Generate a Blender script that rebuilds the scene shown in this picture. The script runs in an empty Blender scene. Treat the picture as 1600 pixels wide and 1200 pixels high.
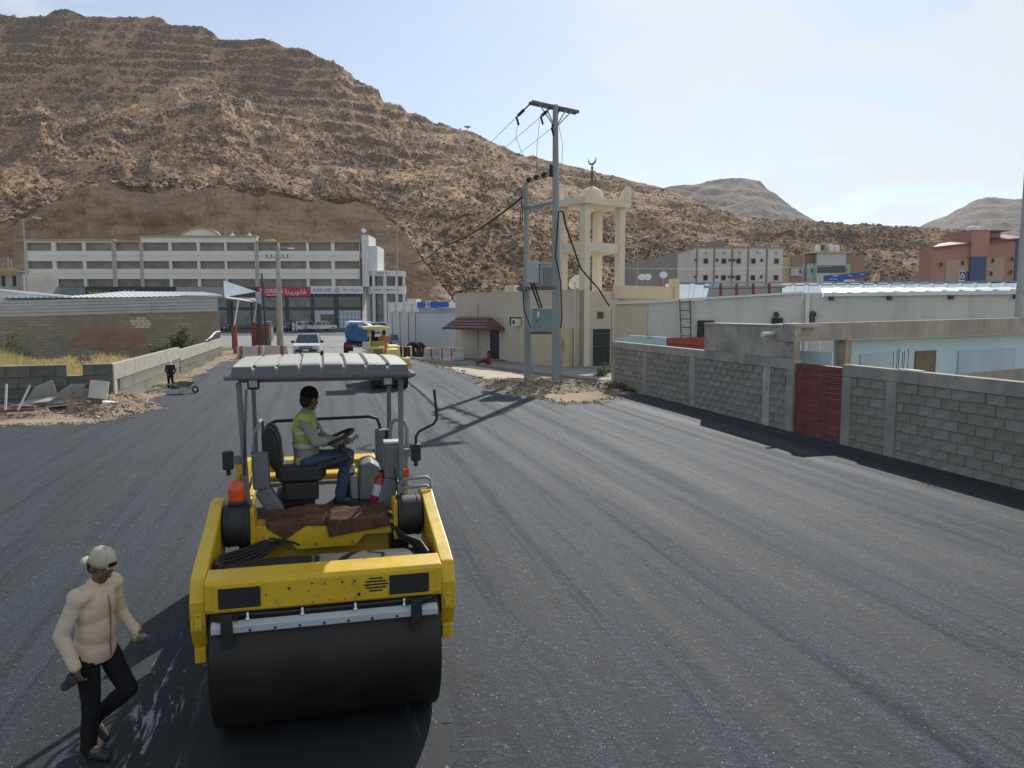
import bpy, math, random
import numpy as np
from mathutils import Vector, Matrix, Euler

R = math.radians
scene = bpy.context.scene
col = scene.collection
rng = random.Random(7)
nrng = np.random.default_rng(11)

# ------------------------------------------------------------------ camera, sky, sun, exposure
CAM_H = 3.6
PITCH = math.atan(113 / 1200)
cam_data = bpy.data.cameras.new('camera')
cam = bpy.data.objects.new('camera', cam_data)
col.objects.link(cam)
cam_data.sensor_width = 36
cam_data.lens = 27
cam_data.clip_start = 0.1
cam_data.clip_end = 9000
cam.location = (0, 0, CAM_H)
cam.rotation_euler = (R(90) - PITCH, 0, 0)
scene.camera = cam

SUN_EL, SUN_AZ = R(37), R(15)          # azimuth: clockwise from +Y
world = bpy.data.worlds.new('World')
scene.world = world
world.use_nodes = True
wn = world.node_tree.nodes
wl = world.node_tree.links
wn.clear()
w_out = wn.new('ShaderNodeOutputWorld')
w_bg = wn.new('ShaderNodeBackground')
w_sky = wn.new('ShaderNodeTexSky')
w_sky.sky_type = 'NISHITA'
w_sky.sun_disc = False
w_sky.sun_elevation = SUN_EL
w_sky.sun_rotation = SUN_AZ
w_sky.altitude = 1500
w_sky.air_density = 1.0
w_sky.dust_density = 1.0
w_sky.ozone_density = 2.2
w_bg.inputs['Strength'].default_value = 0.112
# clouds: soft cumulus and thin veil mixed over the sky by direction
w_tc = wn.new('ShaderNodeTexCoord')
w_sep = wn.new('ShaderNodeSeparateXYZ')
wl.new(w_tc.outputs['Generated'], w_sep.inputs[0])
def wmath(op, a, b=None, c=None):
    n = wn.new('ShaderNodeMath'); n.operation = op
    for i, v in enumerate((a, b, c)):
        if v is None: continue
        if isinstance(v, (int, float)): n.inputs[i].default_value = v
        else: wl.new(v, n.inputs[i])
    return n.outputs[0]
zc = wmath('ADD', wmath('MAXIMUM', w_sep.outputs['Z'], 0.0), 0.18)
w_comb = wn.new('ShaderNodeCombineXYZ')
wl.new(wmath('DIVIDE', w_sep.outputs['X'], zc), w_comb.inputs[0])
wl.new(wmath('DIVIDE', w_sep.outputs['Y'], zc), w_comb.inputs[1])
def wnoise(scale, detail, rough, off):
    m = wn.new('ShaderNodeMapping'); m.inputs['Location'].default_value = off
    wl.new(w_comb.outputs[0], m.inputs[0])
    n = wn.new('ShaderNodeTexNoise'); n.inputs['Scale'].default_value = scale
    n.inputs['Detail'].default_value = detail; n.inputs['Roughness'].default_value = rough
    wl.new(m.outputs[0], n.inputs['Vector'])
    return n.outputs['Fac']
def wramp(v, a, b):
    n = wn.new('ShaderNodeMapRange'); n.interpolation_type = 'SMOOTHSTEP'
    n.inputs['From Min'].default_value = a; n.inputs['From Max'].default_value = b
    wl.new(v, n.inputs['Value'])
    return n.outputs[0]
side = wramp(w_sep.outputs['X'], -0.12, 0.35)          # cloudier to the east
puffs = wramp(wmath('ADD', wnoise(2.3, 10, 0.62, (1.6, 0.4, 0.9)), wmath('MULTIPLY', side, 0.16)), 0.55, 0.68)
veil = wramp(wmath('ADD', wnoise(0.55, 6, 0.55, (7.3, 2.2, 1.0)), wmath('MULTIPLY', side, 0.20)), 0.36, 0.80)
amt = wmath('MINIMUM', wmath('ADD', wmath('ADD', wmath('MULTIPLY', puffs, 0.36), wmath('MULTIPLY', veil, 0.30)), 0.24), 0.90)
w_mix = wn.new('ShaderNodeMix'); w_mix.data_type = 'RGBA'
wl.new(amt, w_mix.inputs['Factor'])
wl.new(w_sky.outputs[0], w_mix.inputs[6])
w_mix.inputs[7].default_value = (5.7, 6.0, 6.05, 1)
wl.new(w_mix.outputs[2], w_bg.inputs['Color'])
wl.new(w_bg.outputs[0], w_out.inputs['Surface'])

sun_data = bpy.data.lights.new('sun', 'SUN')
sun_data.energy = 3.8
sun_data.angle = R(0.55)
sun_data.color = (1.0, 0.972, 0.92)
sun = bpy.data.objects.new('sun', sun_data)
col.objects.link(sun)
sdir = Vector((math.sin(SUN_AZ) * math.cos(SUN_EL), math.cos(SUN_AZ) * math.cos(SUN_EL), math.sin(SUN_EL)))
sun.rotation_euler = sdir.to_track_quat('Z', 'Y').to_euler()
sun.location = sdir * 100

scene.view_settings.view_transform = 'Standard'
scene.view_settings.look = 'None'
scene.view_settings.gamma = 1
scene.view_settings.use_curve_mapping = False
scene.view_settings.exposure = 0.30
scene.render.engine = 'CYCLES'
scene.cycles.use_denoising = True
scene.cycles.max_bounces = 6
scene.cycles.diffuse_bounces = 3

# ------------------------------------------------------------------ surveying: photograph pixel -> place
def ray(px, py):
    X = (px - 800) / 1200; Y = (600 - py) / 1200
    return X, math.cos(PITCH) + Y * math.sin(PITCH), -math.sin(PITCH) + Y * math.cos(PITCH)
def G(px, py, z=0.0):
    r = ray(px, py); t = (z - CAM_H) / r[2]
    return Vector((r[0] * t, r[1] * t, z))
def D(px, py, d):
    r = ray(px, py); t = d / r[1]
    return Vector((r[0] * t, d, CAM_H + r[2] * t))
def on_line(px, A, B):
    "where the sight line of a pixel column crosses the ground line A-B: metres along from A"
    X = (px - 800) / 1200 * 1.0
    # use the column at the horizon: direction (X, cos..) -> solve at ground with depth factor ~1
    r = ray(px, 560)
    dx, dy = B[0] - A[0], B[1] - A[1]
    L = math.hypot(dx, dy)
    det = r[0] * (-dy) + r[1] * dx
    s = (r[0] * A[1] - r[1] * A[0]) / det
    return s * L

# ------------------------------------------------------------------ objects, names, labels
def link(o, parent=None):
    col.objects.link(o)
    if parent is not None: o.parent = parent
    return o
def tag(o, label=None, cat=None, group=None, kind=None):
    if label: o['label'] = label
    if cat: o['category'] = cat
    if group: o['group'] = group
    if kind: o['kind'] = kind
    return o
def thing(name, label, cat, loc=(0, 0, 0), rz=0.0, group=None):
    o = bpy.data.objects.new(name, None)
    o.empty_display_size = 0.3
    o.location = loc; o.rotation_euler = (0, 0, rz)
    link(o)
    return tag(o, label, cat, group)
def copy_tree(o, parent=None):
    c = o.copy(); col.objects.link(c)
    if parent is not None: c.parent = parent
    for ch in list(o.children): copy_tree(ch, c)
    return c

class MB:
    "collects simple shapes; build() links them as one mesh object"
    def __init__(s):
        s.v = []; s.f = []; s.smooth = []
    def add(s, vs, fs, smooth=False):
        b = len(s.v)
        s.v.extend([tuple(v) for v in vs])
        for f in fs:
            s.f.append(tuple(i + b for i in f)); s.smooth.append(smooth)
        return s
    def box(s, c, d, rz=0.0, rot=None, taper=1.0):
        x, y, z = d[0] / 2, d[1] / 2, d[2] / 2
        vs = []
        for k, sz in ((1.0, -z), (taper, z)):
            vs += [(-x * k, -y * k, sz), (x * k, -y * k, sz), (x * k, y * k, sz), (-x * k, y * k, sz)]
        m = rot if rot is not None else Matrix.Rotation(rz, 3, 'Z')
        c = Vector(c)
        vs = [c + m @ Vector(v) for v in vs]
        return s.add(vs, [(3, 2, 1, 0), (4, 5, 6, 7), (0, 1, 5, 4), (1, 2, 6, 5), (2, 3, 7, 6), (3, 0, 4, 7)])
    def span(s, lo, hi):
        return s.box([(a + b) / 2 for a, b in zip(lo, hi)], [abs(b - a) for a, b in zip(lo, hi)])
    def cyl(s, p0, p1, r0, r1=None, n=12, caps=True, smooth=True):
        r1 = r0 if r1 is None else r1
        p0, p1 = Vector(p0), Vector(p1)
        a = (p1 - p0).normalized()
        u = a.orthogonal().normalized(); w = a.cross(u)
        vs = []
        for p, r in ((p0, r0), (p1, r1)):
            for i in range(n):
                t = 2 * math.pi * i / n
                vs.append(p + (u * math.cos(t) + w * math.sin(t)) * r)
        fs = [(i, (i + 1) % n, n + (i + 1) % n, n + i) for i in range(n)]
        s.add(vs, fs, smooth)
        if caps:
            s.add(vs[:n], [tuple(reversed(range(n)))]); s.add(vs[n:], [tuple(range(n))])
        return s
    def tube(s, pts, r, n=6, smooth=True):
        pts = [Vector(p) for p in pts]
        rings = []; prev_u = None
        for i, p in enumerate(pts):
            t = (pts[min(i + 1, len(pts) - 1)] - pts[max(i - 1, 0)]).normalized()
            u = t.orthogonal().normalized() if prev_u is None else (prev_u - t * prev_u.dot(t)).normalized()
            prev_u = u; w = t.cross(u)
            rr = r[i] if isinstance(r, (list, tuple)) else r
            rings.append([p + (u * math.cos(2 * math.pi * k / n) + w * math.sin(2 * math.pi * k / n)) * rr for k in range(n)])
        vs = [v for q in rings for v in q]
        fs = []
        for i in range(len(pts) - 1):
            for k in range(n):
                fs.append((i * n + k, i * n + (k + 1) % n, (i + 1) * n + (k + 1) % n, (i + 1) * n + k))
        s.add(vs, fs, smooth)
        s.add(rings[0], [tuple(reversed(range(n)))]); s.add(rings[-1], [tuple(range(n))])
        return s
    def prism(s, poly, axis, a, b):
        "polygon in the plane across an axis ('x': poly is (y,z); 'y': (x,z); 'z': (x,y)), from a to b"
        def P(p, t):
            return (t, p[0], p[1]) if axis == 'x' else (p[0], t, p[1]) if axis == 'y' else (p[0], p[1], t)
        n = len(poly)
        area = sum(poly[i][0] * poly[(i + 1) % n][1] - poly[(i + 1) % n][0] * poly[i][1] for i in range(n))
        if (area < 0) != (axis == 'y'): poly = list(reversed(poly))
        if a > b: a, b = b, a
        vs = [P(p, a) for p in poly] + [P(p, b) for p in poly]
        fs = [tuple(reversed(range(n))), tuple(range(n, 2 * n))]
        fs += [(i, (i + 1) % n, n + (i + 1) % n, n + i) for i in range(n)]
        return s.add(vs, fs)
    def lathe(s, prof, n=16, c=(0, 0, 0), smooth=True):
        "profile (r, z) turned about the vertical through c"
        vs = []; fs = []
        for r, z in prof:
            for k in range(n):
                t = 2 * math.pi * k / n
                vs.append((c[0] + r * math.cos(t), c[1] + r * math.sin(t), c[2] + z))
        for i in range(len(prof) - 1):
            for k in range(n):
                fs.append((i * n + k, i * n + (k + 1) % n, (i + 1) * n + (k + 1) % n, (i + 1) * n + k))
        s.add(vs, fs, smooth)
        if prof[0][0] > 1e-4: s.add(vs[:n], [tuple(reversed(range(n)))])
        if prof[-1][0] > 1e-4: s.add(vs[-n:], [tuple(range(n))])
        return s
    def ell(s, c, rad, rot=None, n=12, m=8):
        vs = []; fs = []; c = Vector(c)
        for i in range(1, m):
            ph = math.pi * i / m
            for k in range(n):
                t = 2 * math.pi * k / n
                v = Vector((rad[0] * math.sin(ph) * math.cos(t), rad[1] * math.sin(ph) * math.sin(t), -rad[2] * math.cos(ph)))
                vs.append(c + (rot @ v if rot is not None else v))
        b0 = len(vs)
        for zz in (-rad[2], rad[2]):
            v = Vector((0, 0, zz)); vs.append(c + (rot @ v if rot is not None else v))
        for i in range(m - 2):
            for k in range(n):
                fs.append((i * n + k, i * n + (k + 1) % n, (i + 1) * n + (k + 1) % n, (i + 1) * n + k))
        for k in range(n):
            fs.append((b0, (k + 1) % n, k)); fs.append((b0 + 1, (m - 2) * n + k, (m - 2) * n + (k + 1) % n))
        return s.add(vs, fs, True)
    def caps(s, p0, p1, r0, r1=None, n=12):
        "tapered capsule"
        r1 = r0 if r1 is None else r1
        p0, p1 = Vector(p0), Vector(p1); a = (p1 - p0)
        a = a.normalized() if a.length > 1e-6 else Vector((0, 0, 1))
        pts = []; rr = []
        for k in range(1, 5):
            t = math.pi / 2 * k / 4
            pts.append(p0 - a * r0 * math.cos(t)); rr.append(r0 * math.sin(t))
        for k in range(3, 0, -1):
            t = math.pi / 2 * k / 4
            pts.append(p1 + a * r1 * math.cos(t)); rr.append(r1 * math.sin(t))
        pts.insert(4, p1); rr.insert(4, r1)
        u = a.orthogonal().normalized(); w = a.cross(u)
        vs = []; fs = []
        for p, r in zip(pts, rr):
            for k in range(n):
                t = 2 * math.pi * k / n
                vs.append(p + (u * math.cos(t) + w * math.sin(t)) * r)
        for i in range(len(pts) - 1):
            for k in range(n):
                fs.append((i * n + k, i * n + (k + 1) % n, (i + 1) * n + (k + 1) % n, (i + 1) * n + k))
        b0 = len(vs); vs += [p0 - a * r0, p1 + a * r1]; e = (len(pts) - 1) * n
        for k in range(n):
            fs.append((b0, (k + 1) % n, k)); fs.append((b0 + 1, e + k, e + (k + 1) % n))
        return s.add(vs, fs, True)
    def mesh(s, name):
        me = bpy.data.meshes.new(name)
        me.from_pydata(s.v, [], s.f)
        me.polygons.foreach_set('use_smooth', s.smooth)
        me.update()
        return me
    def build(s, name, mat, parent=None, loc=None, bevel=0.0, rz=None, seg=2):
        me = s.mesh(name)
        me.materials.append(mat)
        o = bpy.data.objects.new(name, me)
        if loc is not None: o.location = loc
        if rz is not None: o.rotation_euler = (0, 0, rz)
        link(o, parent)
        if bevel:
            b = o.modifiers.new('edges', 'BEVEL'); b.width = bevel; b.segments = seg; b.limit_method = 'ANGLE'; b.angle_limit = R(40)
            b.harden_normals = False
        return o

def np_mesh(name, verts, faces, mat, smooth=False, parent=None):
    "big mesh from numpy arrays (faces: n x 3 or n x 4)"
    me = bpy.data.meshes.new(name)
    nv, nf, k = len(verts), len(faces), faces.shape[1]
    me.vertices.add(nv); me.vertices.foreach_set('co', np.ascontiguousarray(verts, dtype=np.float32).ravel())
    me.loops.add(nf * k); me.loops.foreach_set('vertex_index', np.ascontiguousarray(faces, dtype=np.int32).ravel())
    me.polygons.add(nf)
    me.polygons.foreach_set('loop_start', np.arange(0, nf * k, k, dtype=np.int32))
    me.polygons.foreach_set('loop_total', np.full(nf, k, dtype=np.int32))
    me.polygons.foreach_set('use_smooth', np.full(nf, smooth, dtype=bool))
    me.update(); me.validate()
    me.materials.append(mat)
    o = bpy.data.objects.new(name, me)
    return link(o, parent)

# ------------------------------------------------------------------ materials
def s2l(c):
    return tuple(((v / 255) / 12.92 if v / 255 <= 0.04045 else ((v / 255 + 0.055) / 1.055) ** 2.4) for v in c) + (1,)
class NT:
    def __init__(s, name):
        s.m = bpy.data.materials.new(name); s.m.use_nodes = True
        s.t = s.m.node_tree; s.n = s.t.nodes; s.l = s.t.links
        s.b = s.n['Principled BSDF']
        s.tc = s.n.new('ShaderNodeTexCoord')
    def put(s, v, sock):
        if isinstance(v, (int, float)): sock.default_value = v
        elif isinstance(v, tuple): sock.default_value = v if len(v) != 3 or sock.type == 'VECTOR' else v + (1,)
        else: s.l.new(v, sock)
    def coords(s, scale=(1, 1, 1), rot=(0, 0, 0), kind='Object'):
        m = s.n.new('ShaderNodeMapping'); m.inputs['Scale'].default_value = scale; m.inputs['Rotation'].default_value = rot
        s.l.new(s.tc.outputs[kind], m.inputs[0]); return m.outputs[0]
    def noise(s, scale, detail=5, rough=0.55, vec=None, dist=0.0):
        n = s.n.new('ShaderNodeTexNoise'); n.inputs['Scale'].default_value = scale
        n.inputs['Detail'].default_value = detail; n.inputs['Roughness'].default_value = rough; n.inputs['Distortion'].default_value = dist
        s.l.new(vec if vec is not None else s.tc.outputs['Object'], n.inputs['Vector']); return n.outputs['Fac']
    def voro(s, scale, out='Distance', vec=None, feature='F1'):
        n = s.n.new('ShaderNodeTexVoronoi'); n.feature = feature; n.inputs['Scale'].default_value = scale
        s.l.new(vec if vec is not None else s.tc.outputs['Object'], n.inputs['Vector']); return n.outputs[out]
    def ramp(s, v, a, b, lo=0.0, hi=1.0):
        n = s.n.new('ShaderNodeMapRange'); n.interpolation_type = 'SMOOTHSTEP'
        n.inputs['From Min'].default_value = a; n.inputs['From Max'].default_value = b
        n.inputs['To Min'].default_value = lo; n.inputs['To Max'].default_value = hi
        s.l.new(v, n.inputs['Value']); return n.outputs[0]
    def math(s, op, a, b=0.0):
        n = s.n.new('ShaderNodeMath'); n.operation = op
        s.put(a, n.inputs[0]); s.put(b, n.inputs[1]); return n.outputs[0]
    def mix(s, f, a, b, mode='MIX'):
        n = s.n.new('ShaderNodeMix'); n.data_type = 'RGBA'; n.blend_type = mode
        s.put(f, n.inputs['Factor']); s.put(a, n.inputs[6]); s.put(b, n.inputs[7]); return n.outputs[2]
    def attr(s, name, out='Fac'):
        n = s.n.new('ShaderNodeAttribute'); n.attribute_name = name; return n.outputs[out]
    def bump(s, h, strength=0.4, dist=0.02):
        n = s.n.new('ShaderNodeBump'); n.inputs['Strength'].default_value = strength; n.inputs['Distance'].default_value = dist
        s.l.new(h, n.inputs['Height'])
        s.l.new(n.outputs[0], s.b.inputs['Normal'])
    def done(s, color=None, rough=None, metal=None, spec=None):
        if color is not None: s.put(color, s.b.inputs['Base Color'])
        if rough is not None: s.put(rough, s.b.inputs['Roughness'])
        if metal is not None: s.put(metal, s.b.inputs['Metallic'])
        if spec is not None: s.put(spec, s.b.inputs['Specular IOR Level'])
        return s.m
def mul(c, k): return tuple(v * k for v in c[:3]) + (1,)
def mat(name, c, rough=0.7, var=0.22, scale=3.0, bump=0.0, bscale=60.0, bdist=0.01, metal=0.0, spec=0.5, dirt=0.0, dirtc=(0.16, 0.13, 0.10, 1), dscale=1.3, stretch=(1, 1, 1)):
    t = NT(name)
    c = c if len(c) == 4 else c + (1,)
    vec = t.coords(stretch)
    n1 = t.noise(scale, 6, 0.6, vec)
    colr = t.mix(t.ramp(n1, 0.3, 0.7), mul(c, 1 - var), mul(c, 1 + var))
    if dirt:
        n2 = t.noise(dscale, 8, 0.7, vec, 0.3)
        colr = t.mix(t.ramp(n2, 0.62 - 0.3 * dirt, 0.80 - 0.1 * dirt, 0, min(1, dirt * 1.4)), colr, dirtc)
    if bump: t.bump(t.noise(bscale, 4, 0.6, vec), bump, bdist)
    return t.done(colr, t.ramp(n1, 0.2, 0.8, max(0.02, rough - 0.08), min(1, rough + 0.08)), metal, spec)

# ------------------------------------------------------------------ numpy noise for land
def _hash(ix, iy, s):
    n = (ix.astype(np.int64) * 374761393 + iy.astype(np.int64) * 668265263 + s * 974711 + 1274126177) & 0xffffffff
    n = ((n ^ (n >> 13)) * 1274126177) & 0xffffffff
    n = ((n ^ (n >> 16)) * 2246822519) & 0xffffffff
    return ((n ^ (n >> 15)) & 0xffffff) / float(0xffffff)
def vnoise(x, y, s=0):
    ix, iy = np.floor(x), np.floor(y); fx, fy = x - ix, y - iy
    fx = fx * fx * (3 - 2 * fx); fy = fy * fy * (3 - 2 * fy)
    a, b = _hash(ix, iy, s), _hash(ix + 1, iy, s); c, d = _hash(ix, iy + 1, s), _hash(ix + 1, iy + 1, s)
    return (a + (b - a) * fx) * (1 - fy) + (c + (d - c) * fx) * fy
def fbm(x, y, octv=5, s=0, gain=0.5):
    t = 0; a = 1; tot = 0
    for o in range(octv):
        t = t + a * vnoise(x, y, s + o); tot += a; a *= gain; x = x * 2.03 + 17.1; y = y * 2.03 + 5.7
    return t / tot
def ridged(x, y, octv=5, s=0):
    t = 0; a = 1; tot = 0
    for o in range(octv):
        t = t + a * (1 - np.abs(2 * vnoise(x, y, s + o) - 1)); tot += a; a *= 0.5; x = x * 2.1 + 3.3; y = y * 2.1 + 9.1
    return t / tot
def grid_faces(n, m):
    i = np.arange(n - 1)[:, None] * m + np.arange(m - 1)[None, :]
    return np.stack([i, i + 1, i + m + 1, i + m], -1).reshape(-1, 4)
# ================================================================== THE LAND
def hill_material(name, grass, soil, rock, dark, cutc):
    t = NT(name)
    cut = t.attr('cut'); steep = t.attr('steep'); gr = t.attr('grass')
    n1 = t.noise(0.9, 7, 0.65); n2 = t.noise(0.12, 5, 0.6); n3 = t.noise(3.0, 5, 0.7)
    c = t.mix(t.ramp(n1, 0.35, 0.65), soil, grass)
    c = t.mix(t.ramp(t.math('ADD', gr, t.math('MULTIPLY', n1, 0.4)), 0.55, 0.85), soil, c)
    c = t.mix(t.ramp(t.math('ADD', steep, t.math('MULTIPLY', t.math('SUBTRACT', n3, 0.5), 0.5)), 0.45, 0.75), c, rock)
    c = t.mix(t.ramp(n2, 0.50, 0.66, 0, 0.62), c, dark)
    n4 = t.noise(0.8, 4, 0.75); n5 = t.voro(0.55)
    c = t.mix(t.ramp(n4, 0.52, 0.58, 0, 0.8), c, dark)
    c = t.mix(t.ramp(n4, 0.46, 0.40, 0, 0.7), c, mul(grass, 1.15))
    n6 = t.noise(1.0, 6, 0.65, t.coords((0.055, 0.016, 0.030), (0, 0.35, 0.45)))
    c = t.mix(t.ramp(n6, 0.52, 0.62, 0, 0.6), c, mul(rock, 0.9))
    c = t.mix(t.ramp(n6, 0.46, 0.36, 0, 0.5), c, mul(grass, 1.1))
    c = t.mix(t.ramp(n5, 0.42, 0.20, 0, 0.45), c, rock)
    vec = t.coords((0.10, 0.10, 0.5))
    strata = t.noise(1.0, 6, 0.7, vec)
    cc = t.mix(t.ramp(strata, 0.35, 0.65), mul(cutc, 0.78), mul(cutc, 1.15))
    cc = t.mix(t.ramp(n2, 0.45, 0.65, 0, 0.5), cc, mul(cutc, 0.7)); cc = t.mix(t.ramp(n4, 0.52, 0.64, 0, 0.5), cc, rock)
    c = t.mix(cut, c, cc)
    t.bump(n3, 0.6, 0.25)
    return t.done(c, 0.95, 0, 0.15)
SKY_X = [-700, -300, 0, 60, 130, 190, 270, 300, 345, 360, 420, 458, 478, 510, 545, 560, 590, 602, 640, 680, 720, 760, 790, 840, 900, 930, 1000, 1050, 1100, 1150, 1200, 1270, 1350, 1430, 1500, 1600, 1900, 2400]
SKY_Y = [60, 20, 17, 20, 13, 28, 28, 40, 46, 54, 57, 72, 76, 88, 105, 122, 131, 150, 172, 190, 199, 212, 229, 247, 263, 269, 286, 299, 319, 336, 343, 348, 351, 357, 361, 374, 400, 420]
def elev(py):
    py = np.asarray(py, float)
    Y = (600 - py) / 1200
    return (-math.sin(PITCH) + Y * math.cos(PITCH)) / (math.cos(PITCH) + Y * math.sin(PITCH))
def make_hill():
    na, nd, nb = 1150, 430, 40
    px = np.linspace(-480, 2080, na)
    X = (px - 800) / 1200
    E_ = elev(np.interp(px, SKY_X, SKY_Y))
    d0 = np.interp(px, [-480, 600, 760, 1000, 1250, 1600, 2080], [186, 186, 178, 190, 215, 240, 260])
    d1 = np.interp(px, [-480, 0, 300, 700, 1000, 1250, 1600, 2080], [560, 560, 560, 520, 480, 420, 400, 400])
    cut_top = np.interp(px, [-480, 0, 180, 460, 560, 620, 700, 730, 2080], [30, 27, 35, 37, 34, 26, 7, 0, 0])
    s = np.linspace(0, 1, nd)[None, :]
    inv = 1 / d0[:, None] * (1 - s) + 1 / d1[:, None] * s
    d = 1 / inv
    back = d1[:, None] + np.linspace(0, 1, nb + 1)[None, 1:] ** 1.5 * 260
    d = np.concatenate([d, back], 1)
    Xg = X[:, None] * np.ones_like(d)
    x, y = Xg * d, d
    kern = np.hanning(181); kern /= kern.sum()
    Es = np.convolve(np.pad(E_, 90, mode='edge'), kern, 'valid')
    zr = CAM_H + Es[:, None] * d1[:, None]
    t = np.clip((d - d0[:, None]) / (d1 - d0)[:, None], 0, None)
    tt = np.minimum(t, 1)
    stp = np.interp(px, [-480, 100, 420, 800, 2080], [.30, .30, .22, .10, .06])[:, None]
    base = zr * ((1 - stp) * tt + stp * tt ** 5) + ((E_ - Es) * d1)[:, None] * np.clip((tt - .70) / .30, 0, 1) ** 1.5
    # the excavated bank behind the long building
    ct = cut_top[:, None]
    wob = (fbm(x * 0.03, y * 0.03, 4, 40) - 0.5) + 0.5 * (fbm(x * 0.15, y * 0.05, 4, 43) - 0.5)
    ct = np.maximum(0, ct * (1 + 0.35 * (fbm(x * 0.035, x * 0 + 2, 5, 47) - 0.5)))
    dd = d - d0[:, None] + wob * 10
    cutz = np.where(dd < 7, np.clip(dd, 0, 7) / 7 * ct * 0.55, ct * 0.55 + np.clip(dd - 11, 0, 6) / 6 * ct * 0.45)
    oncut = (cutz > base) & (ct > 0.5)
    slopez = base
    kk = 5.0; hh = np.clip(.5 + .5 * (cutz - base) / kk, 0, 1); z = np.where(ct > .5, base * (1 - hh) + cutz * hh + kk * hh * (1 - hh), base)
    cutm = np.where((dd < 19) & (ct > 1) & (d < d0[:, None] + 60), np.clip((cutz - base) * 0.5 + 0.5, 0, 1), 0)
    cutm = np.clip(cutm + (fbm(x * .10, y * .10 + z * .1, 4, 48) - .52) * 1.5 * (cutm > .02) * (cutm < .999), 0, 1)
    free = 1 - np.clip(cutm, 0, 1)
    env = np.minimum(1, t * 8) * free
    # gullies and spurs running down the slope
    wx = x + 70 * (fbm(x * 0.008 + 3, y * 0.008, 4, 101) - 0.5) + 22 * (fbm(x * 0.04, y * 0.04, 3, 111) - 0.5)
    wy = y + 70 * (fbm(x * 0.008, y * 0.008 + 7, 4, 121) - 0.5) + 22 * (fbm(x * 0.04, y * 0.04, 3, 131) - 0.5)
    keep = np.minimum(1, (1.02 - tt) * 3 + 0.12)
    gul = ridged(wx * 0.013 + 0.006 * wy, wy * 0.006 - 0.003 * wx, 4, 3)
    z = z + env * (gul - 0.6) * 20 * keep
    lump = fbm(wx * 0.028, wy * 0.028, 4, 23)
    z = z + env * (lump - 0.5) * 10.0 * keep
    crag = np.clip(ridged(wx * 0.045, wy * 0.045, 4, 27) - 0.62, 0, 1) * np.clip(fbm(wx * 0.012, wy * 0.012, 3, 29) * 3 - 1.1, 0, 1)
    z = z + env * crag * 9 * keep
    # strata: hard bands stand as small cliffs
    P = 9.0
    q = (z + 13 * fbm(x * 0.012, y * 0.012, 4, 9) + 4.0 * fbm(x * 0.07, y * 0.07, 4, 19) + 0.05 * x) / P
    f = q - np.floor(q)
    st = np.where(f < 0.62, f * 0.35 / 0.62, 0.35 + (f - 0.62) * 0.65 / 0.38)
    up = np.clip((tt - 0.25) * 1.8, 0.15, 1) * np.interp(px, [-480, 650, 1000, 2080], [1, 1, 0.55, 0.4])[:, None]
    patch = np.clip(fbm(x * 0.022, y * 0.022, 4, 77) * 4.2 - 1.75 + 0.75 * np.clip((tt - .68) * 5, 0, 1), 0.0, 1.25)
    z = z + env * (st - f) * P * up * patch * 1.15
    # boulders and tussocks
    amp = 0.35 + 0.9 * np.clip(fbm(x * 0.03, y * 0.03, 3, 31) * 2.4 - 0.7, 0, 1)
    z = z + env * (fbm(x * 0.20, y * 0.20, 4, 51, 0.6) - 0.5) * 3.4 * amp
    z = z + env * (ridged(x * 0.45, y * 0.45, 2, 57) - 0.6) * 1.1 * amp
    z = z + env * np.maximum(0, vnoise(x * 0.8, y * 0.8, 61) - 0.5) * 1.5 * amp
    z = z + (1 - free) * (fbm(x * 0.12, z * 0.12 + y * 0.1, 5, 71) - 0.5) * 3.0 * np.clip(dd / 4, 0, 1)
    y2 = y + (1 - free) * ((fbm(x * 0.08, z * 0.2, 4, 81) - 0.5) * 7 + (ridged(x * 0.13 + .02 * z, z * 0.03, 4, 85) - .6) * 4.5)
    # behind the ridge the land falls away
    bt = np.maximum(0, d - d1[:, None])
    z = z - bt * 0.28
    z[:, 0] = -1.5
    V = np.stack([x, y2, z], -1)
    # slope for the material
    gz = np.gradient(z, axis=1) / np.maximum(np.gradient(d, axis=1), 1e-3)
    steep = np.clip((gz - 0.55) / 0.8, 0, 1)
    grass = np.clip(fbm(x * 0.025, y * 0.025, 4, 91) * 1.8 - 0.35, 0, 1)
    m = hill_material('hill_rock', (0.53, 0.335, 0.172, 1), (0.29, 0.172, 0.102, 1), (0.118, 0.071, 0.050, 1), (0.060, 0.041, 0.034, 1), (0.34, 0.235, 0.158, 1))
    F = grid_faces(na, nd + nb + 0)
    F = F[:, ::-1] if False else F
    o = np_mesh('hill', V.reshape(-1, 3), F[:, [0, 3, 2, 1]], m)
    me = o.data
    for nm, arr in (('cut', cutm), ('steep', steep), ('grass', grass)):
        a = me.attributes.new(nm, 'FLOAT', 'POINT'); a.data.foreach_set('value', arr.astype(np.float32).ravel())
    tag(o, 'rocky brown hillside with dry grass and banded ledges', None, None, 'structure')
    # loose rocks and shrubs on the slope, far too many to count
    def scatter(name, n, mat_, size, sel, mesh_v, mesh_f, squash, kind_label, sink=0.2):
        vi = nrng.integers(8, na - 8, n * 4); vj = nrng.integers(4, nd, n * 4)
        ok = (free[vi, vj] > 0.3) & (nrng.random(n * 4) < sel[vi, vj])
        vi, vj = vi[ok][:n], vj[ok][:n]
        p = V[vi, vj]; k = len(p)
        sz = size[0] * (size[1] / size[0]) ** (nrng.random(k) ** 1.8)
        ang = nrng.random(k) * 6.28
        mv = mesh_v[None] * (1 + (nrng.random((k,) + mesh_v.shape) - 0.5) * 0.75)
        mv = mv * sz[:, None, None] * np.array([1, 1, squash])
        c, s_ = np.cos(ang)[:, None], np.sin(ang)[:, None]
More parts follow.
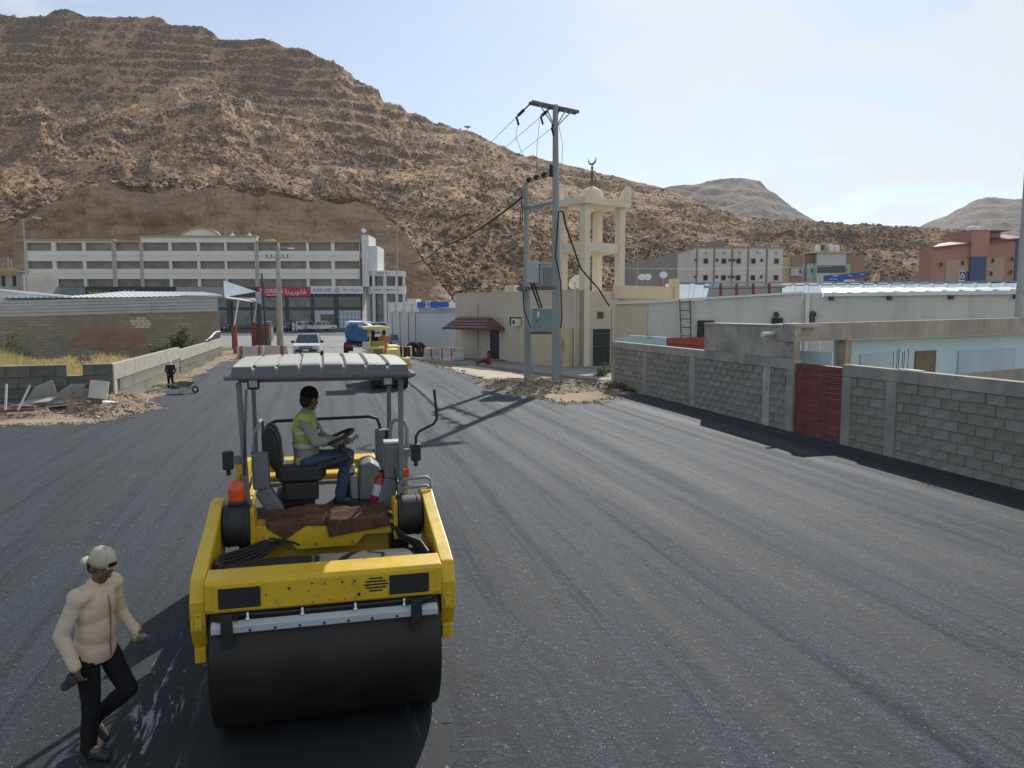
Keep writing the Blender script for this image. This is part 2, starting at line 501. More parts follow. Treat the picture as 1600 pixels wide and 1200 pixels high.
        rx = mv[..., 0] * c - mv[..., 1] * s_; ry = mv[..., 0] * s_ + mv[..., 1] * c
        P3 = np.stack([rx, ry, mv[..., 2]], -1) + p[:, None, :] + np.array([0, 0, 1]) * (sz * sink)[:, None, None]
        F3 = mesh_f[None] + (np.arange(k) * len(mesh_v))[:, None, None]
        oo = np_mesh(name, P3.reshape(-1, 3), F3.reshape(-1, 3), mat_)
        tag(oo, kind_label, None, None, 'stuff')
        return oo
    ico_v, ico_f = ico()
    rock_m = mat('hill_boulder', (0.105, 0.072, 0.054), 0.95, 0.45, 0.4)
    scatter('boulders', 17000, rock_m, (0.25, 1.15), np.clip(amp, 0.2, 1), ico_v, ico_f, 0.75, 'dark loose boulders strewn over the hillside')
    shrub_m = mat('hill_shrub', (0.075, 0.068, 0.038), 0.9, 0.4, 0.6)
    shr_v = []; shr_f = []
    for a in range(7):
        c0 = nrng.normal(0, 0.45, 3); c0[2] = abs(c0[2]) * 0.8
        b0 = len(shr_v)
        for k in range(3): shr_v.append(c0 + nrng.normal(0, 0.45, 3))
        shr_f.append((b0, b0 + 1, b0 + 2))
    scatter('hill_shrubs', 7000, shrub_m, (0.35, 1.15), 0.35 + 0.65 * grass, np.array(shr_v), np.array(shr_f), 0.8, 'small dry dark shrubs dotted over the hillside', 0.3)
    tuft_m = mat('dry_tuft', (0.50, 0.36, 0.19), 0.9, 0.3, 0.6)
    scatter('dry_tufts', 12000, tuft_m, (0.25, 0.8), 0.2 + 0.8 * grass, np.array(shr_v), np.array(shr_f), 0.7, 'pale dry grass tufts dotted over the hillside', 0.25)
    return V, d0, d1, px
def ico():
    g = (1 + 5 ** 0.5) / 2
    v = np.array([(-1, g, 0), (1, g, 0), (-1, -g, 0), (1, -g, 0), (0, -1, g), (0, 1, g), (0, -1, -g), (0, 1, -g), (g, 0, -1), (g, 0, 1), (-g, 0, -1), (-g, 0, 1)], float)
    v /= np.linalg.norm(v[0])
    f = np.array([(0, 11, 5), (0, 5, 1), (0, 1, 7), (0, 7, 10), (0, 10, 11), (1, 5, 9), (5, 11, 4), (11, 10, 2), (10, 7, 6), (7, 1, 8), (3, 9, 4), (3, 4, 2), (3, 2, 6), (3, 6, 8), (3, 8, 9), (4, 9, 5), (2, 4, 11), (6, 2, 10), (8, 6, 7), (9, 8, 1)])
    return v, f
HILL = make_hill()

def far_hill(name, label, xs, ys, d0, d1, seed, hm):
    na, nd = 260, 150
    px = np.linspace(xs[0], xs[-1], na); X = (px - 800) / 1200
    E_ = elev(np.interp(px, xs, ys))
    d = 1 / np.linspace(1 / d0, 1 / d1, nd)[None, :] * np.ones((na, 1))
    d = np.concatenate([d, d1 + np.linspace(20, 500, 14)[None, :] * np.ones((na, 1))], 1)
    x, y = X[:, None] * d, d
    t = np.clip((d - d0) / (d1 - d0), 0, 1)
    zr = CAM_H + E_[:, None] * d1
    z = zr * (0.6 * t + 0.4 * t ** 1.6)
    env = np.minimum(1, t * 6)
    z = z + env * (ridged(x * 0.004, y * 0.003, 5, seed) - 0.6) * 50 * np.minimum(1, (1.02 - t) * 3)
    q = (z + 12 * fbm(x * 0.004, y * 0.004, 4, seed + 9)) / 26; f = q - np.floor(q)
    z = z + env * (np.where(f < 0.6, f * 0.5, 0.3 + (f - 0.6) * 1.75) - f) * 9 * np.clip(t * 1.5 - 0.3, 0, 1)
    z = z + env * (fbm(x * 0.03, y * 0.03, 5, seed + 20) - 0.5) * 12
    z = z - np.maximum(0, d - d1) * 0.3
    o = np_mesh(name, np.stack([x, y, z], -1).reshape(-1, 3), grid_faces(na, d.shape[1])[:, [0, 3, 2, 1]], hm)
    gz = np.gradient(z, axis=1) / np.maximum(np.gradient(d, axis=1), 1e-3)
    for nm, arr in (('cut', z * 0), ('steep', np.clip((gz - 0.35) / 1.0, 0, 1)), ('grass', fbm(x * 0.01, y * 0.01, 4, seed + 3))):
        a = o.data.attributes.new(nm, 'FLOAT', 'POINT'); a.data.foreach_set('value', arr.astype(np.float32).ravel())
    tag(o, label, None, None, 'structure')
FHM = hill_material('far_hill_rock', (0.21, 0.15, 0.095, 1), (0.15, 0.105, 0.07, 1), (0.085, 0.06, 0.046, 1), (0.055, 0.042, 0.036, 1), (0.17, 0.12, 0.09, 1))
far_hill('mountain', 'flat topped far hill with a cliff edge', [880, 960, 1040, 1075, 1120, 1165, 1180, 1195, 1215, 1240, 1270, 1320, 1420], [330, 310, 293, 287, 279, 278, 283, 297, 312, 330, 347, 372, 420], 900, 1500, 5, FHM)
far_hill('mountain', 'low rounded far hill at the right', [1330, 1400, 1430, 1470, 1505, 1530, 1600, 1700, 1850, 2050], [400, 366, 353, 335, 315, 309, 310, 318, 350, 400], 1000, 1750, 15, FHM)

# ------------------------------------------------------------------ ground sheets
def sheet(name, pts, z, m, label=None, kind='structure', edge=0.0):
    "flat sheet from a ground outline; edge > 0 gives it a real thickness"
    n = len(pts)
    vs = [(p[0], p[1], z) for p in pts]; fs = [tuple(range(n))]
    if edge:
        vs += [(p[0], p[1], z - edge) for p in pts]
        fs += [(n + i, n + (i + 1) % n, (i + 1) % n, i) for i in range(n)]
    a = sum(vs[i][0] * vs[(i + 1) % n][1] - vs[(i + 1) % n][0] * vs[i][1] for i in range(n))
    if a < 0: fs = [tuple(reversed(f)) for f in fs]
    me = bpy.data.meshes.new(name); me.from_pydata(vs, [], fs); me.update(); me.materials.append(m)
    o = link(bpy.data.objects.new(name, me))
    return tag(o, label, None, None, kind)

def ground_material():
    t = NT('dry_ground')
    a = t.noise(0.25, 6, 0.6); b = t.noise(3, 7, 0.65); c3 = t.voro(9.0)
    c = t.mix(t.ramp(a, 0.35, 0.65), (0.27, 0.20, 0.135, 1), (0.36, 0.28, 0.19, 1))
    c = t.mix(t.ramp(b, 0.5, 0.75, 0, 0.6), c, (0.20, 0.14, 0.095, 1))
    c = t.mix(t.ramp(c3, 0.10, 0.16, 0.5, 0), c, (0.45, 0.38, 0.30, 1))
    t.bump(b, 0.6, 0.05)
    return t.done(c, 0.95, 0, 0.2)
M_ground = ground_material()
sheet('ground', [(-4000, -400), (4000, -400), (4000, 4500), (-4000, 4500)], -0.02, M_ground, 'dry sandy ground')

ROAD_ROT = R(14.0)     # the road runs 14 degrees left of straight ahead
def asphalt_material(name, dark=1.0, fresh=True):
    t = NT(name)
    lane = t.coords((1, 1, 1), (0, 0, -ROAD_ROT))          # x across the road, y along it
    m1 = t.n.new('ShaderNodeMapping'); m1.inputs['Scale'].default_value = (1.7, 0.04, 1); t.l.new(lane, m1.inputs[0])
    m2 = t.n.new('ShaderNodeMapping'); m2.inputs['Scale'].default_value = (4.6, 0.13, 1); t.l.new(lane, m2.inputs[0])
    streak = t.noise(1.0, 4, 0.55, m1.outputs[0]); streak2 = t.noise(1.0, 5, 0.6, m2.outputs[0])
    cloud = t.noise(0.22, 5, 0.6)
    grain = t.noise(42, 3, 0.85); g2 = t.noise(14, 5, 0.8)
    cell = t.voro(42, 'Color'); cd = t.voro(42, 'Distance')
    sep = t.n.new('ShaderNodeSeparateColor'); t.l.new(cell, sep.inputs[0])
    k = dark * 0.64
    lsep = t.n.new('ShaderNodeSeparateXYZ'); t.l.new(lane, lsep.inputs[0])
    wob = t.math('ADD', lsep.outputs[0], t.math('MULTIPLY', t.math('SUBTRACT', t.noise(0.5, 3, 0.5), 0.5), 1.6))
    left_dark = t.ramp(wob, 1.6, 0.2)  # asphalt colour gets darker toward the left of the road
    lap = t.math('ABSOLUTE', t.math('SUBTRACT', t.math('FRACT', t.math('DIVIDE', wob, 2.05)), 0.5))
    c = t.mix(t.ramp(streak, 0.42, 0.58), (0.034 * k, 0.043 * k, 0.056 * k, 1), (0.110 * k, 0.150 * k, 0.200 * k, 1))
    c = t.mix(t.ramp(streak2, 0.46, 0.62, 0, 0.85), c, (0.016 * k, 0.021 * k, 0.029 * k, 1))
    c = t.mix(t.ramp(cloud, 0.45, 0.70, 0, 0.5), c, (0.095 * k, 0.118 * k, 0.146 * k, 1))
    c = t.mix(t.ramp(grain, 0.40, 0.60), mul((0.012, 0.014, 0.016), k), c)
    c = t.mix(t.ramp(g2, 0.54, 0.68, 0, 0.6), c, mul((0.20, 0.26, 0.32), k))
    c = t.mix(t.math('MULTIPLY', t.ramp(sep.outputs[0], 0.972, 0.978), t.ramp(cd, 0.34, 0.22)), c, (0.42, 0.41, 0.38, 1))
    c = t.mix(t.math('MULTIPLY', left_dark, 0.34), c, (0.012, 0.016, 0.024, 1))
    c = t.mix(t.ramp(lap, 0.475, 0.497, 0, 0.45), c, (0.010, 0.012, 0.016, 1))
    h = t.math('ADD', t.math('MULTIPLY', grain, 0.6), t.math('MULTIPLY', g2, 0.8))
    t.bump(h, 1.0, 0.03)
    rough = t.ramp(t.math('ADD', t.math('MULTIPLY', streak, 0.7), t.math('MULTIPLY', grain, 0.3)), 0.3, 0.7, 0.62, 0.88)
    return t.done(c, rough, 0, 0.42)
M_asphalt = asphalt_material('fresh_asphalt')
M_oldroad = mat('old_road', (0.20, 0.20, 0.20), 0.8, 0.15, 0.6, 0.3, 60)
M_parking = mat('parking_asphalt', (0.055, 0.055, 0.06), 0.85, 0.2, 0.4, 0.3, 60)
M_concrete_pave = mat('pavement_concrete', (0.26, 0.245, 0.22), 0.9, 0.2, 1.2, 0.3, 30, dirt=0.5, dirtc=(0.22, 0.17, 0.12, 1))
M_sand = mat('light_sand', (0.46, 0.38, 0.28), 0.95, 0.15, 0.8, 0.4, 25, 0.03)

WA, WB = G(957, 605), G(1600, 770)                       # foot line of the right block wall
wu = (WB - WA).normalized()                              # toward the camera
def wall_pt(s, off=0.0, z=0.0):
    n = Vector((wu.y, -wu.x, 0))                         # away from the road? fixed below
    return Vector((WA.x + wu.x * s + WN.x * off, WA.y + wu.y * s + WN.y * off, z))
WN = Vector((wu.y, -wu.x, 0))
if WN.x > 0: WN = -WN                                    # WN points to the road side
LA, LB = G(180, 635), G(348, 557)                        # foot line of the left ribbed wall
lu = (LB - LA).normalized(); LNn = Vector((lu.y, -lu.x, 0))
if LNn.x < 0: LNn = -LNn
def lwall_pt(s, off=0.0, z=0.0):
    return Vector((LA.x + lu.x * s + LNn.x * off, LA.y + lu.y * s + LNn.y * off, z))

road_px = [(346, 566), (420, 563), (500, 561), (580, 560), (645, 562), (672, 570), (700, 578), (745, 592), (790, 610), (815, 619), (850, 626), (885, 633), (925, 631), (965, 622), (985, 613)]
road = [G(*p) for p in road_px]
jit = random.Random(3)
fine = []
for a, b in zip(road[:-1], road[1:]):
    for k in range(4):
        p = a.lerp(b, k / 4); fine.append((p.x + jit.uniform(-.07, .07), p.y + jit.uniform(-.16, .16)))
right_edge = [wall_pt(s, -0.06)[:2] for s in (1.6, 8, 15, 24, 34, 44)]
back_edge = [(16, -30), (-40, -30), (-60, 10)]
left_px = [(-160, 680), (-60, 672), (0, 668), (60, 665), (120, 664), (170, 659), (200, 645), (232, 626), (246, 615), (262, 608), (285, 600), (310, 587), (330, 576)]
left = [G(*p) for p in left_px]; lf = []
for a, b in zip(left[:-1], left[1:]):
    for k in range(4):
        p = a.lerp(b, k / 4); lf.append((p.x + jit.uniform(-.12, .12), p.y + jit.uniform(-.12, .12)))
outline = fine + right_edge + back_edge + lf
sheet('road', outline, 0.045, M_asphalt, 'freshly laid dark asphalt road', 'structure', 0.06)

# dirt junction, cross street, parking apron and pavements further off
sheet('street', [G(-200, 541), G(640, 543), G(610, 524.5), G(-200, 524.5)], 0.012, M_oldroad, 'pale worn cross street')
sheet('lane', [G(455, 560), G(575, 560), G(640, 543), G(440, 543)], 0.008, M_oldroad, 'worn lane joining the street')
sheet('parking_lot', [G(-200, 524.2), G(640, 524.2), G(640, 513.5), G(-200, 513.5)], 0.016, M_parking, 'dark parking apron before the shops')
m1, m2 = G(712, 562), G(913, 578)
sheet('pavement', [G(640, 561), G(672, 566), G(760, 574), G(1010, 606), G(1020, 566), G(913, 560), G(712, 548), G(640, 550)], 0.11, M_concrete_pave, 'grey pavement along the mosque', 'structure', 0.14)
sheet('sand_patch', [G(695, 575), G(735, 571), G(800, 583), G(835, 592), G(830, 605), G(790, 604), G(745, 589), G(715, 581)], 0.014, M_sand, 'pale sand strip by the kerb')
# ================================================================== BLOCK WALLS AND THE HOUSE BEHIND THEM
def block_mat(name, c, **k):
    return mat(name, c, 0.92, 0.20, 2.2, 0.5, 70, 0.012, spec=0.25, dirt=0.35, dirtc=(0.11, 0.105, 0.09, 1), dscale=0.9, **k)
M_blk = [block_mat('block_grey', (0.275, 0.258, 0.215)), block_mat('block_pale', (0.305, 0.285, 0.24)), block_mat('block_warm', (0.265, 0.24, 0.195)), block_mat('block_dark', (0.24, 0.228, 0.19))]
M_core = mat('mortar', (0.215, 0.198, 0.165), 0.95, 0.25, 4, 0.5, 60)
M_conc = mat('cast_concrete', (0.36, 0.33, 0.28), 0.9, 0.22, 1.4, 0.35, 40, 0.012, dirt=0.55, dirtc=(0.17, 0.15, 0.12, 1), dscale=0.7, stretch=(1, 1, 0.6))
M_conc2 = mat('grey_concrete', (0.40, 0.36, 0.29), 0.9, 0.25, 1.1, 0.35, 40, 0.012, dirt=0.6, dirtc=(0.19, 0.17, 0.14, 1), dscale=0.8)
M_plaster = mat('rough_plaster', (0.42, 0.40, 0.36), 0.9, 0.2, 3, 0.8, 12, 0.03)
M_redgate = mat('gate_red', (0.235, 0.062, 0.048), 0.62, 0.28, 2.5, 0.2, 40, dirt=0.4, dirtc=(0.27, 0.14, 0.115, 1), dscale=2.5)
M_redframe = mat('gate_frame_red', (0.20, 0.042, 0.035), 0.6, 0.2, 4)
M_blue = mat('pale_blue_paint', (0.50, 0.66, 0.70), 0.85, 0.06, 0.6, 0.1, 30, dirt=0.25, dirtc=(0.40, 0.48, 0.48, 1), dscale=0.6)
M_blue2 = mat('greyer_blue_paint', (0.43, 0.55, 0.60), 0.85, 0.08, 0.6)
M_rebar = mat('rusty_steel', (0.13, 0.085, 0.065), 0.8, 0.3, 8)
M_white = mat('white_paint', (0.72, 0.71, 0.68), 0.8, 0.06, 1.0, 0.1, 30, dirt=0.3, dirtc=(0.42, 0.38, 0.32, 1), dscale=0.5)
M_black = mat('dark_opening', (0.02, 0.02, 0.022), 0.7, 0.3, 3)

def block_mesh(name, w, h, d, m, seed):
    r = random.Random(seed)
    b = MB(); c = 0.006
    lo = [(-w / 2, 0, -h / 2), (w / 2, 0, -h / 2), (w / 2, 0, h / 2), (-w / 2, 0, h / 2)]
    fr = [(-w / 2 + c, -d, -h / 2 + c), (w / 2 - c, -d, -h / 2 + c), (w / 2 - c, -d, h / 2 - c), (-w / 2 + c, -d, h / 2 - c)]
    fr = [(x + r.uniform(-.004, .004), y + r.uniform(-.006, .004), z + r.uniform(-.004, .004)) for x, y, z in fr]
    b.add(lo + fr, [(4, 5, 6, 7), (0, 1, 5, 4), (1, 2, 6, 5), (2, 3, 7, 6), (3, 0, 4, 7), (3, 2, 1, 0)])
    me = b.mesh(name); me.materials.append(m); return me
def block_set(w, h, d):
    return [block_mesh('concrete_block', w, h, d, M_blk[i % 4], 10 + i) for i in range(8)]
def lay_blocks(root, meshes, x0, x1, z0, courses, bw, bh, y=0.0, seed=1, name='concrete_block', skip=None, weights=(5, 3, 3, 2, 5, 3, 3, 2), slots=True):
    r = random.Random(seed); n = 0
    for k in range(courses):
        x = x0 - (bw / 2 if k % 2 else 0)
        while x < x1 - 0.02:
            a, b = max(x, x0), min(x + bw, x1)
            x += bw
            if b - a < 0.06: continue
            zc_ = z0 + (k + 0.5) * bh
            if skip and skip(0.5 * (a + b), zc_): continue
            gap = 0.05 if (slots and k >= courses - 2 and r.random() < 0.22) or (slots and r.random() < 0.025) else 0.0
            o = bpy.data.objects.new(name, r.choices(meshes, weights)[0])
            o.location = ((a + b - gap) / 2, y + r.uniform(-0.006, 0.006), zc_)
            o.scale = ((b - a - gap) / bw, 1, 1 if not gap or r.random() < .6 else 0.99)
            o.rotation_euler = (r.uniform(-.006, .006), r.uniform(-.004, .004), 0)
            link(o, root); n += 1
    return n
BH, BW = 0.2365, 0.47
BLK = block_set(BW - 0.007, BH - 0.007, 0.05)
wrz = math.atan2(wu.y, wu.x)
def wloc(o, s=0.0):
    o.location = (WA.x + wu.x * s, WA.y + wu.y * s, 0); o.rotation_euler = (0, 0, wrz); return o
sp = {k: on_line(k, WA, WB) for k in (957, 964, 1005, 1013, 1078, 1089, 1100, 1193, 1207, 1231, 1241, 1318, 1330, 1387, 1402, 1450)}
S0, SG0, SG1 = -0.1, sp[1241], sp[1318]

w1 = wloc(thing('block_wall', 'long grey block wall with plastered posts running from the mosque to the red gate', 'wall'))
MB().span((S0, 0.022, -0.05), (SG0 - 0.32, 0.22, 1.9)).build('wall_core', M_core, w1)
MB().span((S0 - 0.02, -0.03, 1.892), (SG0 + 0.0, 0.24, 2.2)).build('cap_beam', M_conc, w1, bevel=0.012)
posts1 = [(S0 - 0.03, S0 + 0.32), (sp[1005], sp[1005] + 0.42), (sp[1078], sp[1078] + 0.42), (sp[1193], sp[1193] + 0.40), (SG0 - 0.34, SG0)]
for i, (a, b) in enumerate(posts1):
    MB().span((a, -0.018, -0.06), (b, 0.222, 1.895)).build('concrete_post', M_plaster if i == 3 else M_conc, w1, bevel=0.015)
nb = 0
for (a0, a), (b, b1), sd in zip(posts1[:-1], posts1[1:], range(9)):
    nb += lay_blocks(w1, BLK, a + 0.01, b - 0.01, 0.0, 8, BW, BH, 0.05, 20 + sd)
w2 = wloc(thing('block_wall', 'grey block wall nearest the camera, right of the red gate', 'wall'))
E2 = 26.0
MB().span((SG1 + 0.3, 0.022, -0.05), (46, 0.22, 1.9)).build('wall_core', M_core, w2)
MB().span((SG1, -0.03, 1.892), (46, 0.24, 2.2)).build('cap_beam', M_conc, w2, bevel=0.012)
posts2 = [(SG1, SG1 + 0.36), (sp[1387], sp[1387] + 0.36), (E2, E2 + 0.4)]
for a, b in posts2:
    MB().span((a, -0.018, -0.06), (b, 0.222, 1.895)).build('concrete_post', M_conc, w2, bevel=0.015)
for (a0, a), (b, b1), sd in zip(posts2[:-1], posts2[1:], range(9)):
    nb += lay_blocks(w2, BLK, a + 0.01, b - 0.01, 0.0, 8, BW, BH, 0.05, 40 + sd)

# red double gate with pressed slats
gt = wloc(thing('metal_gate', 'red double gate of pressed horizontal slats set in the block wall', 'gate'))
f = MB()
f.span((SG0 + .002, 0.06, -0.02), (SG0 + 0.17, 0.20, 2.08)); f.span((SG1 - 0.07, 0.06, -0.02), (SG1 - .002, 0.20, 2.08)); f.span((SG0 + 0.172, 0.061, 2.0), (SG1 - 0.072, 0.199, 2.1))
f.build('gate_frame', M_redframe, gt, bevel=0.006)
gx0, gx1 = SG0 + 0.18, SG1 - 0.08; gm = (gx0 + gx1) / 2
slat_me = None
for a, b in ((gx0, gm - 0.015), (gm + 0.015, gx1)):
    lf_ = MB()
    lf_.span((a, 0.10, 0.04), (b, 0.118, 1.99)); lf_.span((a, 0.07, 0.04), (a + 0.045, 0.098, 1.99)); lf_.span((b - 0.045, 0.07, 0.04), (b, 0.098, 1.99))
    leaf = lf_.build('gate_leaf', M_redgate, gt)
    n = 26; hz = 1.93 / n
    if slat_me is None:
        q = MB(); L_ = (b - a) - 0.094; slat_ms = []
        q.prism([(-0.0, -hz * .46), (-0.028, -hz * .25), (-0.028, hz * .12), (0.0, hz * .46)], 'x', -L_ / 2, L_ / 2)
        slat_me = 1
        for i_, (c_, r_) in enumerate((((.20, .058, .046), .62), ((.17, .048, .04), .6), ((.23, .078, .062), .66), ((.16, .045, .038), .62))):
            me_ = q.mesh('slat'); me_.materials.append(mat('slat_red', c_, r_, .3, 6, .2, 40, dirt=.45, dirtc=(.30, .16, .13, 1), dscale=3.5)); slat_ms.append(me_)
    for k in range(n):
        o = bpy.data.objects.new('slat', slat_ms[rng.choice((0, 0, 1, 1, 2, 3))]); o.location = ((a + b) / 2, 0.098, 0.06 + (k + .5) * hz); link(o, leaf)

# house behind the wall: concrete upper wall, long roof beam, pale blue walls
hs = wloc(thing('concrete_house', 'unfinished concrete house with pale blue walls and a long roof beam behind the wall', 'house'))
def hw(P):      # world point -> frame of the wall
    d_ = Vector(P) - Vector((WA.x, WA.y, 0)); return Vector((d_.x * wu.x + d_.y * wu.y, -d_.x * wu.y + d_.y * wu.x, d_.z))
sU = sp[1100]
MB().span((sU, -0.012, 2.203), (SG0 - 0.02, 0.2, 3.12)).build('upper_wall', M_conc2, hs, bevel=0.01)
MB().span((sU - 0.03, -0.03, 3.122), (SG0 - 0.02, 0.9, 3.2)).build('roof_edge', M_conc, hs, bevel=0.008)
# roof beam runs back and right from the gate post
Bp0 = hw(D(1238, 506, wall_pt(SG0).y)); Bp1 = hw(D(1700, 494, 33.0))
def beam(name, a, b, z0a, z1a, z0b, z1b, th, m, parent, side=1):
    a, b = Vector(a[:2]), Vector(b[:2]); u = (b - a).normalized(); n = Vector((-u.y, u.x)) * th * side
    vs = [(a.x, a.y, z0a), (b.x, b.y, z0b), (b.x, b.y, z1b), (a.x, a.y, z1a)]
    vs += [(x + n.x, y + n.y, z) for x, y, z in vs]
    q = MB(); q.add(vs, [(0, 1, 2, 3), (7, 6, 5, 4), (0, 4, 5, 1), (1, 5, 6, 2), (2, 6, 7, 3), (3, 7, 4, 0)] if side > 0 else [(3, 2, 1, 0), (4, 5, 6, 7), (1, 5, 4, 0), (2, 6, 5, 1), (3, 7, 6, 2), (0, 4, 7, 3)])
    return q.build(name, m, parent)
yb = wall_pt(SG0).y
za1, za0 = D(1238, 506, yb).z, D(1238, 534, yb).z
zb1, zb0 = D(1700, 494, 33).z, D(1700, 518, 33).z
beam('roof_beam', Bp0, Bp1, za0, za1, zb0, zb1, 0.35, M_conc, hs)
bu = (Vector(Bp1[:2]) - Vector(Bp0[:2])).normalized(); bn = Vector((-bu.y, bu.x))
for nm, px0, px1 in (('porch_post', 1321, 1331),):
    pass
def behind(px, back):     # point behind the beam line at a pixel column, in wall frame
    a = Vector((WA.x, WA.y)) ; A3 = D(1238, 506, yb); B3 = D(1700, 494, 33)
    s = on_line(px, A3, B3); u3 = (B3 - A3).normalized(); u3.z = 0
    n3 = Vector((-u3.y, u3.x, 0)); n3 = n3 if n3.y > 0 else -n3
    P = A3 + u3 * s + n3 * back; P.z = 0
    return hw(P)
pA, pB = behind(1327, 0.36), behind(1720, 0.36)
beam('blue_wall', pA, pB, -0.02, za0 - 0.02, -0.02, zb0 - 0.02, 0.2, M_blue, hs)
qA, qB = behind(1322, 0.02), behind(1331, 0.02)
beam('porch_post', qA, qB, 0, za0 - 0.003, 0, za0 - 0.003, 0.32, M_conc2, hs)
rA, rB = Vector((SG0 - 1.6, 0.25, 0)), behind(1345, 2.6)
beam('porch_wall', rA, rB, 0, 3.0, 0, 3.0, 0.2, M_conc2, hs)
s1_, s2_ = behind(1238, 0.36), behind(1328, 0.36)
q = MB(); r1_, r2_ = rA, rB
q.add([(s1_.x, s1_.y, za0 + 0.02), (s2_.x, s2_.y, za0 + 0.02), (r2_.x, r2_.y, za0 + 0.02), (r1_.x, r1_.y, za0 + 0.02), (s1_.x, s1_.y, za1 - .03), (s2_.x, s2_.y, za1 - .03), (r2_.x, r2_.y, za1 - .03), (r1_.x, r1_.y, za1 - .03)],
      [(3, 2, 1, 0), (4, 5, 6, 7), (0, 1, 5, 4), (1, 2, 6, 5), (2, 3, 7, 6), (3, 0, 4, 7)])
q.build('porch_roof', M_conc2, hs)
def wallpatch(name, pxa, pxb, ya, yb_, m, depth, parent=hs, back=0.36, sill=None):
    "a panel, door or window set on the blue wall, standing proud of it"
    A_, B_ = behind(pxa, back - depth), behind(pxb, back - depth)
    r_ = ray((pxa + pxb) / 2, 560)
    P = (A_ + B_) / 2
    wp = Vector((WA.x + P.x * wu.x - P.y * wu.y, WA.y + P.x * wu.y + P.y * wu.x, 0))
    z1_, z0_ = D(800, ya, wp.y).z, D(800, yb_, wp.y).z
    return beam(name, A_, B_, max(0, z0_), z1_, max(0, z0_), z1_, depth - 0.004, m, parent)
M_brown = mat('door_brown', (0.17, 0.13, 0.085), 0.7, 0.25, 2)
wallpatch('wall_panel', 1359, 1408, 552, 640, M_blue2, 0.05)
wallpatch('door', 1445, 1476, 548, 640, M_brown, 0.06)
wallpatch('wall_panel', 1512, 1600, 546, 640, M_blue2, 0.05)
wallpatch('wall_plinth', 1509, 1720, 575, 640, M_conc, 0.10)
# low pale blue inner wall seen over the gate
iA, iB = hw(G(1236, 690) + Vector((0.8, 3.0, 0))), hw(G(1321, 700) + Vector((0.8, 3.0, 0)))
MBw = beam('inner_wall', iA, iB, 0, 2.38, 0, 2.38, 0.12, M_blue, hs)
# reinforcing bars standing out of a post
rb = MB()
for k in range(6):
    P = wall_pt(sp[1387] + 0.05 + 0.09 * k, -0.12 - 0.03 * (k % 2))
    L_ = hw(P); rb.cyl((L_.x, L_.y, 2.15), (L_.x + 0.01, L_.y, 2.62 + 0.05 * ((k * 7) % 3)), 0.009, n=6)
rbt = wloc(thing('reinforcing_bars', 'six steel rods sticking up from the wall post right of the gate', 'rebar'))
rb.build('steel_rods', M_rebar, rbt)
sh = MB(); sh.span((sp[1387] + 0.32, 0.02, 2.203), (sp[1387] + 1.0, 0.2, 2.225))
tag(sh.build('board', M_white), 'thin white board lying on the wall beside the steel rods', 'board').matrix_world = Matrix.Translation((WA.x, WA.y, 0)) @ Matrix.Rotation(wrz, 4, 'Z')
sp_ = wloc(thing('drain_pipe', 'short white drain pipe poking out of the concrete wall above the gate', 'pipe'))
sx = on_line(1208, WA, WB)
b = MB(); b.cyl((sx, 0.1, 2.93), (sx + 0.05, -0.42, 2.90), 0.075, n=14, caps=False); b.cyl((sx, 0.1, 2.93), (sx + 0.05, -0.41, 2.90), 0.06, n=14)
b.build('pipe', M_white, sp_)
MB().cyl((sx + 0.043, -0.36, 2.903), (sx + 0.05, -0.43, 2.899), 0.085, n=14).build('pipe_collar', M_white, sp_)

# pale blue hut and red sheet gate behind the far end of the wall
ht = thing('blue_hut', 'low pale blue wall enclosure behind the far end of the block wall', 'hut')
Pa, Pb, Pc = D(962, 530, 39.5), D(984, 524, 38.5), D(1040, 526, 35.0)
for nm, a, b, z in (('wall', Pb, Pc, D(1010, 525, 37).z), ('side_wall', Pa, Pb, D(984, 525, 38.5).z)):
    o = beam(nm, (a.x, a.y), (b.x, b.y), 0, z - (0.12 if nm == 'side_wall' else 0), 0, z, 0.15, M_blue, ht)
rb = MB()
for k in range(4): rb.cyl(D(1010 + 2.5 * k, 530, 36.2), D(1010 + 2.5 * k, 523, 36.2), 0.012, n=5)
rb.build('steel_rods', M_rebar, ht)
rg = thing('red_sheet_gate', 'faded red sheet metal panel behind the block wall', 'panel')
M_redsheet = mat('faded_red', (0.36, 0.075, 0.06), 0.7, 0.2, 1.5, dirt=0.4, dirtc=(0.25, 0.09, 0.07, 1))
Pa, Pb = D(1041, 528, 34.6), D(1104, 526, 31.5)
beam('sheet', Pa, Pb, 0, D(1041, 528, 34.6).z, 0, D(1104, 526, 31.5).z, 0.06, M_redsheet, rg)
beam('rail', Pa + Vector((0, -0.05, 0)), Pb + Vector((0, -0.05, 0)), 2.15, 2.2, 2.15, 2.2, 0.045, M_redframe, rg)

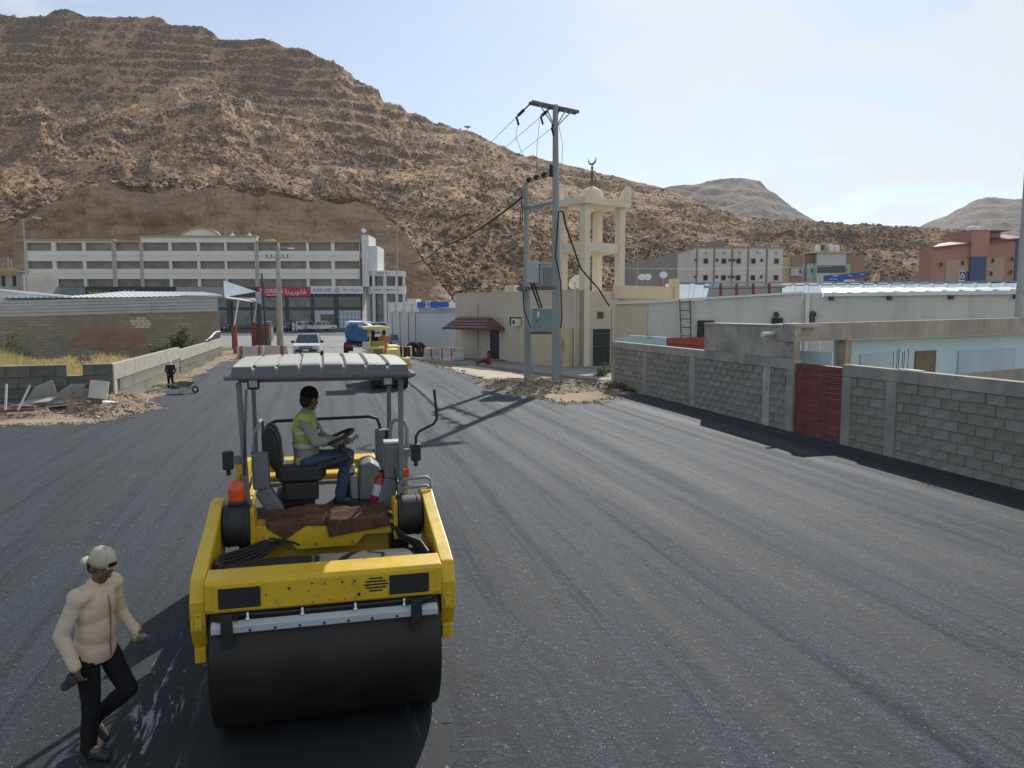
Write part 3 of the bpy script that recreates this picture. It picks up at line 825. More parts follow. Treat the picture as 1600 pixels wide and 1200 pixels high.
# ------------------------------------------------------------------ left: ribbed block wall and plain return wall
lrz = math.atan2(lu.y, lu.x)
lw = thing('ribbed_block_wall', 'low wall of vertically ribbed blocks with a plain upper course, by the worker', 'wall', (LA.x, LA.y, 0), lrz)
LLEN = (LB - LA).length; LS = on_line(281, LA, LB)
M_lw = mat('pale_block', (0.40, 0.37, 0.31), 0.92, 0.14, 1.5, 0.4, 40, 0.012, dirt=0.35, dirtc=(0.28, 0.25, 0.20, 1))
M_lw2 = mat('ribbed_block', (0.38, 0.36, 0.30), 0.92, 0.2, 2.0, 0.4, 40, 0.012, dirt=0.3, dirtc=(0.24, 0.22, 0.18, 1))
M_lw3 = mat('ribbed_block_grey', (0.30, 0.29, 0.25), 0.92, 0.25, 1.6, 0.4, 40, 0.012, dirt=0.4, dirtc=(0.17, 0.16, 0.13, 1))
MB().span((0.02, 0.072, -0.05), (LLEN, 0.22, 1.40)).build('wall_core', M_core, lw)
for a, b, zt in ((0.0, LS, 1.62), (LS + .004, LLEN, 1.46)):
    n = max(1, round((b - a) / 1.9)); st = (b - a) / n
    for k in range(n):
        MB().span((a + k * st + .006, -0.012, zt - 0.62 + 0.0), (a + (k + 1) * st - .006, 0.222, zt)).build('concrete_panel', M_lw, lw, bevel=0.01)
def rib_mesh(w, h, m, ribs=3):
    q = MB(); q.span((-w / 2, -0.0, -h / 2), (w / 2, 0.03, h / 2))
    st = w / ribs
    for k in range(ribs):
        x = -w / 2 + (k + .5) * st
        q.prism([(x - st * .30, 0.0), (x - st * .22, -0.065), (x + st * .22, -0.065), (x + st * .30, 0.0)], 'z', -h / 2 + .012, h / 2 - .012)
    me = q.mesh('ribbed_block'); me.materials.append(m); return me
RB = [rib_mesh(0.5, 0.49, M_lw2), rib_mesh(0.5, 0.49, M_lw3)]
cuts = []
for k in range(2):
    n = int((LS - 0.7) / 0.51)
    for i in range(n):
        o = bpy.data.objects.new('ribbed_block', RB[0 if rng.random() < 0.8 else 1]); o.location = (0.72 + 0.51 * i + (0.2 * k) + .25, 0.05, 0.02 + 0.49 * (k + .5)); o.location.y = .07; link(o, lw)
MB().span((0.0, -0.005, -0.05), (0.45, 0.2, 0.998)).build('corner_post', M_lw, lw, bevel=0.01)
q = MB()
for k in range(2):
    x = LS + 0.25
    while x < LLEN - 0.2:
        for j in range(5):
            xx = x + 0.1 * j; q.prism([(xx - .03, 0.073), (xx - .022, 0.015), (xx + .022, 0.015), (xx + .03, 0.073)], 'z', 0.02 + 0.42 * k, 0.42 + 0.42 * k - 0.02)
        x += 0.5
tag(q.build('ribbed_blocks', M_lw3, lw), kind='stuff')
# plain return wall toward the left of the frame
P0 = G(0, 573, 1.62); P0.z = 0; FP0 = P0; FA = Vector((LA.x, LA.y, 0)); fu = (P0 - FA).normalized(); FLEN = (P0 - FA).length + 9
fw = thing('block_wall', 'dark grey return wall of large blocks with a notch in its top, behind the rubble', 'wall', (FA.x + fu.x * FLEN, FA.y + fu.y * FLEN, 0), math.atan2(-fu.y, -fu.x))
notch = (FLEN - on_line(103, FA, P0), FLEN - on_line(128, FA, P0))
M_blkd = [block_mat('block_deep_grey', (.135, .14, .122)), block_mat('block_deep_warm', (.15, .145, .122)), block_mat('block_deep_green', (.115, .122, .108))]
BIG = [block_mesh('concrete_block', 0.785, 0.394, 0.05, M_blkd[i % 3], 60 + i) for i in range(8)]
q = MB(); q.span((0, 0.052, -0.05), (FLEN - 0.03, 0.2, 1.2)); q.span((0, 0.052, 1.203), (notch[0], 0.2, 1.61)); q.span((notch[1], 0.052, 1.203), (FLEN - 0.03, 0.2, 1.61))
q.build('wall_core', M_core, fw)
lay_blocks(fw, BIG, 0.0, notch[0], 0.02, 4, 0.794, 0.398, 0.05, 71, slots=False)
lay_blocks(fw, BIG, notch[0], notch[1], 0.02, 3, 0.794, 0.398, 0.05, 72, slots=False)
lay_blocks(fw, BIG, notch[1], FLEN - 0.03, 0.02, 4, 0.794, 0.398, 0.05, 73, slots=False)
MB().span((0, -0.004, 1.613), (notch[0], 0.21, 1.64)).build('mortar_top', M_lw, fw)
MB().span((notch[1], -0.004, 1.613), (FLEN - 0.03, 0.21, 1.64)).build('mortar_top', M_lw, fw)
MB().span((notch[0] + .01, -0.004, 1.205), (notch[1] - .01, 0.21, 1.225)).build('mortar_top', M_lw, fw)

# ------------------------------------------------------------------ left: long block building with sheet metal fascia
CA = Vector((-860 / 1200 * 57.0, 57.0, 0)); CB = Vector((-455 / 1200 * 66.0, 66.0, 0)); cu = (CB - CA).normalized(); CL = (CB - CA).length
cb = thing('block_building', 'long low block building with a grey sheet metal fascia and faded red paint', 'building', CA, math.atan2(cu.y, cu.x))
def cmu_material():
    t = NT('weathered_blockwork')
    v = t.n.new('ShaderNodeCombineXYZ'); sx_ = t.n.new('ShaderNodeSeparateXYZ'); t.l.new(t.tc.outputs['Object'], sx_.inputs[0])
    t.l.new(sx_.outputs[0], v.inputs[0]); t.l.new(sx_.outputs[2], v.inputs[1])
    br = t.n.new('ShaderNodeTexBrick'); br.inputs['Scale'].default_value = 1; br.inputs['Brick Width'].default_value = 0.5; br.inputs['Row Height'].default_value = 0.245
    br.inputs['Mortar Size'].default_value = 0.018; br.inputs['Color1'].default_value = (0.36, 0.31, 0.235, 1); br.inputs['Color2'].default_value = (0.27, 0.235, 0.185, 1); br.inputs['Mortar'].default_value = (0.19, 0.165, 0.135, 1)
    t.l.new(v.outputs[0], br.inputs['Vector'])
    n = t.noise(0.5, 6, 0.6)
    c = t.mix(t.ramp(n, 0.35, 0.65, 0, 0.6), br.outputs[0], (0.20, 0.18, 0.14, 1))
    # faded red paint daubed along a stretch of the wall
    x0, x1 = on_line(118, CA, CB), on_line(232, CA, CB)
    def band(sock, a, b, e):
        return t.math('MULTIPLY', t.ramp(sock, a - e, a + e), t.ramp(sock, b + e, b - e))
    n2 = t.noise(0.9, 6, 0.65); xo = t.math('ADD', sx_.outputs[0], t.math('MULTIPLY', t.math('SUBTRACT', n2, .5), 2.4)); zo = t.math('ADD', sx_.outputs[2], t.math('MULTIPLY', t.math('SUBTRACT', n2, .5), 0.9))
    red = t.math('MULTIPLY', t.math('MULTIPLY', band(xo, x0, x1, 0.5), band(zo, 0.4, 2.25, 0.2)), t.ramp(n2, 0.30, 0.62, 0.12, 0.55))
    c = t.mix(red, c, (0.30, 0.095, 0.085, 1))
    t.bump(br.outputs['Fac'], -0.6, 0.02)
    return t.done(c, 0.95, 0, 0.2)
M_cmu = cmu_material()
zt0, zt1 = 3.08, 3.60
def slab(name, pts_front, th, m, parent):
    "thick quad: front face points (x,y,z) counter clockwise from the front, pushed back along +y"
    vs = list(pts_front) + [(x, y + th, z) for x, y, z in pts_front]
    q = MB(); q.add(vs, [(0, 1, 2, 3), (7, 6, 5, 4), (0, 4, 5, 1), (1, 5, 6, 2), (2, 6, 7, 3), (3, 7, 4, 0)]); return q.build(name, m, parent)
slab('wall', [(0, 0, -0.05), (CL, 0, -0.05), (CL, 0, zt1), (0, 0, zt0)], 0.25, M_cmu, cb)
slab('end_wall', [(CL - .25, .252, 0), (CL, .252, 0), (CL, .252, zt1), (CL - .25, .252, zt1)], 9, M_cmu, cb)
M_fascia = mat('grey_sheet', (0.42, 0.43, 0.41), 0.55, 0.10, 0.6, 0.1, 30, metal=0.0, dirt=0.35, dirtc=(0.30, 0.28, 0.24, 1), dscale=0.4)
top0, top1 = 4.32, 4.98
nst = 5
for (xa, xb) in ((0, on_line(57, CA, CB)), (on_line(57, CA, CB), on_line(240, CA, CB)), (on_line(240, CA, CB), CL - 0.1)):
    for k in range(nst):
        za = lambda x, kk: (zt0 + (zt1 - zt0) * x / CL) * (1 - kk / nst) + (top0 + (top1 - top0) * x / CL) * kk / nst
        xa_, xb_ = xa + .012, xb - .012
        q = MB(); z00, z10, z11, z01 = za(xa_, k), za(xb_, k), za(xb_, k + 1), za(xa_, k + 1)
        yf, yb2 = -0.10, -0.055
        vs = [(xa_, yb2, z00 + .01), (xb_, yb2, z10 + .01), (xb_, yf, z10 + .07), (xa_, yf, z00 + .07), (xa_, yf, z01 - .06), (xb_, yf, z11 - .06), (xb_, yb2, z11 - .006), (xa_, yb2, z01 - .006), (xa_, -0.004, z00 + .01), (xb_, -.004, z10 + .01), (xb_, -.004, z11 - .006), (xa_, -.004, z01 - .006)]
        q.add(vs, [(0, 1, 2, 3), (3, 2, 5, 4), (4, 5, 6, 7), (8, 9, 1, 0), (7, 6, 10, 11), (0, 3, 4, 7, 11, 8), (1, 9, 10, 6, 5, 2)])
        q.build('metal_panel', M_fascia, cb)
M_roofw = mat('white_sheet_roof', (0.66, 0.70, 0.70), 0.5, 0.06, 0.5, 0.1, 20, dirt=0.3, dirtc=(0.45, 0.44, 0.40, 1), dscale=0.3)
# sheet roof: low pitch, corrugated, over the right half; a lower shed roof at the left
def corrugated(name, A_, B_, C_, D_, m, parent, pitch=0.4, h=0.04):
    "sheet between A-B (eave) and D-C (ridge) with ribs up the slope"
    A_, B_, C_, D_ = map(Vector, (A_, B_, C_, D_)); n = max(2, int((B_ - A_).length / pitch)); up = Vector((0, 0, h))
    vs = []; 
    for i in range(n):
        for k, (t_, hh) in enumerate(((0, 0), (0.62, 0), (0.70, 1), (0.92, 1))):
            t = (i + t_) / n; vs.append(A_.lerp(B_, t) + up * hh); vs.append(D_.lerp(C_, t) + up * hh)
    vs.append(B_); vs.append(C_)
    fs = [(2 * i, 2 * i + 2, 2 * i + 3, 2 * i + 1) for i in range(len(vs) // 2 - 1)]
    q = MB(); q.add(vs, fs); return q.build(name, m, parent)
xr = on_line(150, CA, CB); xq = on_line(205, CA, CB)
zl = lambda x: top0 + (top1 - top0) * x / CL
corrugated('roof_sheet', (xq, -0.2, zl(xq) + .03), (CL + 0.3, -0.2, zl(CL) + .03), (CL + 0.3, 12, zl(CL) + 0.55), (xq, 12, zl(CL) + 0.52), M_roofw, cb)
corrugated('roof_sheet', (xr - 6, -0.2, zl(xr) + .0), (xq, -0.2, zl(xq) + .028), (xq, 12, zl(CL) + 0.5), (xr - 6, 12, zl(xr) - 0.1), M_roofw, cb)
MB().span((CL - 3, -0.26, zl(CL) - .09), (CL + .3, -0.205, zl(CL) + .02)).build('gutter', M_roofw, cb)
sx0, sx1 = -6, on_line(118, CA, CB)
slab('shed_wall', [(sx0, 2.5, 4.2), (sx1, 2.5, 4.4), (sx1, 2.5, 4.75), (sx0, 2.5, 6.0)], 0.1, M_roofw, cb)
q = MB(); q.add([(sx0, 2.3, 6.0), (sx1, 2.3, 4.72), (sx1, 9, 4.9), (sx0, 9, 6.2), (sx0, 2.3, 6.15), (sx1, 2.3, 4.86), (sx1, 9, 5.0), (sx0, 9, 6.3)], [(0, 1, 5, 4), (4, 5, 6, 7), (3, 2, 1, 0), (1, 2, 6, 5), (2, 3, 7, 6), (3, 0, 4, 7)])
q.build('shed_roof', M_roofw, cb)
# twelve pale bricks filling a hole high in the wall
pale = mat('pale_brick', (0.52, 0.47, 0.39), 0.9, 0.12, 3, 0.3, 40)
bm_ = block_mesh('brick', 0.34, 0.215, 0.03, pale, 5)
px_, pz_ = on_line(206, CA, CB), 2.28
for k in range(4):
    for i in range(4):
        if (k, i) in ((0, 0), (3, 3), (3, 0)): continue
        o = bpy.data.objects.new('brick', bm_); o.location = (px_ + 0.15 + 0.37 * i + 0.12 * (k % 2), 0.0, pz_ + .08 + 0.235 * k); link(o, cb)
# odds and ends lying on the eave
# ================================================================== LETTERING
AR = {'florina': '\ufe8e\ufee8\ufef3\ufead\ufeee\ufee0\ufed3', 'alfa': '\ufe8e\ufed4\ufedf\u0627 \ufe95\ufe8d\ufeae\ufe92\ufe98\ufea8\ufee3'}
def lettering(name, text, size, m, parent, loc, rot=(R(90), 0, 0), width=None, align='CENTER', depth=0.0):
    c = bpy.data.curves.new(name, 'FONT'); c.body = text; c.size = size; c.align_x = align; c.align_y = 'CENTER'; c.extrude = depth; c.resolution_u = 2
    o = bpy.data.objects.new(name, c); col.objects.link(o)
    bpy.context.view_layer.update()
    dg = bpy.context.evaluated_depsgraph_get()
    me = bpy.data.meshes.new_from_object(o.evaluated_get(dg)); w = o.dimensions.x
    bpy.data.objects.remove(o); bpy.data.curves.remove(c)
    me.materials.clear(); me.materials.append(m)
    o = bpy.data.objects.new(name, me); o.location = loc; o.rotation_euler = rot
    if width and w > 0: o.scale = (width / w, 1, 1)
    return link(o, parent)
def flat(name, c, rough=0.6, **k): return mat(name, c, rough, k.pop('var', 0.05), k.pop('scale', 1.5), **k)
M_glassb = mat('brown_glass', (0.20, 0.158, 0.13), 0.4, 0.35, 0.35, spec=0.6)
M_glassd = mat('dark_glass', (0.045, 0.055, 0.06), 0.12, 0.3, 0.5, spec=0.7)
M_spand = mat('cream_cladding', (0.76, 0.725, 0.65), 0.75, 0.05, 0.4, dirt=0.2, dirtc=(0.48, 0.44, 0.38, 1), dscale=0.2)
M_pier = mat('beige_pier', (0.47, 0.42, 0.34), 0.8, 0.06, 0.5)
M_tan = mat('tan_cornice', (0.46, 0.33, 0.19), 0.8, 0.08, 0.5)
M_darkclad = mat('charcoal_cladding', (0.045, 0.048, 0.052), 0.5, 0.2, 0.5)
M_signred = flat('sign_red', (0.52, 0.035, 0.07)); M_signwhite = flat('sign_white', (0.72, 0.72, 0.74)); M_signdark = flat('sign_dark', (0.025, 0.04, 0.04))
M_letw = flat('letter_white', (0.8, 0.8, 0.8)); M_letb = flat('letter_blue', (0.03, 0.055, 0.26)); M_lety = flat('letter_yellow', (0.62, 0.47, 0.12)); M_letr = flat('letter_red', (0.55, 0.05, 0.05))
M_steel = mat('galvanised_steel', (0.34, 0.36, 0.365), 0.55, 0.12, 3, metal=0.3)
M_rubber = mat('black_rubber', (0.022, 0.022, 0.024), 0.85, 0.3, 6, 0.2, 40)
M_chrome = mat('bright_metal', (0.6, 0.6, 0.6), 0.3, 0.1, 3, metal=0.9)

# ================================================================== LONG WHITE BUILDING
LD = 150.0
def FX(px, d=LD): return D(px, 440, d).x
def FZ(py, d=LD): return D(800, py, d).z
lb = thing('commercial_building', 'long four storey cream building with brown window bands and shops at street level', 'building', (0, LD, 0))
MB().span((FX(41), 0.9, 0), (FX(564), 15, FZ(376))).build('wall', M_spand, lb)
secs = [(41, 180, 374, [(46, 83), (90, 131), (136, 177)]), (180, 222, 376, [(184, 220)]), (222, 403, 368, [(226, 265), (270, 309), (314, 352), (356, 399)]), (403, 564, 376, [(406, 435), (439, 479), (484, 518), (524, 562)])]
rows = [(379, 392), (408, 420), (436, 448)]
spans = [None, (392, 408), (420, 436)]
for x0, x1, top, wins in secs:
    MB().span((FX(x0) + .02, 0.0, FZ(379)), (FX(x1) - .02, 0.895, FZ(top + 2.5))).build('parapet', M_spand, lb)
    MB().span((FX(x0) - .1, -0.25, FZ(top + 2.5) + .005), (FX(x1) + .1, 1.2, FZ(top))).build('cornice', M_tan, lb)
    for ya, yb_ in spans[1:]:
        n = max(1, len(wins))
        q = MB(); q.span((FX(x0) + .02, -0.05, FZ(yb_)), (FX(x1) - .02, 0.895, FZ(ya))); o = q.build('spandrel', M_spand, lb)
        lm = MB(); lm.span((FX(x0) + .02, -0.075, FZ((ya + yb_) / 2) - .03), (FX(x1) - .02, -0.052, FZ((ya + yb_) / 2) + .03)); lm.build('trim', M_pier, o)
    for r0, r1 in rows:
        for a, b in wins:
            o = MB().span((FX(a), 0.45, FZ(r1) + .01), (FX(b), 0.6, FZ(r0) - .01)).build('window', M_glassb, lb)
    edges = [x0] + [v for w in wins for v in w] + [x1]
    for i in range(0, len(edges), 2):
        a, b = edges[i], edges[i + 1]
        if b - a < 0.5: continue
        pier = a in (x0,) or b in (x1,)
        MB().span((FX(a) + .03, -0.12 if pier else -0.02, FZ(448)), (FX(b) - .03, 0.89, FZ(379) - .01)).build('column', M_pier if pier else M_spand, lb)
# shaped gable over the middle
pts = [(FX(285), FZ(368)), (FX(345), FZ(368))]
arc = [(FX(345 - 60 * k / 12), FZ(368 - 10.5 * math.sin(math.pi * k / 12) ** 0.8)) for k in range(1, 12)]
MB().prism(pts + arc, 'y', 0.02, 0.7).build('gable', M_spand, lb)
q = MB(); full = [pts[1]] + arc + [pts[0]]
for (xa, za), (xb, zb) in zip(full[:-1], full[1:]):
    q.prism([(xa, za + .01), (xb, zb + .01), (xb, zb + .35), (xa, za + .35)], 'y', -0.2, 0.8)
q.build('gable_trim', M_tan, lb)
# shops
MB().span((FX(41), 0.4, FZ(514)), (FX(564), 0.895, FZ(449))).build('shop_wall', M_darkclad, lb)
bays = [(46, 83), (90, 131), (136, 177), (184, 220), (226, 265), (270, 309), (314, 352), (358, 399), (406, 444), (450, 484), (490, 520), (528, 562)]
M_shopgl = mat('shop_glass', (0.13, 0.15, 0.14), 0.2, 0.4, 0.5, spec=0.6)
M_shopwh = mat('shop_white', (0.50, 0.53, 0.58), 0.6, 0.1, 0.4)
for a, b in bays:
    lab = a in (490, 528)
    MB().span((FX(a), 0.28, FZ(480)), (FX(b), 0.395, FZ(464))).build('window', M_glassd if lab else M_shopgl, lb)
    MB().span((FX(a), 0.28, FZ(513)), (FX(b), 0.395, FZ(485))).build('shop_window', M_shopwh if lab else M_shopgl, lb)
MB().span((FX(499), 0.22, FZ(513)), (FX(522), 0.277, FZ(491))).build('door', M_glassd, lb)
q = MB()
for k in range(6): q.span((FX(529 + 6 * k), 0.25, FZ(512)), (FX(529.6 + 6 * k), 0.278, FZ(487)))
q.span((FX(528), 0.25, FZ(500)), (FX(562), 0.278, FZ(499.4))); q.build('shutter_frame', M_letb, lb)
s = MB().span((FX(403), -0.15, FZ(463)), (FX(484.5), 0.395, FZ(449.5))).build('sign', M_signred, lb)
lettering('lettering', 'FLORINA', 1.2, M_letw, s, (FX(424), -0.16, FZ(455)), width=FX(444) - FX(408))
MB().span((FX(416), -0.165, FZ(461.4)), (FX(434), -0.153, FZ(460.4))).build('sign_line', M_letw, s)
lettering('lettering', AR['florina'], 1.25, M_letw, s, (FX(462), -0.16, FZ(456)), width=FX(478) - FX(446))
s = MB().span((FX(485.2), -0.15, FZ(459)), (FX(567), 0.395, FZ(447))).build('sign', M_signwhite, lb)
lettering('lettering', 'ALFA LABS', 0.85, M_letb, s, (FX(503.5), -0.16, FZ(453.4)), width=FX(518.5) - FX(489), depth=0.02)
lettering('lettering', AR['alfa'], 0.80, M_letb, s, (FX(550), -0.16, FZ(452.6)), width=FX(565) - FX(536), depth=0.02)
q = MB(); dx, dz = FX(527.3), FZ(453.2)
drop = [(0.0, 0.62)] + [(0.46 * math.cos(R(a_)), -0.12 + 0.46 * math.sin(R(a_))) for a_ in range(30, -211, -20)]
n = len(drop)
for i in range(n):
    a_, b_ = drop[i], drop[(i + 1) % n]
    q.prism([(dx + a_[0], dz + a_[1]), (dx + b_[0], dz + b_[1]), (dx + b_[0] * .74, dz - .03 + b_[1] * .74), (dx + a_[0] * .74, dz - .03 + a_[1] * .74)], 'y', -0.18, -0.155)
q.build('emblem', M_letr, s)
q = MB(); q.cyl((dx - .16, -0.17, dz - .28), (dx, -0.17, dz + .15), 0.05, n=5); q.cyl((dx + .16, -0.17, dz - .28), (dx, -0.17, dz + .15), 0.05, n=5); q.build('emblem_mark', M_letr, s)
s = MB().span((FX(134), -0.15, FZ(460)), (FX(274.5), 0.395, FZ(448.5))).build('sign', M_signdark, lb)
q = MB(); r_ = random.Random(5)
for x in (137, 139.5, 141, 143.5, 146.5, 150, 152.5, 157, 159.5, 163, 166.5, 168.5, 171.5):
    hgt = r_.choice((2.2, 3.0, 5.2)); q.prism([(FX(x), FZ(458)), (FX(x + 1.9), FZ(458)), (FX(x + 1.7), FZ(456.6)), (FX(x + .9), FZ(456.6)), (FX(x + .9), FZ(458 - hgt)), (FX(x + .1), FZ(458 - hgt))], 'y', -0.19, -0.155)
q.build('lettering', M_lety, s)
q = MB()
for x in (193, 195.5, 200, 205, 209): q.span((FX(x), -0.19, FZ(454.6)), (FX(x + 1.6), -0.155, FZ(453)))
q.build('lettering', M_letw, s)
MB().span((FX(275), -0.12, FZ(460)), (FX(352), 0.395, FZ(448.5))).build('sign', mat('grey_sign', (0.33, 0.33, 0.34), 0.6, 0.05), lb)
MB().span((FX(42), -0.12, FZ(465)), (FX(133), 0.395, FZ(449))).build('sign', mat('bluegrey_sign', (0.20, 0.23, 0.25), 0.4, 0.15, 0.4), lb)
# rounded corner shopfront and stair tower at the right end
ctx, cty = FX(599.5), 3.0
Rr = FX(630.5) - ctx
def band(name, z0, z1, r, m, parent, a0=180, a1=360, th=0.3, n=24):
    q = MB(); vs = []; fs = []
    for k in range(n + 1):
        a = R(a0 + (a1 - a0) * k / n)
        for rr, z in ((r, z0), (r, z1), (r - th, z1), (r - th, z0)): vs.append((ctx + rr * math.cos(a), cty + rr * math.sin(a), z))
    for k in range(n):
        for j in range(4): fs.append((4 * k + j, 4 * k + (j + 1) % 4, 4 * k + 4 + (j + 1) % 4, 4 * k + 4 + j))
    fs = [tuple(reversed(f)) for f in fs]; fs += [(0, 1, 2, 3), (4 * n + 3, 4 * n + 2, 4 * n + 1, 4 * n)]
    q.add(vs, fs); return q.build(name, m, parent)
M_tower = mat('white_cladding', (0.66, 0.65, 0.63), 0.7, 0.05, 0.4)
band('parapet', FZ(431), FZ(423), Rr, M_tower, lb)
b1_ = band('sign_band', FZ(459), FZ(447), Rr + .06, M_tower, lb)
band('window', FZ(447) + .01, FZ(431) - .01, Rr - 0.5, M_glassd, lb)
band('shop_window', 0.0, FZ(459) - .01, Rr - 0.6, M_shopgl, lb)
for a_ in (200, 238, 275, 312, 345):
    MB().cyl((ctx + (Rr - .2) * math.cos(R(a_)), cty + (Rr - .2) * math.sin(R(a_)), 0), (ctx + (Rr - .2) * math.cos(R(a_)), cty + (Rr - .2) * math.sin(R(a_)), FZ(423) - .02), 0.33, n=12).build('column', M_tower, lb)
def marks(px0, px1, py, m, parent, seed, h=1.8, yo=0.06):
    q = MB(); r_ = random.Random(seed); x = px0
    while x < px1:
        w = r_.uniform(.7, 1.6); X_ = FX(x + w / 2, LD - 1); dx = X_ - ctx
        if abs(dx) < Rr - .1:
            yy = cty - math.sqrt((Rr + yo) ** 2 - dx * dx); q.box((X_, yy - .012, FZ(py) + r_.uniform(-.04, .04)), (0.125 * w * .8, 0.03, 0.125 * h * r_.uniform(.5, 1)))
        x += w + .3
    q.build('lettering', m, parent)
marks(588, 606, 427, M_letb, b1_, 3); marks(580, 595, 453, M_letb, b1_, 4); marks(603, 606, 453, M_letb, b1_, 8, 3.5); marks(609, 624, 453, M_letb, b1_, 5)
MB().cyl((ctx, cty, FZ(432)), (ctx, cty, FZ(424)), Rr - .35, n=28).build('roof', M_tower, lb)
MB().span((FX(566), -0.05, FZ(448)), (FX(577), 8, FZ(367))).build('stair_tower', M_tower, lb)
MB().span((FX(577) + .01, 0.1, FZ(424)), (FX(590), 8, FZ(384))).build('stair_tower', M_tower, lb)
MB().span((FX(563.4), -0.3, FZ(447)), (FX(566), -0.06, FZ(404))).build('pipe_duct', M_darkclad, lb)
MB().span((FX(631), 4, 0), (FX(646), 12, FZ(466))).build('annex', M_tower, lb)
MB().span((FX(405), 4, FZ(376)), (FX(420), 5, FZ(371))).build('roof_box', M_pier, lb)
for px in (348, 376):
    t = thing('roof_tank', ['white peaked roof tank, left of the two on the long cream building', 'white peaked roof tank, right of the two on the long cream building'][px > 360], 'tank', (FX(px), LD + 6, FZ(368)))
    MB().lathe([(0.85, -0.3), (0.85, 0.35), (0.1, 0.95), (0.0, 0.97)], 14).build('tank_body', M_white, t)
    MB().cyl((0, 0, .9), (0, 0, 1.4), 0.06, n=6).build('vent_pipe', M_white, t)
def dish(name, label, P, r, az, m=M_white, group=None, stand=0.8):
    t = thing(name, label, 'dish', P, az, group)
    prof = [(r * math.sin(a_), r * 0.9 * (1 - math.cos(a_))) for a_ in [R(58) * k / 6 for k in range(7)]]
    q = MB(); q.lathe(prof, 16); o = q.build('reflector', m, t); o.rotation_euler = (R(62), 0, 0); o.location = (0, 0, stand)
    MB().cyl((0, 0.06, 0), (0, 0.06, stand), 0.035 * r / .5, n=6).build('stand', M_steel, t)
    q = MB(); q.cyl((0, -0.02, stand - r * .4), (0, -r * .9, stand + r * .1), 0.02, n=5); q.build('feed_arm', M_steel, t)
    return t
dish('satellite_dish', 'white satellite dish on the stair tower of the long cream building', (FX(568), LD + 1, FZ(367)), .6, R(20))

# building site at the far left
us = thing('unfinished_building', 'grey concrete shell with timber shuttering along its roof edge at the far left', 'building', (0, 128, 0))
MB().span((D(-60, 440, 128).x, 0, 0), (D(36, 440, 128).x, 10, D(0, 428, 128).z)).build('wall', mat('raw_concrete', (0.34, 0.32, 0.29), 0.9, 0.15, 0.4), us)
M_wood = mat('raw_timber', (0.42, 0.30, 0.17), 0.85, 0.25, 1)
x0 = D(-60, 440, 128).x; x1 = D(39, 440, 128).x; zr = D(0, 428, 128).z
plank = MB().span((-0.12, -0.1, 0), (0.12, 0.0, 1.05)).mesh('plank'); plank.materials.append(M_wood)
for k in range(int((x1 - x0) / 0.42)):
    o = bpy.data.objects.new('plank', plank); o.location = (x0 + .42 * k + rng.uniform(-.05, .05), -0.3, zr - 0.15 + rng.uniform(-.08, .08)); link(o, us)
MB().span((x0, -0.29, zr + 0.3), (x1, 0.5, zr + 0.5)).build('formwork', M_wood, us)
for px in (5, 22): MB().span((D(px, 440, 128).x - .25, -0.04, D(0, 436, 128).z - 1.2), (D(px, 440, 128).x + .35, 0.02, D(0, 431, 128).z)).build('window', M_black, us)
for px in (2, 7, 28): MB().cyl((D(px, 440, 128).x, 2, zr), (D(px, 440, 128).x, 2, zr + 2.2 + (px % 3) * .3), 0.12, n=6).build('column_bar', M_conc, us)

# ================================================================== STREET LAMPS AND UTILITY POLES
def lamp_post(label, px, base_py, top_py, d, arms=2, group='street lamps', r=0.11, reach=1.6, tilt=12, wire=False):
    P = D(px, 480, d); P.z = 0; top = D(px, top_py, d).z
    t = thing('street_lamp', label, 'street lamp', P, 0, group)
    MB().cyl((0, 0, 0), (0, 0, top), r, r * .55, n=10).build('pole', M_steel, t)
    for s in ((-1, 1) if arms == 2 else (arms,)):
        q = MB(); q.tube([(0, 0, top - .15), (s * reach * .45, 0, top + .15), (s * reach * .75, 0, top + .22)], r * .38, 6); q.build('arm', M_steel, t)
        MB().box((s * reach * 1.0, 0, top + .26), (reach * .6, 0.30, 0.12), rot=Matrix.Rotation(R(-s * tilt), 3, 'Y')).build('lamp_head', M_white, t, bevel=.03)
    return t
lamp_post('grey twin arm street lamp in front of the long cream building at the far left', 44, 0, 343, 118, 2, r=.16, reach=2.1, tilt=-12)
lamp_post('slim street lamp beside the rounded corner shopfront', 622, 0, 356, 112, 2, reach=1.2, r=.11)
lamp_post('grey street lamp in front of the hillside right of the prayer tower', 995, 0, 374, 82, 2, reach=.9, r=.07)
lamp_post('slim cream street lamp before the brown and green far building', 1253, 0, 386, 118, 1, reach=.6, r=.11)
# concrete pole with crossarm
def P0(px, d): p = D(px, 500, d); p.z = 0; return p
t = thing('utility_pole', 'thick concrete utility pole with a crossarm in front of the shops', 'utility pole', P0(437, 82))
zt = D(437, 385, 82).z
MB().cyl((0, 0, -.1), (0, 0, zt), 0.36, 0.20, n=14).build('pole', M_conc2, t)
MB().box((0, -0.22, D(437, 403, 82).z), (2.4, 0.12, 0.14)).build('crossarm', M_steel, t)
q = MB()
for x in (-1.1, -.6, .6, 1.1): q.cyl((x, -.22, D(437, 403, 82).z + .07), (x, -.22, D(437, 403, 82).z + .35), 0.06, n=8)
q.build('insulators', M_rubber, t)
q = MB(); q.tube([(0, -.2, D(437, 389, 82).z), (0.5, -.3, D(437, 387, 82).z), (1.3, -.4, D(437, 388, 82).z)], .05, 6); q.build('lamp_arm', M_steel, t)
MB().box((1.5, -.4, D(437, 388.5, 82).z), (.6, .25, .12)).build('lamp_head', M_white, t)
t = thing('steel_post', 'thin dark steel post beside the brown box by the canopy', 'post', P0(416, 78))
q = MB(); q.cyl((0, 0, 0), (-0.32, 0, D(412, 427, 78).z), 0.11, .10, n=8); q.build('post', M_darkclad, t)
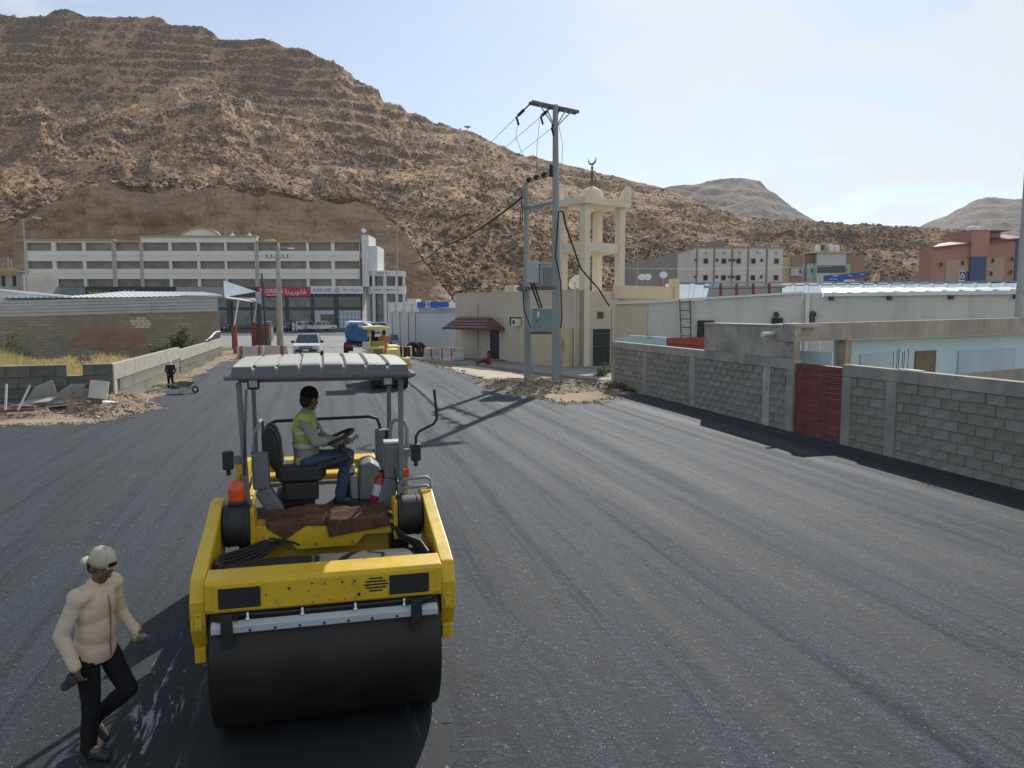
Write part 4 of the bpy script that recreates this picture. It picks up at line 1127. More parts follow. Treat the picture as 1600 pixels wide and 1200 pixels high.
t = thing('street_pole', 'tall grey steel pole at the right edge of the picture', 'pole', D(1583, 500, 32) * 1.0)
t.location = (D(1583, 500, 31).x + .22, 31, 0)
q = MB(); q.cyl((0, 0, 0), (0, 0, 11.5), 0.17, .11, n=14); q.build('pole', M_steel, t)
MB().box((0, 0, 1.4), (.36, .2, .5)).build('junction_box', M_steel, t, bevel=.02)
# ================================================================== MOSQUE
M_mq = mat('mosque_render', (0.58, 0.485, 0.375), 0.92, 0.06, 0.5, 0.25, 25, 0.01, dirt=0.25, dirtc=(0.43, 0.36, 0.28, 1), dscale=0.35)
M_mqy = mat('cream_render', (0.58, 0.48, 0.31), 0.92, 0.05, 0.5, 0.2, 25, 0.01, dirt=0.2, dirtc=(0.45, 0.37, 0.25, 1), dscale=0.4)
M_mqt = mat('tower_render', (0.68, 0.595, 0.46), 0.92, 0.05, 0.6, 0.2, 25, 0.01, dirt=0.2, dirtc=(0.48, 0.42, 0.33, 1), dscale=0.4)
MC = Vector((4.5, 48.1, 0)); ML = Vector((-4.36, 59.4, 0))
mv = (MC - ML).normalized(); mrz = math.atan2(mv.y, mv.x)        # local +x runs from the far left end to the corner; -y faces the street
MLEN = (MC - ML).length
mq = thing('mosque', 'small beige mosque with flat roof and barred openings behind the power poles', 'mosque', ML, mrz)
def mloc(P):
    d_ = Vector(P) - ML; return Vector((d_.x * mv.x + d_.y * mv.y, -d_.x * mv.y + d_.y * mv.x, d_.z if len(P) > 2 else 0))
def msx(px): return on_line(px, ML, MC)
def mz(px, py):
    s = msx(px); P = ML + mv * s; return D(px, py, P.y).z
MH = 4.9; RW = 8.6
MB().span((0, 0, -.05), (MLEN, RW, MH)).build('wall', M_mq, mq)
MB().span((MLEN + .002, 2.5, 4.45), (MLEN + .12, RW, 5.3)).build('parapet', M_mqy, mq)
MB().span((-0.02, -0.03, MH + .002), (MLEN + 0.0, 0.22, MH + .10)).build('coping', M_mq, mq)
# right wing with a cream parapet, seen over the lean-to
MB().span((MLEN - .3, RW - .35, 4.1), (MLEN + .25, RW + .15, 5.85)).build('parapet_post', M_mqy, mq)
for px in (787, 795):
    MB().span((msx(px) - .25, .3, MH + .1), (msx(px) + .25, .7, MH + .55)).build('roof_vent', M_mqt, mq)
# main door under the tiled awning
d0, d1 = msx(766), msx(781)
dr = MB().span((d0, -0.015, 0.14), (d1, 0.05, mz(773, 513))).build('door', flat('door_dark_blue', (0.022, 0.028, 0.04), 0.4), mq)
MB().span((d0 + .35, -0.03, 1.9), (d1 - .1, -0.017, 2.6)).build('glass', M_glassd, dr)
q = MB(); zt = mz(773, 513)
q.span((d0 - .12, -0.04, .14), (d0 - .004, .04, zt)); q.span((d1 + .004, -0.04, .14), (d1 + .12, .04, zt)); q.build('door_frame', M_mqt, mq)
MB().span((d0 - .6, -0.9, 0.115), (d1 + .8, -0.005, 0.2)).build('step', M_concrete_pave, mq)
# high slot window with an air conditioner
w0, w1_ = msx(796.5), msx(815); wz0, wz1 = mz(805, 508.5), mz(805, 495.5)
wn_ = MB().span((w0, -0.01, wz0), (w1_, 0.06, wz1)).build('window', M_black, mq)
q = MB()
for k in range(7): q.cyl((w0 + .1 + .17 * k, -0.05, wz0), (w0 + .1 + .17 * k, -0.05, wz1), .015, n=5)
q.build('bars', M_darkclad, wn_)
a0 = msx(806)
ac = MB().span((a0, -0.42, wz0 - .02), (w1_ - .05, -0.012, wz1 - .1)).build('air_conditioner', M_spand, mq, bevel=.02)
MB().span((a0 + .15, -0.43, wz0 + .1), (w1_ - .2, -0.422, wz1 - .2)).build('grille', M_darkclad, ac)
# pipe on the wall, small vent, dark barred door on the tower face
MB().cyl((msx(747), -0.07, .1), (msx(747), -0.07, mz(747, 473)), .06, n=8).build('pipe', M_mq, mq)
MB().cyl((msx(899), -0.06, .1), (msx(899), -0.06, mz(899, 441)), .055, n=8).build('pipe', M_mqt, mq)
# right face (toward the lean-to), local x = MLEN plane
def ryx(px):      # local y on the right face for a pixel column
    P1 = MC; P2 = MC + Vector((-mv.y, mv.x, 0)) * 9
    return on_line(px, P1, P2)
def rz_(px, py):
    y = ryx(px); P = MC + Vector((-mv.y, mv.x, 0)) * y; return D(px, py, P.y).z
y0, y1 = ryx(925), ryx(952)
dd = MB().span((MLEN - .02, y0, 0.12), (MLEN + .03, y1, rz_(938, 514))).build('door', flat('dark_green_door', (0.02, 0.028, 0.028), 0.5), mq)
q = MB(); zt = rz_(938, 514)
for k in range(7): yy = y0 + (y1 - y0) * (k + .5) / 7; q.cyl((MLEN + .05, yy, .15), (MLEN + .05, yy, zt - .05), .018, n=5)
for z in (.3, 1.4, zt - .3): q.span((MLEN + .035, y0 + .03, z), (MLEN + .06, y1 - .03, z + .05))
q.build('bars', flat('bar_grey', (0.10, 0.11, 0.11), 0.5), dd)
q = MB(); q.span((MLEN + .002, y0 - .09, .12), (MLEN + .06, y0 - .003, zt + .08)); q.span((MLEN + .002, y1 + .003, .12), (MLEN + .06, y1 + .09, zt + .08)); q.span((MLEN + .002, y0 - .003, zt + .003), (MLEN + .06, y1 + .003, zt + .08)); q.build('door_frame', M_mq, mq)
MB().span((MLEN - .02, ryx(932), rz_(936, 498)), (MLEN + .02, ryx(942), rz_(936, 487))).build('vent_window', flat('vent_brown', (0.12, 0.07, 0.05), .7), mq)
MB().cyl((MLEN + .08, ryx(955.5), .1), (MLEN + .08, ryx(955.5), rz_(955, 482)), .07, n=8).build('pipe', M_mqt, mq)
MB().span((MLEN + .002, -0.1, -.02), (MLEN + 1.0, 4.5, .17)).build('step', M_concrete_pave, mq)
# low cream wall before the front, with a meter box
mw = thing('cream_wall', 'low cream wall and meter box standing in front of the mosque behind the poles', 'wall', ML, mrz)
xa, xb = msx(826), msx(896)
MB().span((xa, -0.75, 0.1), (xb, -0.02, 2.55)).build('wall', M_mqy, mw)
MB().span((xa + .3, -0.76, 2.553), (xb - 1.1, -0.1, 2.62)).build('coping', M_mqt, mw)
ex = mloc(G(895, 577))
MB().span((xb - .32, -1.22, .1), (xb - .26, -1.16, 1.3)).build('post', M_steel, mw)
MB().span((xb - .55, -1.25, 1.25), (xb - .05, -1.08, 2.0)).build('meter_box', mat('meter_grey', (0.20, 0.17, 0.14), .7), mw)

# prayer tower
tw = thing('prayer_tower', 'open square prayer tower on four posts with a small dome and crescent', 'tower', MC, mrz)
TY = ryx(974.5); TX = 2.55; TZ = MH
zs = D(913, 318, 48.1).z; zm1, zm0 = D(913, 377, 48.1).z, D(913, 392, 48.1).z
cw = 0.48
def tpost(x, y): MB().span((x, y, TZ - .6), (x + cw, y + cw, zs)).build('post', M_mqt, tw, bevel=.02)
# local here: origin at the corner, x toward the corner direction (negative into the building side), y back
X0 = -TX; 
MB().span((-cw, 0.0, 0.1), (0.012, cw, zs)).build('post', M_mqt, tw, bevel=.02)
tpost(X0, 0.0); tpost(-cw, TY - cw); tpost(X0, TY - cw)
for (x0_, y0_, x1_, y1_) in ((X0 + cw, .08, -cw, .40), (-.40, cw, -.08, TY - cw), (X0 + cw, TY - .40, -cw, TY - .08), (X0 + .08, cw, X0 + .40, TY - cw)):
    MB().span((x0_ + .003, y0_ + .003, zm0), (x1_ - .003, y1_ - .003, zm1)).build('tie_beam', M_mqt, tw)
MB().span((X0 - .25, -.25, zs + .003), (.25, TY + .25, zs + .42)).build('roof_slab', M_mqt, tw, bevel=.02)
for x, y in ((X0 - .25, -.25), (-.30, -.25), (X0 - .25, TY - .30), (-.30, TY - .30)):
    if (x, y) == (-.30, -.25): continue
    q = MB(); q.prism([(x, zs + .424), (x + .55, zs + .424), (x + .55, zs + .95), (x + .35, zs + 1.2), (x + .2, zs + 1.2), (x, zs + .95)] if x < -1 else [(x, zs + .424), (x + .55, zs + .424), (x + .55, zs + 1.35), (x + .2, zs + 1.0), (x, zs + .7)], 'y', y, y + .55)
    q.build('corner_merlon', M_mqt, tw, bevel=.015)
cx_, cy_ = X0 / 2, TY / 2
MB().cyl((cx_, cy_, zs + .424), (cx_, cy_, zs + .92), .76, n=20).build('drum', M_mqt, tw)
MB().lathe([(.74, .923), (.70, 1.0), (.56, 1.12), (.36, 1.24), (.18, 1.33), (.1, 1.40), (0, 1.42)], 20, (cx_, cy_, zs)).build('dome', M_mqt, tw)
q = MB(); zb = zs + 1.38
q.lathe([(.10, 0), (.12, .12), (.07, .22), (.10, .4), (.06, .55), (.13, .75), (.06, .95), (.05, 1.05), (.1, 1.15), (.03, 1.28), (.02, 1.34)], 10, (cx_, cy_, zb))
M_bronze = mat('dull_bronze', (0.16, 0.11, 0.06), .5, .2, 3, metal=.5)
fin = q.build('finial', M_bronze, tw)
q = MB(); n = 18
for k in range(n):
    a, b = R(205 + 130 * k / n * 1.0), R(205 + 130 * (k + 1) / n)
    aa = lambda t: 0.045 + 0.05 * math.sin(math.pi * t)
    a, b = R(168 + 204 * k / n), R(168 + 204 * (k + 1) / n)
    q.tube([(cx_ + .34 * math.cos(a), cy_, zb + 1.72 + .34 * math.sin(a)), (cx_ + .34 * math.cos(b), cy_, zb + 1.72 + .34 * math.sin(b))], [.008 + .06 * math.sin(math.pi * k / n), .008 + .06 * math.sin(math.pi * (k + 1) / n)], 6)
cr = q.build('crescent', M_bronze, fin); 
MB().cyl((cx_ - .75, cy_ - .7, zs + 1.2), (cx_ - .75, cy_ - 1.0, zs + 1.25), .13, .2, n=10).build('loudspeaker', M_mqt, tw)

# tiled awning over the door
aw = thing('awning', 'dark red tiled awning on thin posts over the mosque door', 'awning', ML, mrz)
M_tile = mat('maroon_tile', (0.15, 0.055, 0.05), .5, .2, 3)
xa, xb = msx(722), msx(789); ym = -1.75
zt_, zb_ = mz(752, 494) - .05, mz(750, 512.5)
ridge = (xa + xb) / 2
q = MB(); xr0, xr1 = xa + .75, xb - .55
P_ = dict(a=(xa, ym, zb_), b=(xb, ym, zb_), c=(xb, 0, zb_), d=(xa, 0, zb_), r=(xr0, ym * .45, zt_), s=(xr1, ym * .45, zt_))
q.add([P_['a'], P_['b'], P_['c'], P_['d'], P_['r'], P_['s']], [(0, 1, 5, 4), (1, 2, 5), (2, 3, 4, 5), (3, 0, 4), (3, 2, 1, 0)])
q.build('roof', M_tile, aw)
q = MB(); q.span((xa - .03, ym - .03, zb_ - .10), (xb + .03, ym + .02, zb_ - .003)); q.span((xa - .03, ym + .022, zb_ - .10), (xa + .02, -.03, zb_ - .003)); q.span((xb - .02, ym + .022, zb_ - .10), (xb + .03, -.03, zb_ - .003)); q.build('fascia', M_tile, aw)
tl = []
for row in range(4):
    t0_, t1_ = row / 4, (row + 1) / 4
    n = 9 - row
    A0, B0 = Vector(P_['a']).lerp(Vector(P_['r']), t0_), Vector(P_['b']).lerp(Vector(P_['s']), t0_)
    A1, B1 = Vector(P_['a']).lerp(Vector(P_['r']), t1_), Vector(P_['b']).lerp(Vector(P_['s']), t1_)
    nrm = Vector((0, -.6, .8))
    for i in range(n):
        u0, u1 = (i + .04) / n, (i + .96) / n
        q = MB(); lo0, lo1, hi1, hi0 = A0.lerp(B0, u0), A0.lerp(B0, u1), A1.lerp(B1, u1), A1.lerp(B1, u0)
        q.add([lo0 + nrm * .06, lo1 + nrm * .06, hi1 + nrm * .015, hi0 + nrm * .015, lo0 + nrm * .005, lo1 + nrm * .005, hi1 + nrm * .005, hi0 + nrm * .005], [(0, 1, 2, 3), (4, 5, 1, 0), (5, 6, 2, 1), (7, 4, 0, 3), (6, 7, 3, 2)])
        q.build('tile', M_tile, aw)
for x, y in ((xa + .1, ym + .08), (msx(749), ym + .08)):
    MB().cyl((x, y, .1), (x, y, zb_ - .1), .045, n=8).build('post', M_mqt, aw)
q = MB(); q.span((xa, ym - .03, .105), (msx(750), ym + .35, .62)); q.build('post_base', M_white, aw, bevel=.03)
q = MB(); q.span((xa + .1, ym + .36, .9), (msx(749), ym + .40, .98)); q.build('rail', M_white, aw)

# ------------------------------------------------------------------ long white warehouse with lean-to, behind the wall
wh = thing('warehouse', 'long white warehouse with stained walls and a pale sheet roof behind the block wall', 'warehouse')
M_stain = mat('stained_white', (0.60, 0.585, 0.54), .9, .06, .5, .2, 20, dirt=.45, dirtc=(0.36, 0.33, 0.27, 1), dscale=.8, stretch=(1, 1, .12))
A1, A2, A3_ = D(957, 500, 50.0), D(1252, 500, 46.0), D(1283, 500, 45.6)
zA1, zA2, zA3 = D(957, 476, 50).z, D(1252, 459, 46).z, D(1283, 461, 45.6).z
B3_ = D(1760, 500, 39.5); zB3 = D(1760, 455, 39.5).z
beam('wall', A1, D(1012, 500, 49.25), -.05, zA1, -.05, D(1012, 474, 49.25).z, .3, M_mq, wh)
beam('wall', D(1012.5, 500, 49.25), A2, -.05, D(1012, 474, 49.25).z, -.05, zA2, .3, M_stain, wh)
beam('wall', A2 + Vector((.02, -.0, 0)), A3_, -.05, zA2 + .05, -.05, zA2 + .05, .3, M_stain, wh)
beam('wall', A3_ + Vector((.02, .0, 0)), B3_, -.05, zA3 - .1, -.05, zB3 - .1, .3, M_stain, wh)
beam('downpipe', D(1258, 500, 45.75), D(1264, 500, 45.65), 0, zA2 + .02, 0, zA2 + .02, .12, M_white, wh)
beam('eave', A1 + Vector((0, -.18, 0)), A2 + Vector((0, -.18, 0)), zA1 + .003, zA1 + .13, zA2 + .003, zA2 + .13, .6, M_roofw, wh)
beam('eave', A3_ + Vector((0, -.25, 0)), B3_ + Vector((0, -.25, 0)), zA3 - .09, zA3 + .12, zB3 - .09, zB3 + .12, .6, M_roofw, wh)
corrugated('roof_sheet', A3_ + Vector((0, .0, zA3 - A3_.z + .13)), B3_ + Vector((0, 0, zB3 - B3_.z + .13)), D(1900, 449, 56), D(1283, 450, 60), M_roofw, wh, .8, .05)
q = MB()
for k in range(5):
    p = A3_.lerp(B3_, .03 + .21 * k); q.box((p.x, p.y - .2, zA3 + (zB3 - zA3) * (.03 + .21 * k) - .22), (.18, .3, .22))
tag(q.build('rafter_ends', M_darkclad, wh), kind='stuff')
# far metal roof beyond, with an open gable framed in red
rf = thing('metal_roof', 'long pale blue metal roof with an open red framed gap, behind the white warehouse', 'roof')
M_rf = mat('pale_metal_roof', (0.25, 0.315, 0.35), .8, .08, .3, .1, 15, spec=.15, dirt=.25, dirtc=(0.29, 0.31, 0.32, 1), dscale=.25)
corrugated('roof_sheet', D(1040, 478, 58), D(1102, 474, 58), D(1110, 443, 66), D(1040, 443, 66), M_rf, rf, .9, .06)
corrugated('roof_sheet', D(1222, 470, 58), D(1900, 470, 52), D(1900, 438.5, 62), D(1222, 443, 66), M_rf, rf, .9, .06)
beam('roof_ridge', D(1040, 443.3, 66), D(1900, 439, 62), D(1040, 443.5, 66).z, D(1040, 441, 66).z, D(1900, 439.3, 62).z, D(1900, 437, 62).z, .3, M_rf, rf)
beam('gap_wall', D(1100, 475, 64), D(1226, 470, 64), 3.0, D(1100, 446, 64).z, 3.0, D(1226, 446, 64).z, .2, mat('gap_sheet', (0.30, 0.33, 0.33), .7, .1, .4), rf)
for px in (1126, 1151, 1177, 1202):
    MB().cyl(D(px, 470, 62.5), D(px, 443, 62.5), .11, n=6).build('post', M_redframe, rf)
beam('rail', D(1108, 452, 62.3), D(1222, 450, 62.3), D(1108, 452, 62.3).z, D(1108, 450.6, 62.3).z, D(1222, 450, 62.3).z, D(1222, 448.6, 62.3).z, .08, M_redframe, rf)
beam('ridge_edge', D(1195, 443, 60), D(1300, 441.5, 60), D(1195, 443, 60).z, D(1195, 441, 60).z, D(1300, 441.5, 60).z, D(1300, 440, 60).z, .1, mat('faded_pink', (.5, .25, .24), .7), rf)
beam('prop', D(1100, 474, 57.5), D(1112, 447, 57.5), D(1100, 474, 57.5).z - .3, D(1100, 474, 57.5).z, D(1112, 447, 57.5).z - .3, D(1112, 447, 57.5).z, .1, M_rf, rf)
# windows and openings
def wh_open(name, px0, px1, py0, py1, d, m, th=.06):
    a, b = D(px0, 500, d), D(px1, 500, d - .01 * (px1 - px0)); return beam(name, a, b, D(px0, py1, d).z, D(px0, py0, d).z, D(px1, py1, d).z, D(px1, py0, d).z, th, m, wh)
def fd(px): return 50.0 + (46.0 - 50.0) * (px - 957) / (1252 - 957)
M_fr = mat('window_frame_brown', (0.22, 0.16, 0.11), .8)
for (a, b, c, d_) in ((1090, 1116, 501, 540), (1206, 1223, 497, 510), (1262, 1273, 496, 510)):
    w = wh_open('window', a, b, c, d_, fd((a + b) / 2) - .1, M_black)
    q = MB(); p0, p1 = D(a, c, fd(a) - .16), D(b, c, fd(b) - .16)
    for k in range(5): p = p0.lerp(p1, k / 4); q.cyl((p.x, p.y, p.z - (d_ - c) * .04), (p.x, p.y, p.z), .022, n=5)
    q.cyl(p0, p1, .035, n=5); q.build('bars', M_fr, w)
for px, py in ((1213, 492), (1271, 491)):
    q = MB(); p = D(px, py, fd(px) - .25); q.cyl(p, p + Vector((.1, .35, .05)), .17, n=10); q.build('vent_cowl', M_darkclad, wh)
for px in (1150, 1172, 1352, 1440, 1540):
    pass
ld = thing('ladder', 'rusty steel ladder leaning on the white warehouse wall', 'ladder')
q = MB(); f_ = [D(1067, 535, 48.0), D(1062, 468, 48.3), D(1082, 535, 47.8), D(1078, 468, 48.1)]
for i_ in (0, 2): f_[i_].z = 0
M_lad = mat('ladder_rust', (0.10, 0.075, 0.06), .8, .2)
MB().cyl(f_[0], f_[1], .035, n=6).build('rail', M_lad, ld); MB().cyl(f_[2], f_[3], .035, n=6).build('rail', M_lad, ld)
for k in range(1, 9):
    MB().cyl(f_[0].lerp(f_[1], k / 8.3), f_[2].lerp(f_[3], k / 8.3), .026, n=6).build('rung', M_lad, ld)
# rooftop dishes above the cream parapet
dish('satellite_dish', 'left white dish on the roof by the cream parapet', D(1003, 444, 62) - Vector((0, 0, .3)), .34, R(-15), group='white satellite dishes on the flat roof')
dish('satellite_dish', 'middle white dish on the roof by the cream parapet', D(1012, 444, 62) - Vector((0, 0, .3)), .36, R(-15), group='white satellite dishes on the flat roof')
dish('satellite_dish', 'right white dish just behind the cream parapet post', D(1036.5, 441, 61) - Vector((0, 0, .3)), .36, R(-10), group='white satellite dishes on the flat roof')
dish('satellite_dish', 'white dish half hidden at the foot of the prayer tower', D(903, 452, 51) - Vector((0, 0, .4)), .65, R(-40), stand=.75)

# ------------------------------------------------------------------ grey apartment block
ga = thing('apartment_building', 'grey two storey apartment block with small windows and cross shaped vents', 'building', (0, 120, 0))
GD = 120.0
def gx(px): return D(px, 440, GD).x
def gz(py): return D(800, py, GD).z
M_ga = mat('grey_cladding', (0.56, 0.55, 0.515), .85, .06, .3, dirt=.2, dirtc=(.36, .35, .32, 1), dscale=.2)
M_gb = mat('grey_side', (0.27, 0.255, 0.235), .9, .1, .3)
MB().span((gx(1084), 0, 0), (gx(1222), 12, gz(388))).build('wall', M_ga, ga)
MB().span((gx(1083), -.1, gz(388) + .003), (gx(1223), 12.1, gz(386.5))).build('coping', M_gb, ga)
for px in (1088, 1115, 1143, 1168, 1197): MB().span((gx(px) - .12, -.08, 0), (gx(px) + .12, -.002, gz(389))).build('downpipe', mat('pipe_brown', (.20, .17, .15), .8), ga)
M_wfr = mat('window_surround', (.33, .31, .28), .8)
def gwin(px, py, w, h, o_=ga, xs=gx, zs_=gz, m=M_black):
    f_ = MB().span((xs(px - w), -.06, zs_(py + h)), (xs(px + w), -.003, zs_(py - h))).build('window', M_wfr, o_)
    MB().span((xs(px - w + 1), -.09, zs_(py + h - 1)), (xs(px + w - .8), -.063, zs_(py - h + 1))).build('pane', m, f_)
for py in (408, 434):
    for px in (1102, 1130, 1153, 1176, 1212): gwin(px, py, 4, 4.6)
    for px in (1119.5, 1189): gwin(px, py - 1.5, 2.4, 3)
    for px in (1139, 1145.5, 1085.5): MB().span((gx(px) - .18, -.3, gz(py)), (gx(px) + .18, -.003, gz(py - 3))).build('air_conditioner', M_darkclad, ga)
for px in (1102, 1129.5, 1154, 1182, 1211):
    for dx, dz in ((0, 0), (-2, 0), (2, 0), (0, 2), (0, -2)): MB().span((gx(px + dx) - .07, -.05, gz(395 + dz) - .07), (gx(px + dx) + .07, -.003, gz(395 + dz) + .07)).build('vent', M_gb, ga)
MB().span((gx(1117), 3, gz(386)), (gx(1138), 7, gz(374))).build('roof_room', mat('dark_block', (.24, .21, .18), .9), ga)
# long receding wing on the left
Wa, Wb = D(1083.5, 440, GD + .5), D(974, 440, 200.0)
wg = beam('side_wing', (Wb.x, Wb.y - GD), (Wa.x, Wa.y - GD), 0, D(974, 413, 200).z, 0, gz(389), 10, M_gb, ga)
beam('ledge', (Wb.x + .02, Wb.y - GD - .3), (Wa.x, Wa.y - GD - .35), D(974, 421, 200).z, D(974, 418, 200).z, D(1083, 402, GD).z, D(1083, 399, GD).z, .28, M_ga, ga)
wv = (Vector((Wa.x, Wa.y, 0)) - Vector((Wb.x, Wb.y, 0))); 
for px in (978, 983, 990, 1005, 1016, 1028, 1038, 1044, 1055, 1069, 1077):
    s = on_line(px, (Wb.x, Wb.y), (Wa.x, Wa.y)); p = Vector((Wb.x, Wb.y, 0)) + wv.normalized() * s
    for base in (0, 1):
        yy0 = 423 - (px - 974) * .12 if base == 0 else 441 - (px - 974) * .03
        u_ = wv.normalized()
        q = MB(); hw_ = 0.45 + .3 * ((px * 7) % 3) / 2
        z1, z0 = D(px, yy0, p.y).z, D(px, yy0 + 6, p.y).z
        a, b = p - u_ * hw_, p + u_ * hw_
        beam('window', (a.x, a.y - GD - .08), (b.x, b.y - GD - .08), z0, z1, z0, z1, .075, M_black, ga)

# ------------------------------------------------------------------ brown and green house, blue sign, red hotel
bh = thing('brown_house', 'brown and pale green house with a white upper panel and rooftop room', 'house', (0, 135, 0))
BD = 135.0
def bx_(px): return D(px, 440, BD).x
def bz_(py): return D(800, py, BD).z
M_bh = mat('brown_render', (.33, .21, .14), .9, .06, .3); M_bg = mat('green_render', (.32, .46, .38), .9, .05, .3); M_bw = mat('grey_white', (.50, .51, .52), .85, .05, .3); M_bt = mat('sand_render', (.50, .39, .26), .9, .06, .3)
MB().span((bx_(1222.5), .5, 0), (bx_(1236), 10, bz_(402))).build('wall', M_bt, bh)
MB().span((bx_(1236), 0, 0), (bx_(1350), 12, bz_(399))).build('wall', M_bh, bh)
MB().span((bx_(1259), -.5, 0), (bx_(1326), -.01, bz_(412))).build('wall', M_bg, bh)
MB().span((bx_(1271), -1.3, 0), (bx_(1316), -.51, bz_(397))).build('front_bay', M_bw, bh)
MB().span((bx_(1271.5), -1.38, bz_(427)), (bx_(1315), -1.31, bz_(415.5))).build('window_band', mat('dark_band', (.09, .08, .075), .6), bh)
MB().span((bx_(1258), -1.6, bz_(396.8)), (bx_(1320), 3, bz_(394))).build('roof_slab', M_bt, bh)
MB().span((bx_(1280), 1, bz_(394) + .003), (bx_(1303), 5, bz_(379))).build('roof_room', M_bt, bh)
MB().span((bx_(1282), .93, bz_(390)), (bx_(1290), .997, bz_(382))).build('opening', mat('dim_brown', (.16, .13, .1), .8), bh)
MB().span((bx_(1235), -.3, bz_(431)), (bx_(1253), -.003, bz_(420))).build('panel', M_bw, bh)
for px, py, yy in ((1249, 424.5, -.34), (1266.3, 423, -.54), (1318.5, 423, -.54)): MB().span((bx_(px - 2), yy, bz_(py + 3)), (bx_(px + 2), yy + .038, bz_(py - 3))).build('window', M_glassd, bh)
for px, lab in ((1297, 'white water tank beside the rooftop room, left of a pair'), (1305, 'white water tank beside the rooftop room, right of a pair'), (1278, 'small white water tank left of the rooftop room on the brown house')):
    t = thing('water_tank', lab, 'water tank', (bx_(px), BD + (.0 if px > 1290 else .6), bz_(394)), 0, 'white rooftop water tanks')
    MB().lathe([(.1, 0.0), (.42, .02), (.45, .1), (.45, 1.0), (.36, 1.15), (.12, 1.22), (0, 1.22)], 14).build('tank_body', M_white, t)
    MB().lathe([(.14, 1.2), (.14, 1.3), (0, 1.31)], 10).build('lid', M_white, t)
bs = thing('blue_sign', 'long blue shop sign board in front of the brown and green house', 'sign', (0, 120, 0))
M_bs = flat('sign_blue', (.03, .085, .34))
q = MB(); q.prism([(gx(1288), gz(442)), (gx(1288), gz(430.5)), (gx(1330), gz(427)), (gx(1352), gz(425)), (gx(1352), gz(434)), (gx(1330), gz(436)), (gx(1319), gz(437)), (gx(1318), gz(442))], 'y', 0, .4); q.build('board', M_bs, bs)
q = MB(); r_ = random.Random(12)
for (x, y, w) in ((1301, 431.5, 8), (1296, 436.5, 12), (1325, 431, 6), (1344, 429, 5), (1303, 441, 5)):
    xx = x
    while xx < x + w: ww = r_.uniform(.6, 1.4); q.span((gx(xx), -.05, gz(y)), (gx(xx + ww * .8), -.003, gz(y - r_.uniform(.6, 1.2)))); xx += ww
q.build('lettering', M_letw, bs)
MB().span((gx(1318), .02, gz(444)), (gx(1336), .4, gz(437.2))).build('post_panel', M_spand, bs)
# red hotel
rh = thing('red_hotel', 'terracotta red building with a dark blue central panel and a blue sign', 'building', (0, 130, 0))
HD = 130.0
def hx(px): return D(px, 420, HD).x
def hz(py): return D(800, py, HD).z
M_rh = mat('terracotta_render', (.41, .215, .17), .9, .06, .3); M_rt = mat('taupe_render', (.42, .32, .23), .9, .05, .3); M_rr = mat('maroon_roof', (.17, .055, .06), .6, .12, .6); M_rb = mat('navy_panel', (.05, .075, .17), .5, .1, .3)
q = MB(); q.prism([(hx(1455), 0), (hx(1590), 0), (hx(1590), hz(376)), (hx(1543), hz(379)), (hx(1512), hz(381.5)), (hx(1455), hz(388))], 'y', 0, 4); q.build('wall', M_rh, rh)
MB().span((hx(1513), -.5, hz(402)), (hx(1541), 8, hz(361))).build('stair_tower', M_rh, rh)
MB().span((hx(1541) + .01, 2, hz(380)), (hx(1572), 9, hz(361.5))).build('penthouse', M_rt, rh)
MB().span((hx(1512.5), -.6, hz(361) + .003), (hx(1573), 9.2, hz(359.5))).build('coping', M_rh, rh)
q = MB(); q.add([(hx(1453), -.7, hz(388.5)), (hx(1512.5), -.7, hz(382)), (hx(1512.5), 5, hz(373)), (hx(1490), 5, hz(377)), (hx(1453), -.7, hz(386.5)), (hx(1512.5), -.7, hz(379.5))], [(0, 1, 5, 4), (4, 5, 2, 3), (1, 2, 5), (0, 4, 3)]); q.build('roof', M_rr, rh)
q = MB(); q.add([(hx(1541), -.7, hz(380)), (hx(1592), -.7, hz(374)), (hx(1592), 5, hz(361)), (hx(1570), 5, hz(362)), (hx(1541), -.7, hz(377)), (hx(1592), -.7, hz(371.5))], [(0, 1, 5, 4), (4, 5, 2, 3), (1, 2, 5), (0, 4, 3)]); q.build('roof', M_rr, rh)
MB().span((hx(1477.5), -.12, 0), (hx(1512.7), -.003, hz(407))).build('panel', M_rt, rh)
MB().span((hx(1538), -.12, 0), (hx(1568), -.003, hz(402))).build('panel', M_rt, rh)
MB().span((hx(1513), -.62, 0), (hx(1537.5), -.51, hz(401))).build('panel', M_rb, rh)
MB().span((hx(1585), -.14, 0), (hx(1720), 14, hz(374))).build('wing', M_rb, rh)
for px, py in ((1469.5, 413.5), (1502.5, 411), (1549.5, 407), (1579.5, 404.5), (1548, 427.5), (1578.5, 425.5)):
    f_ = MB().span((hx(px - 2.7), -.2, hz(py + 4)), (hx(px + 2.7), -.125, hz(py - 4))).build('window', M_rt, rh)
    MB().span((hx(px - 1.9), -.24, hz(py + 3.2)), (hx(px + 1.9), -.203, hz(py - 3.2))).build('pane', M_black, f_)
sg = MB().span((hx(1497.5), -.3, hz(440)), (hx(1512.5), -.126, hz(423.5))).build('sign', M_letw, rh)
MB().span((hx(1498.3), -.34, hz(437.5)), (hx(1506.5), -.303, hz(424.5))).build('sign_field', M_letb, sg)
MB().span((hx(1507), -.33, hz(439)), (hx(1512.4), -.303, hz(423.8))).build('sign_field', M_rb, sg)
q = MB()
ap = [(hx(1499.6), hz(434.5)), (hx(1500.6), hz(430)), (hx(1502.4), hz(427)), (hx(1504.2), hz(430)), (hx(1505.2), hz(434.5))]
for a, b in zip(ap[:-1], ap[1:]): q.cyl((a[0], -.37, a[1]), (b[0], -.37, b[1]), .085, n=5)
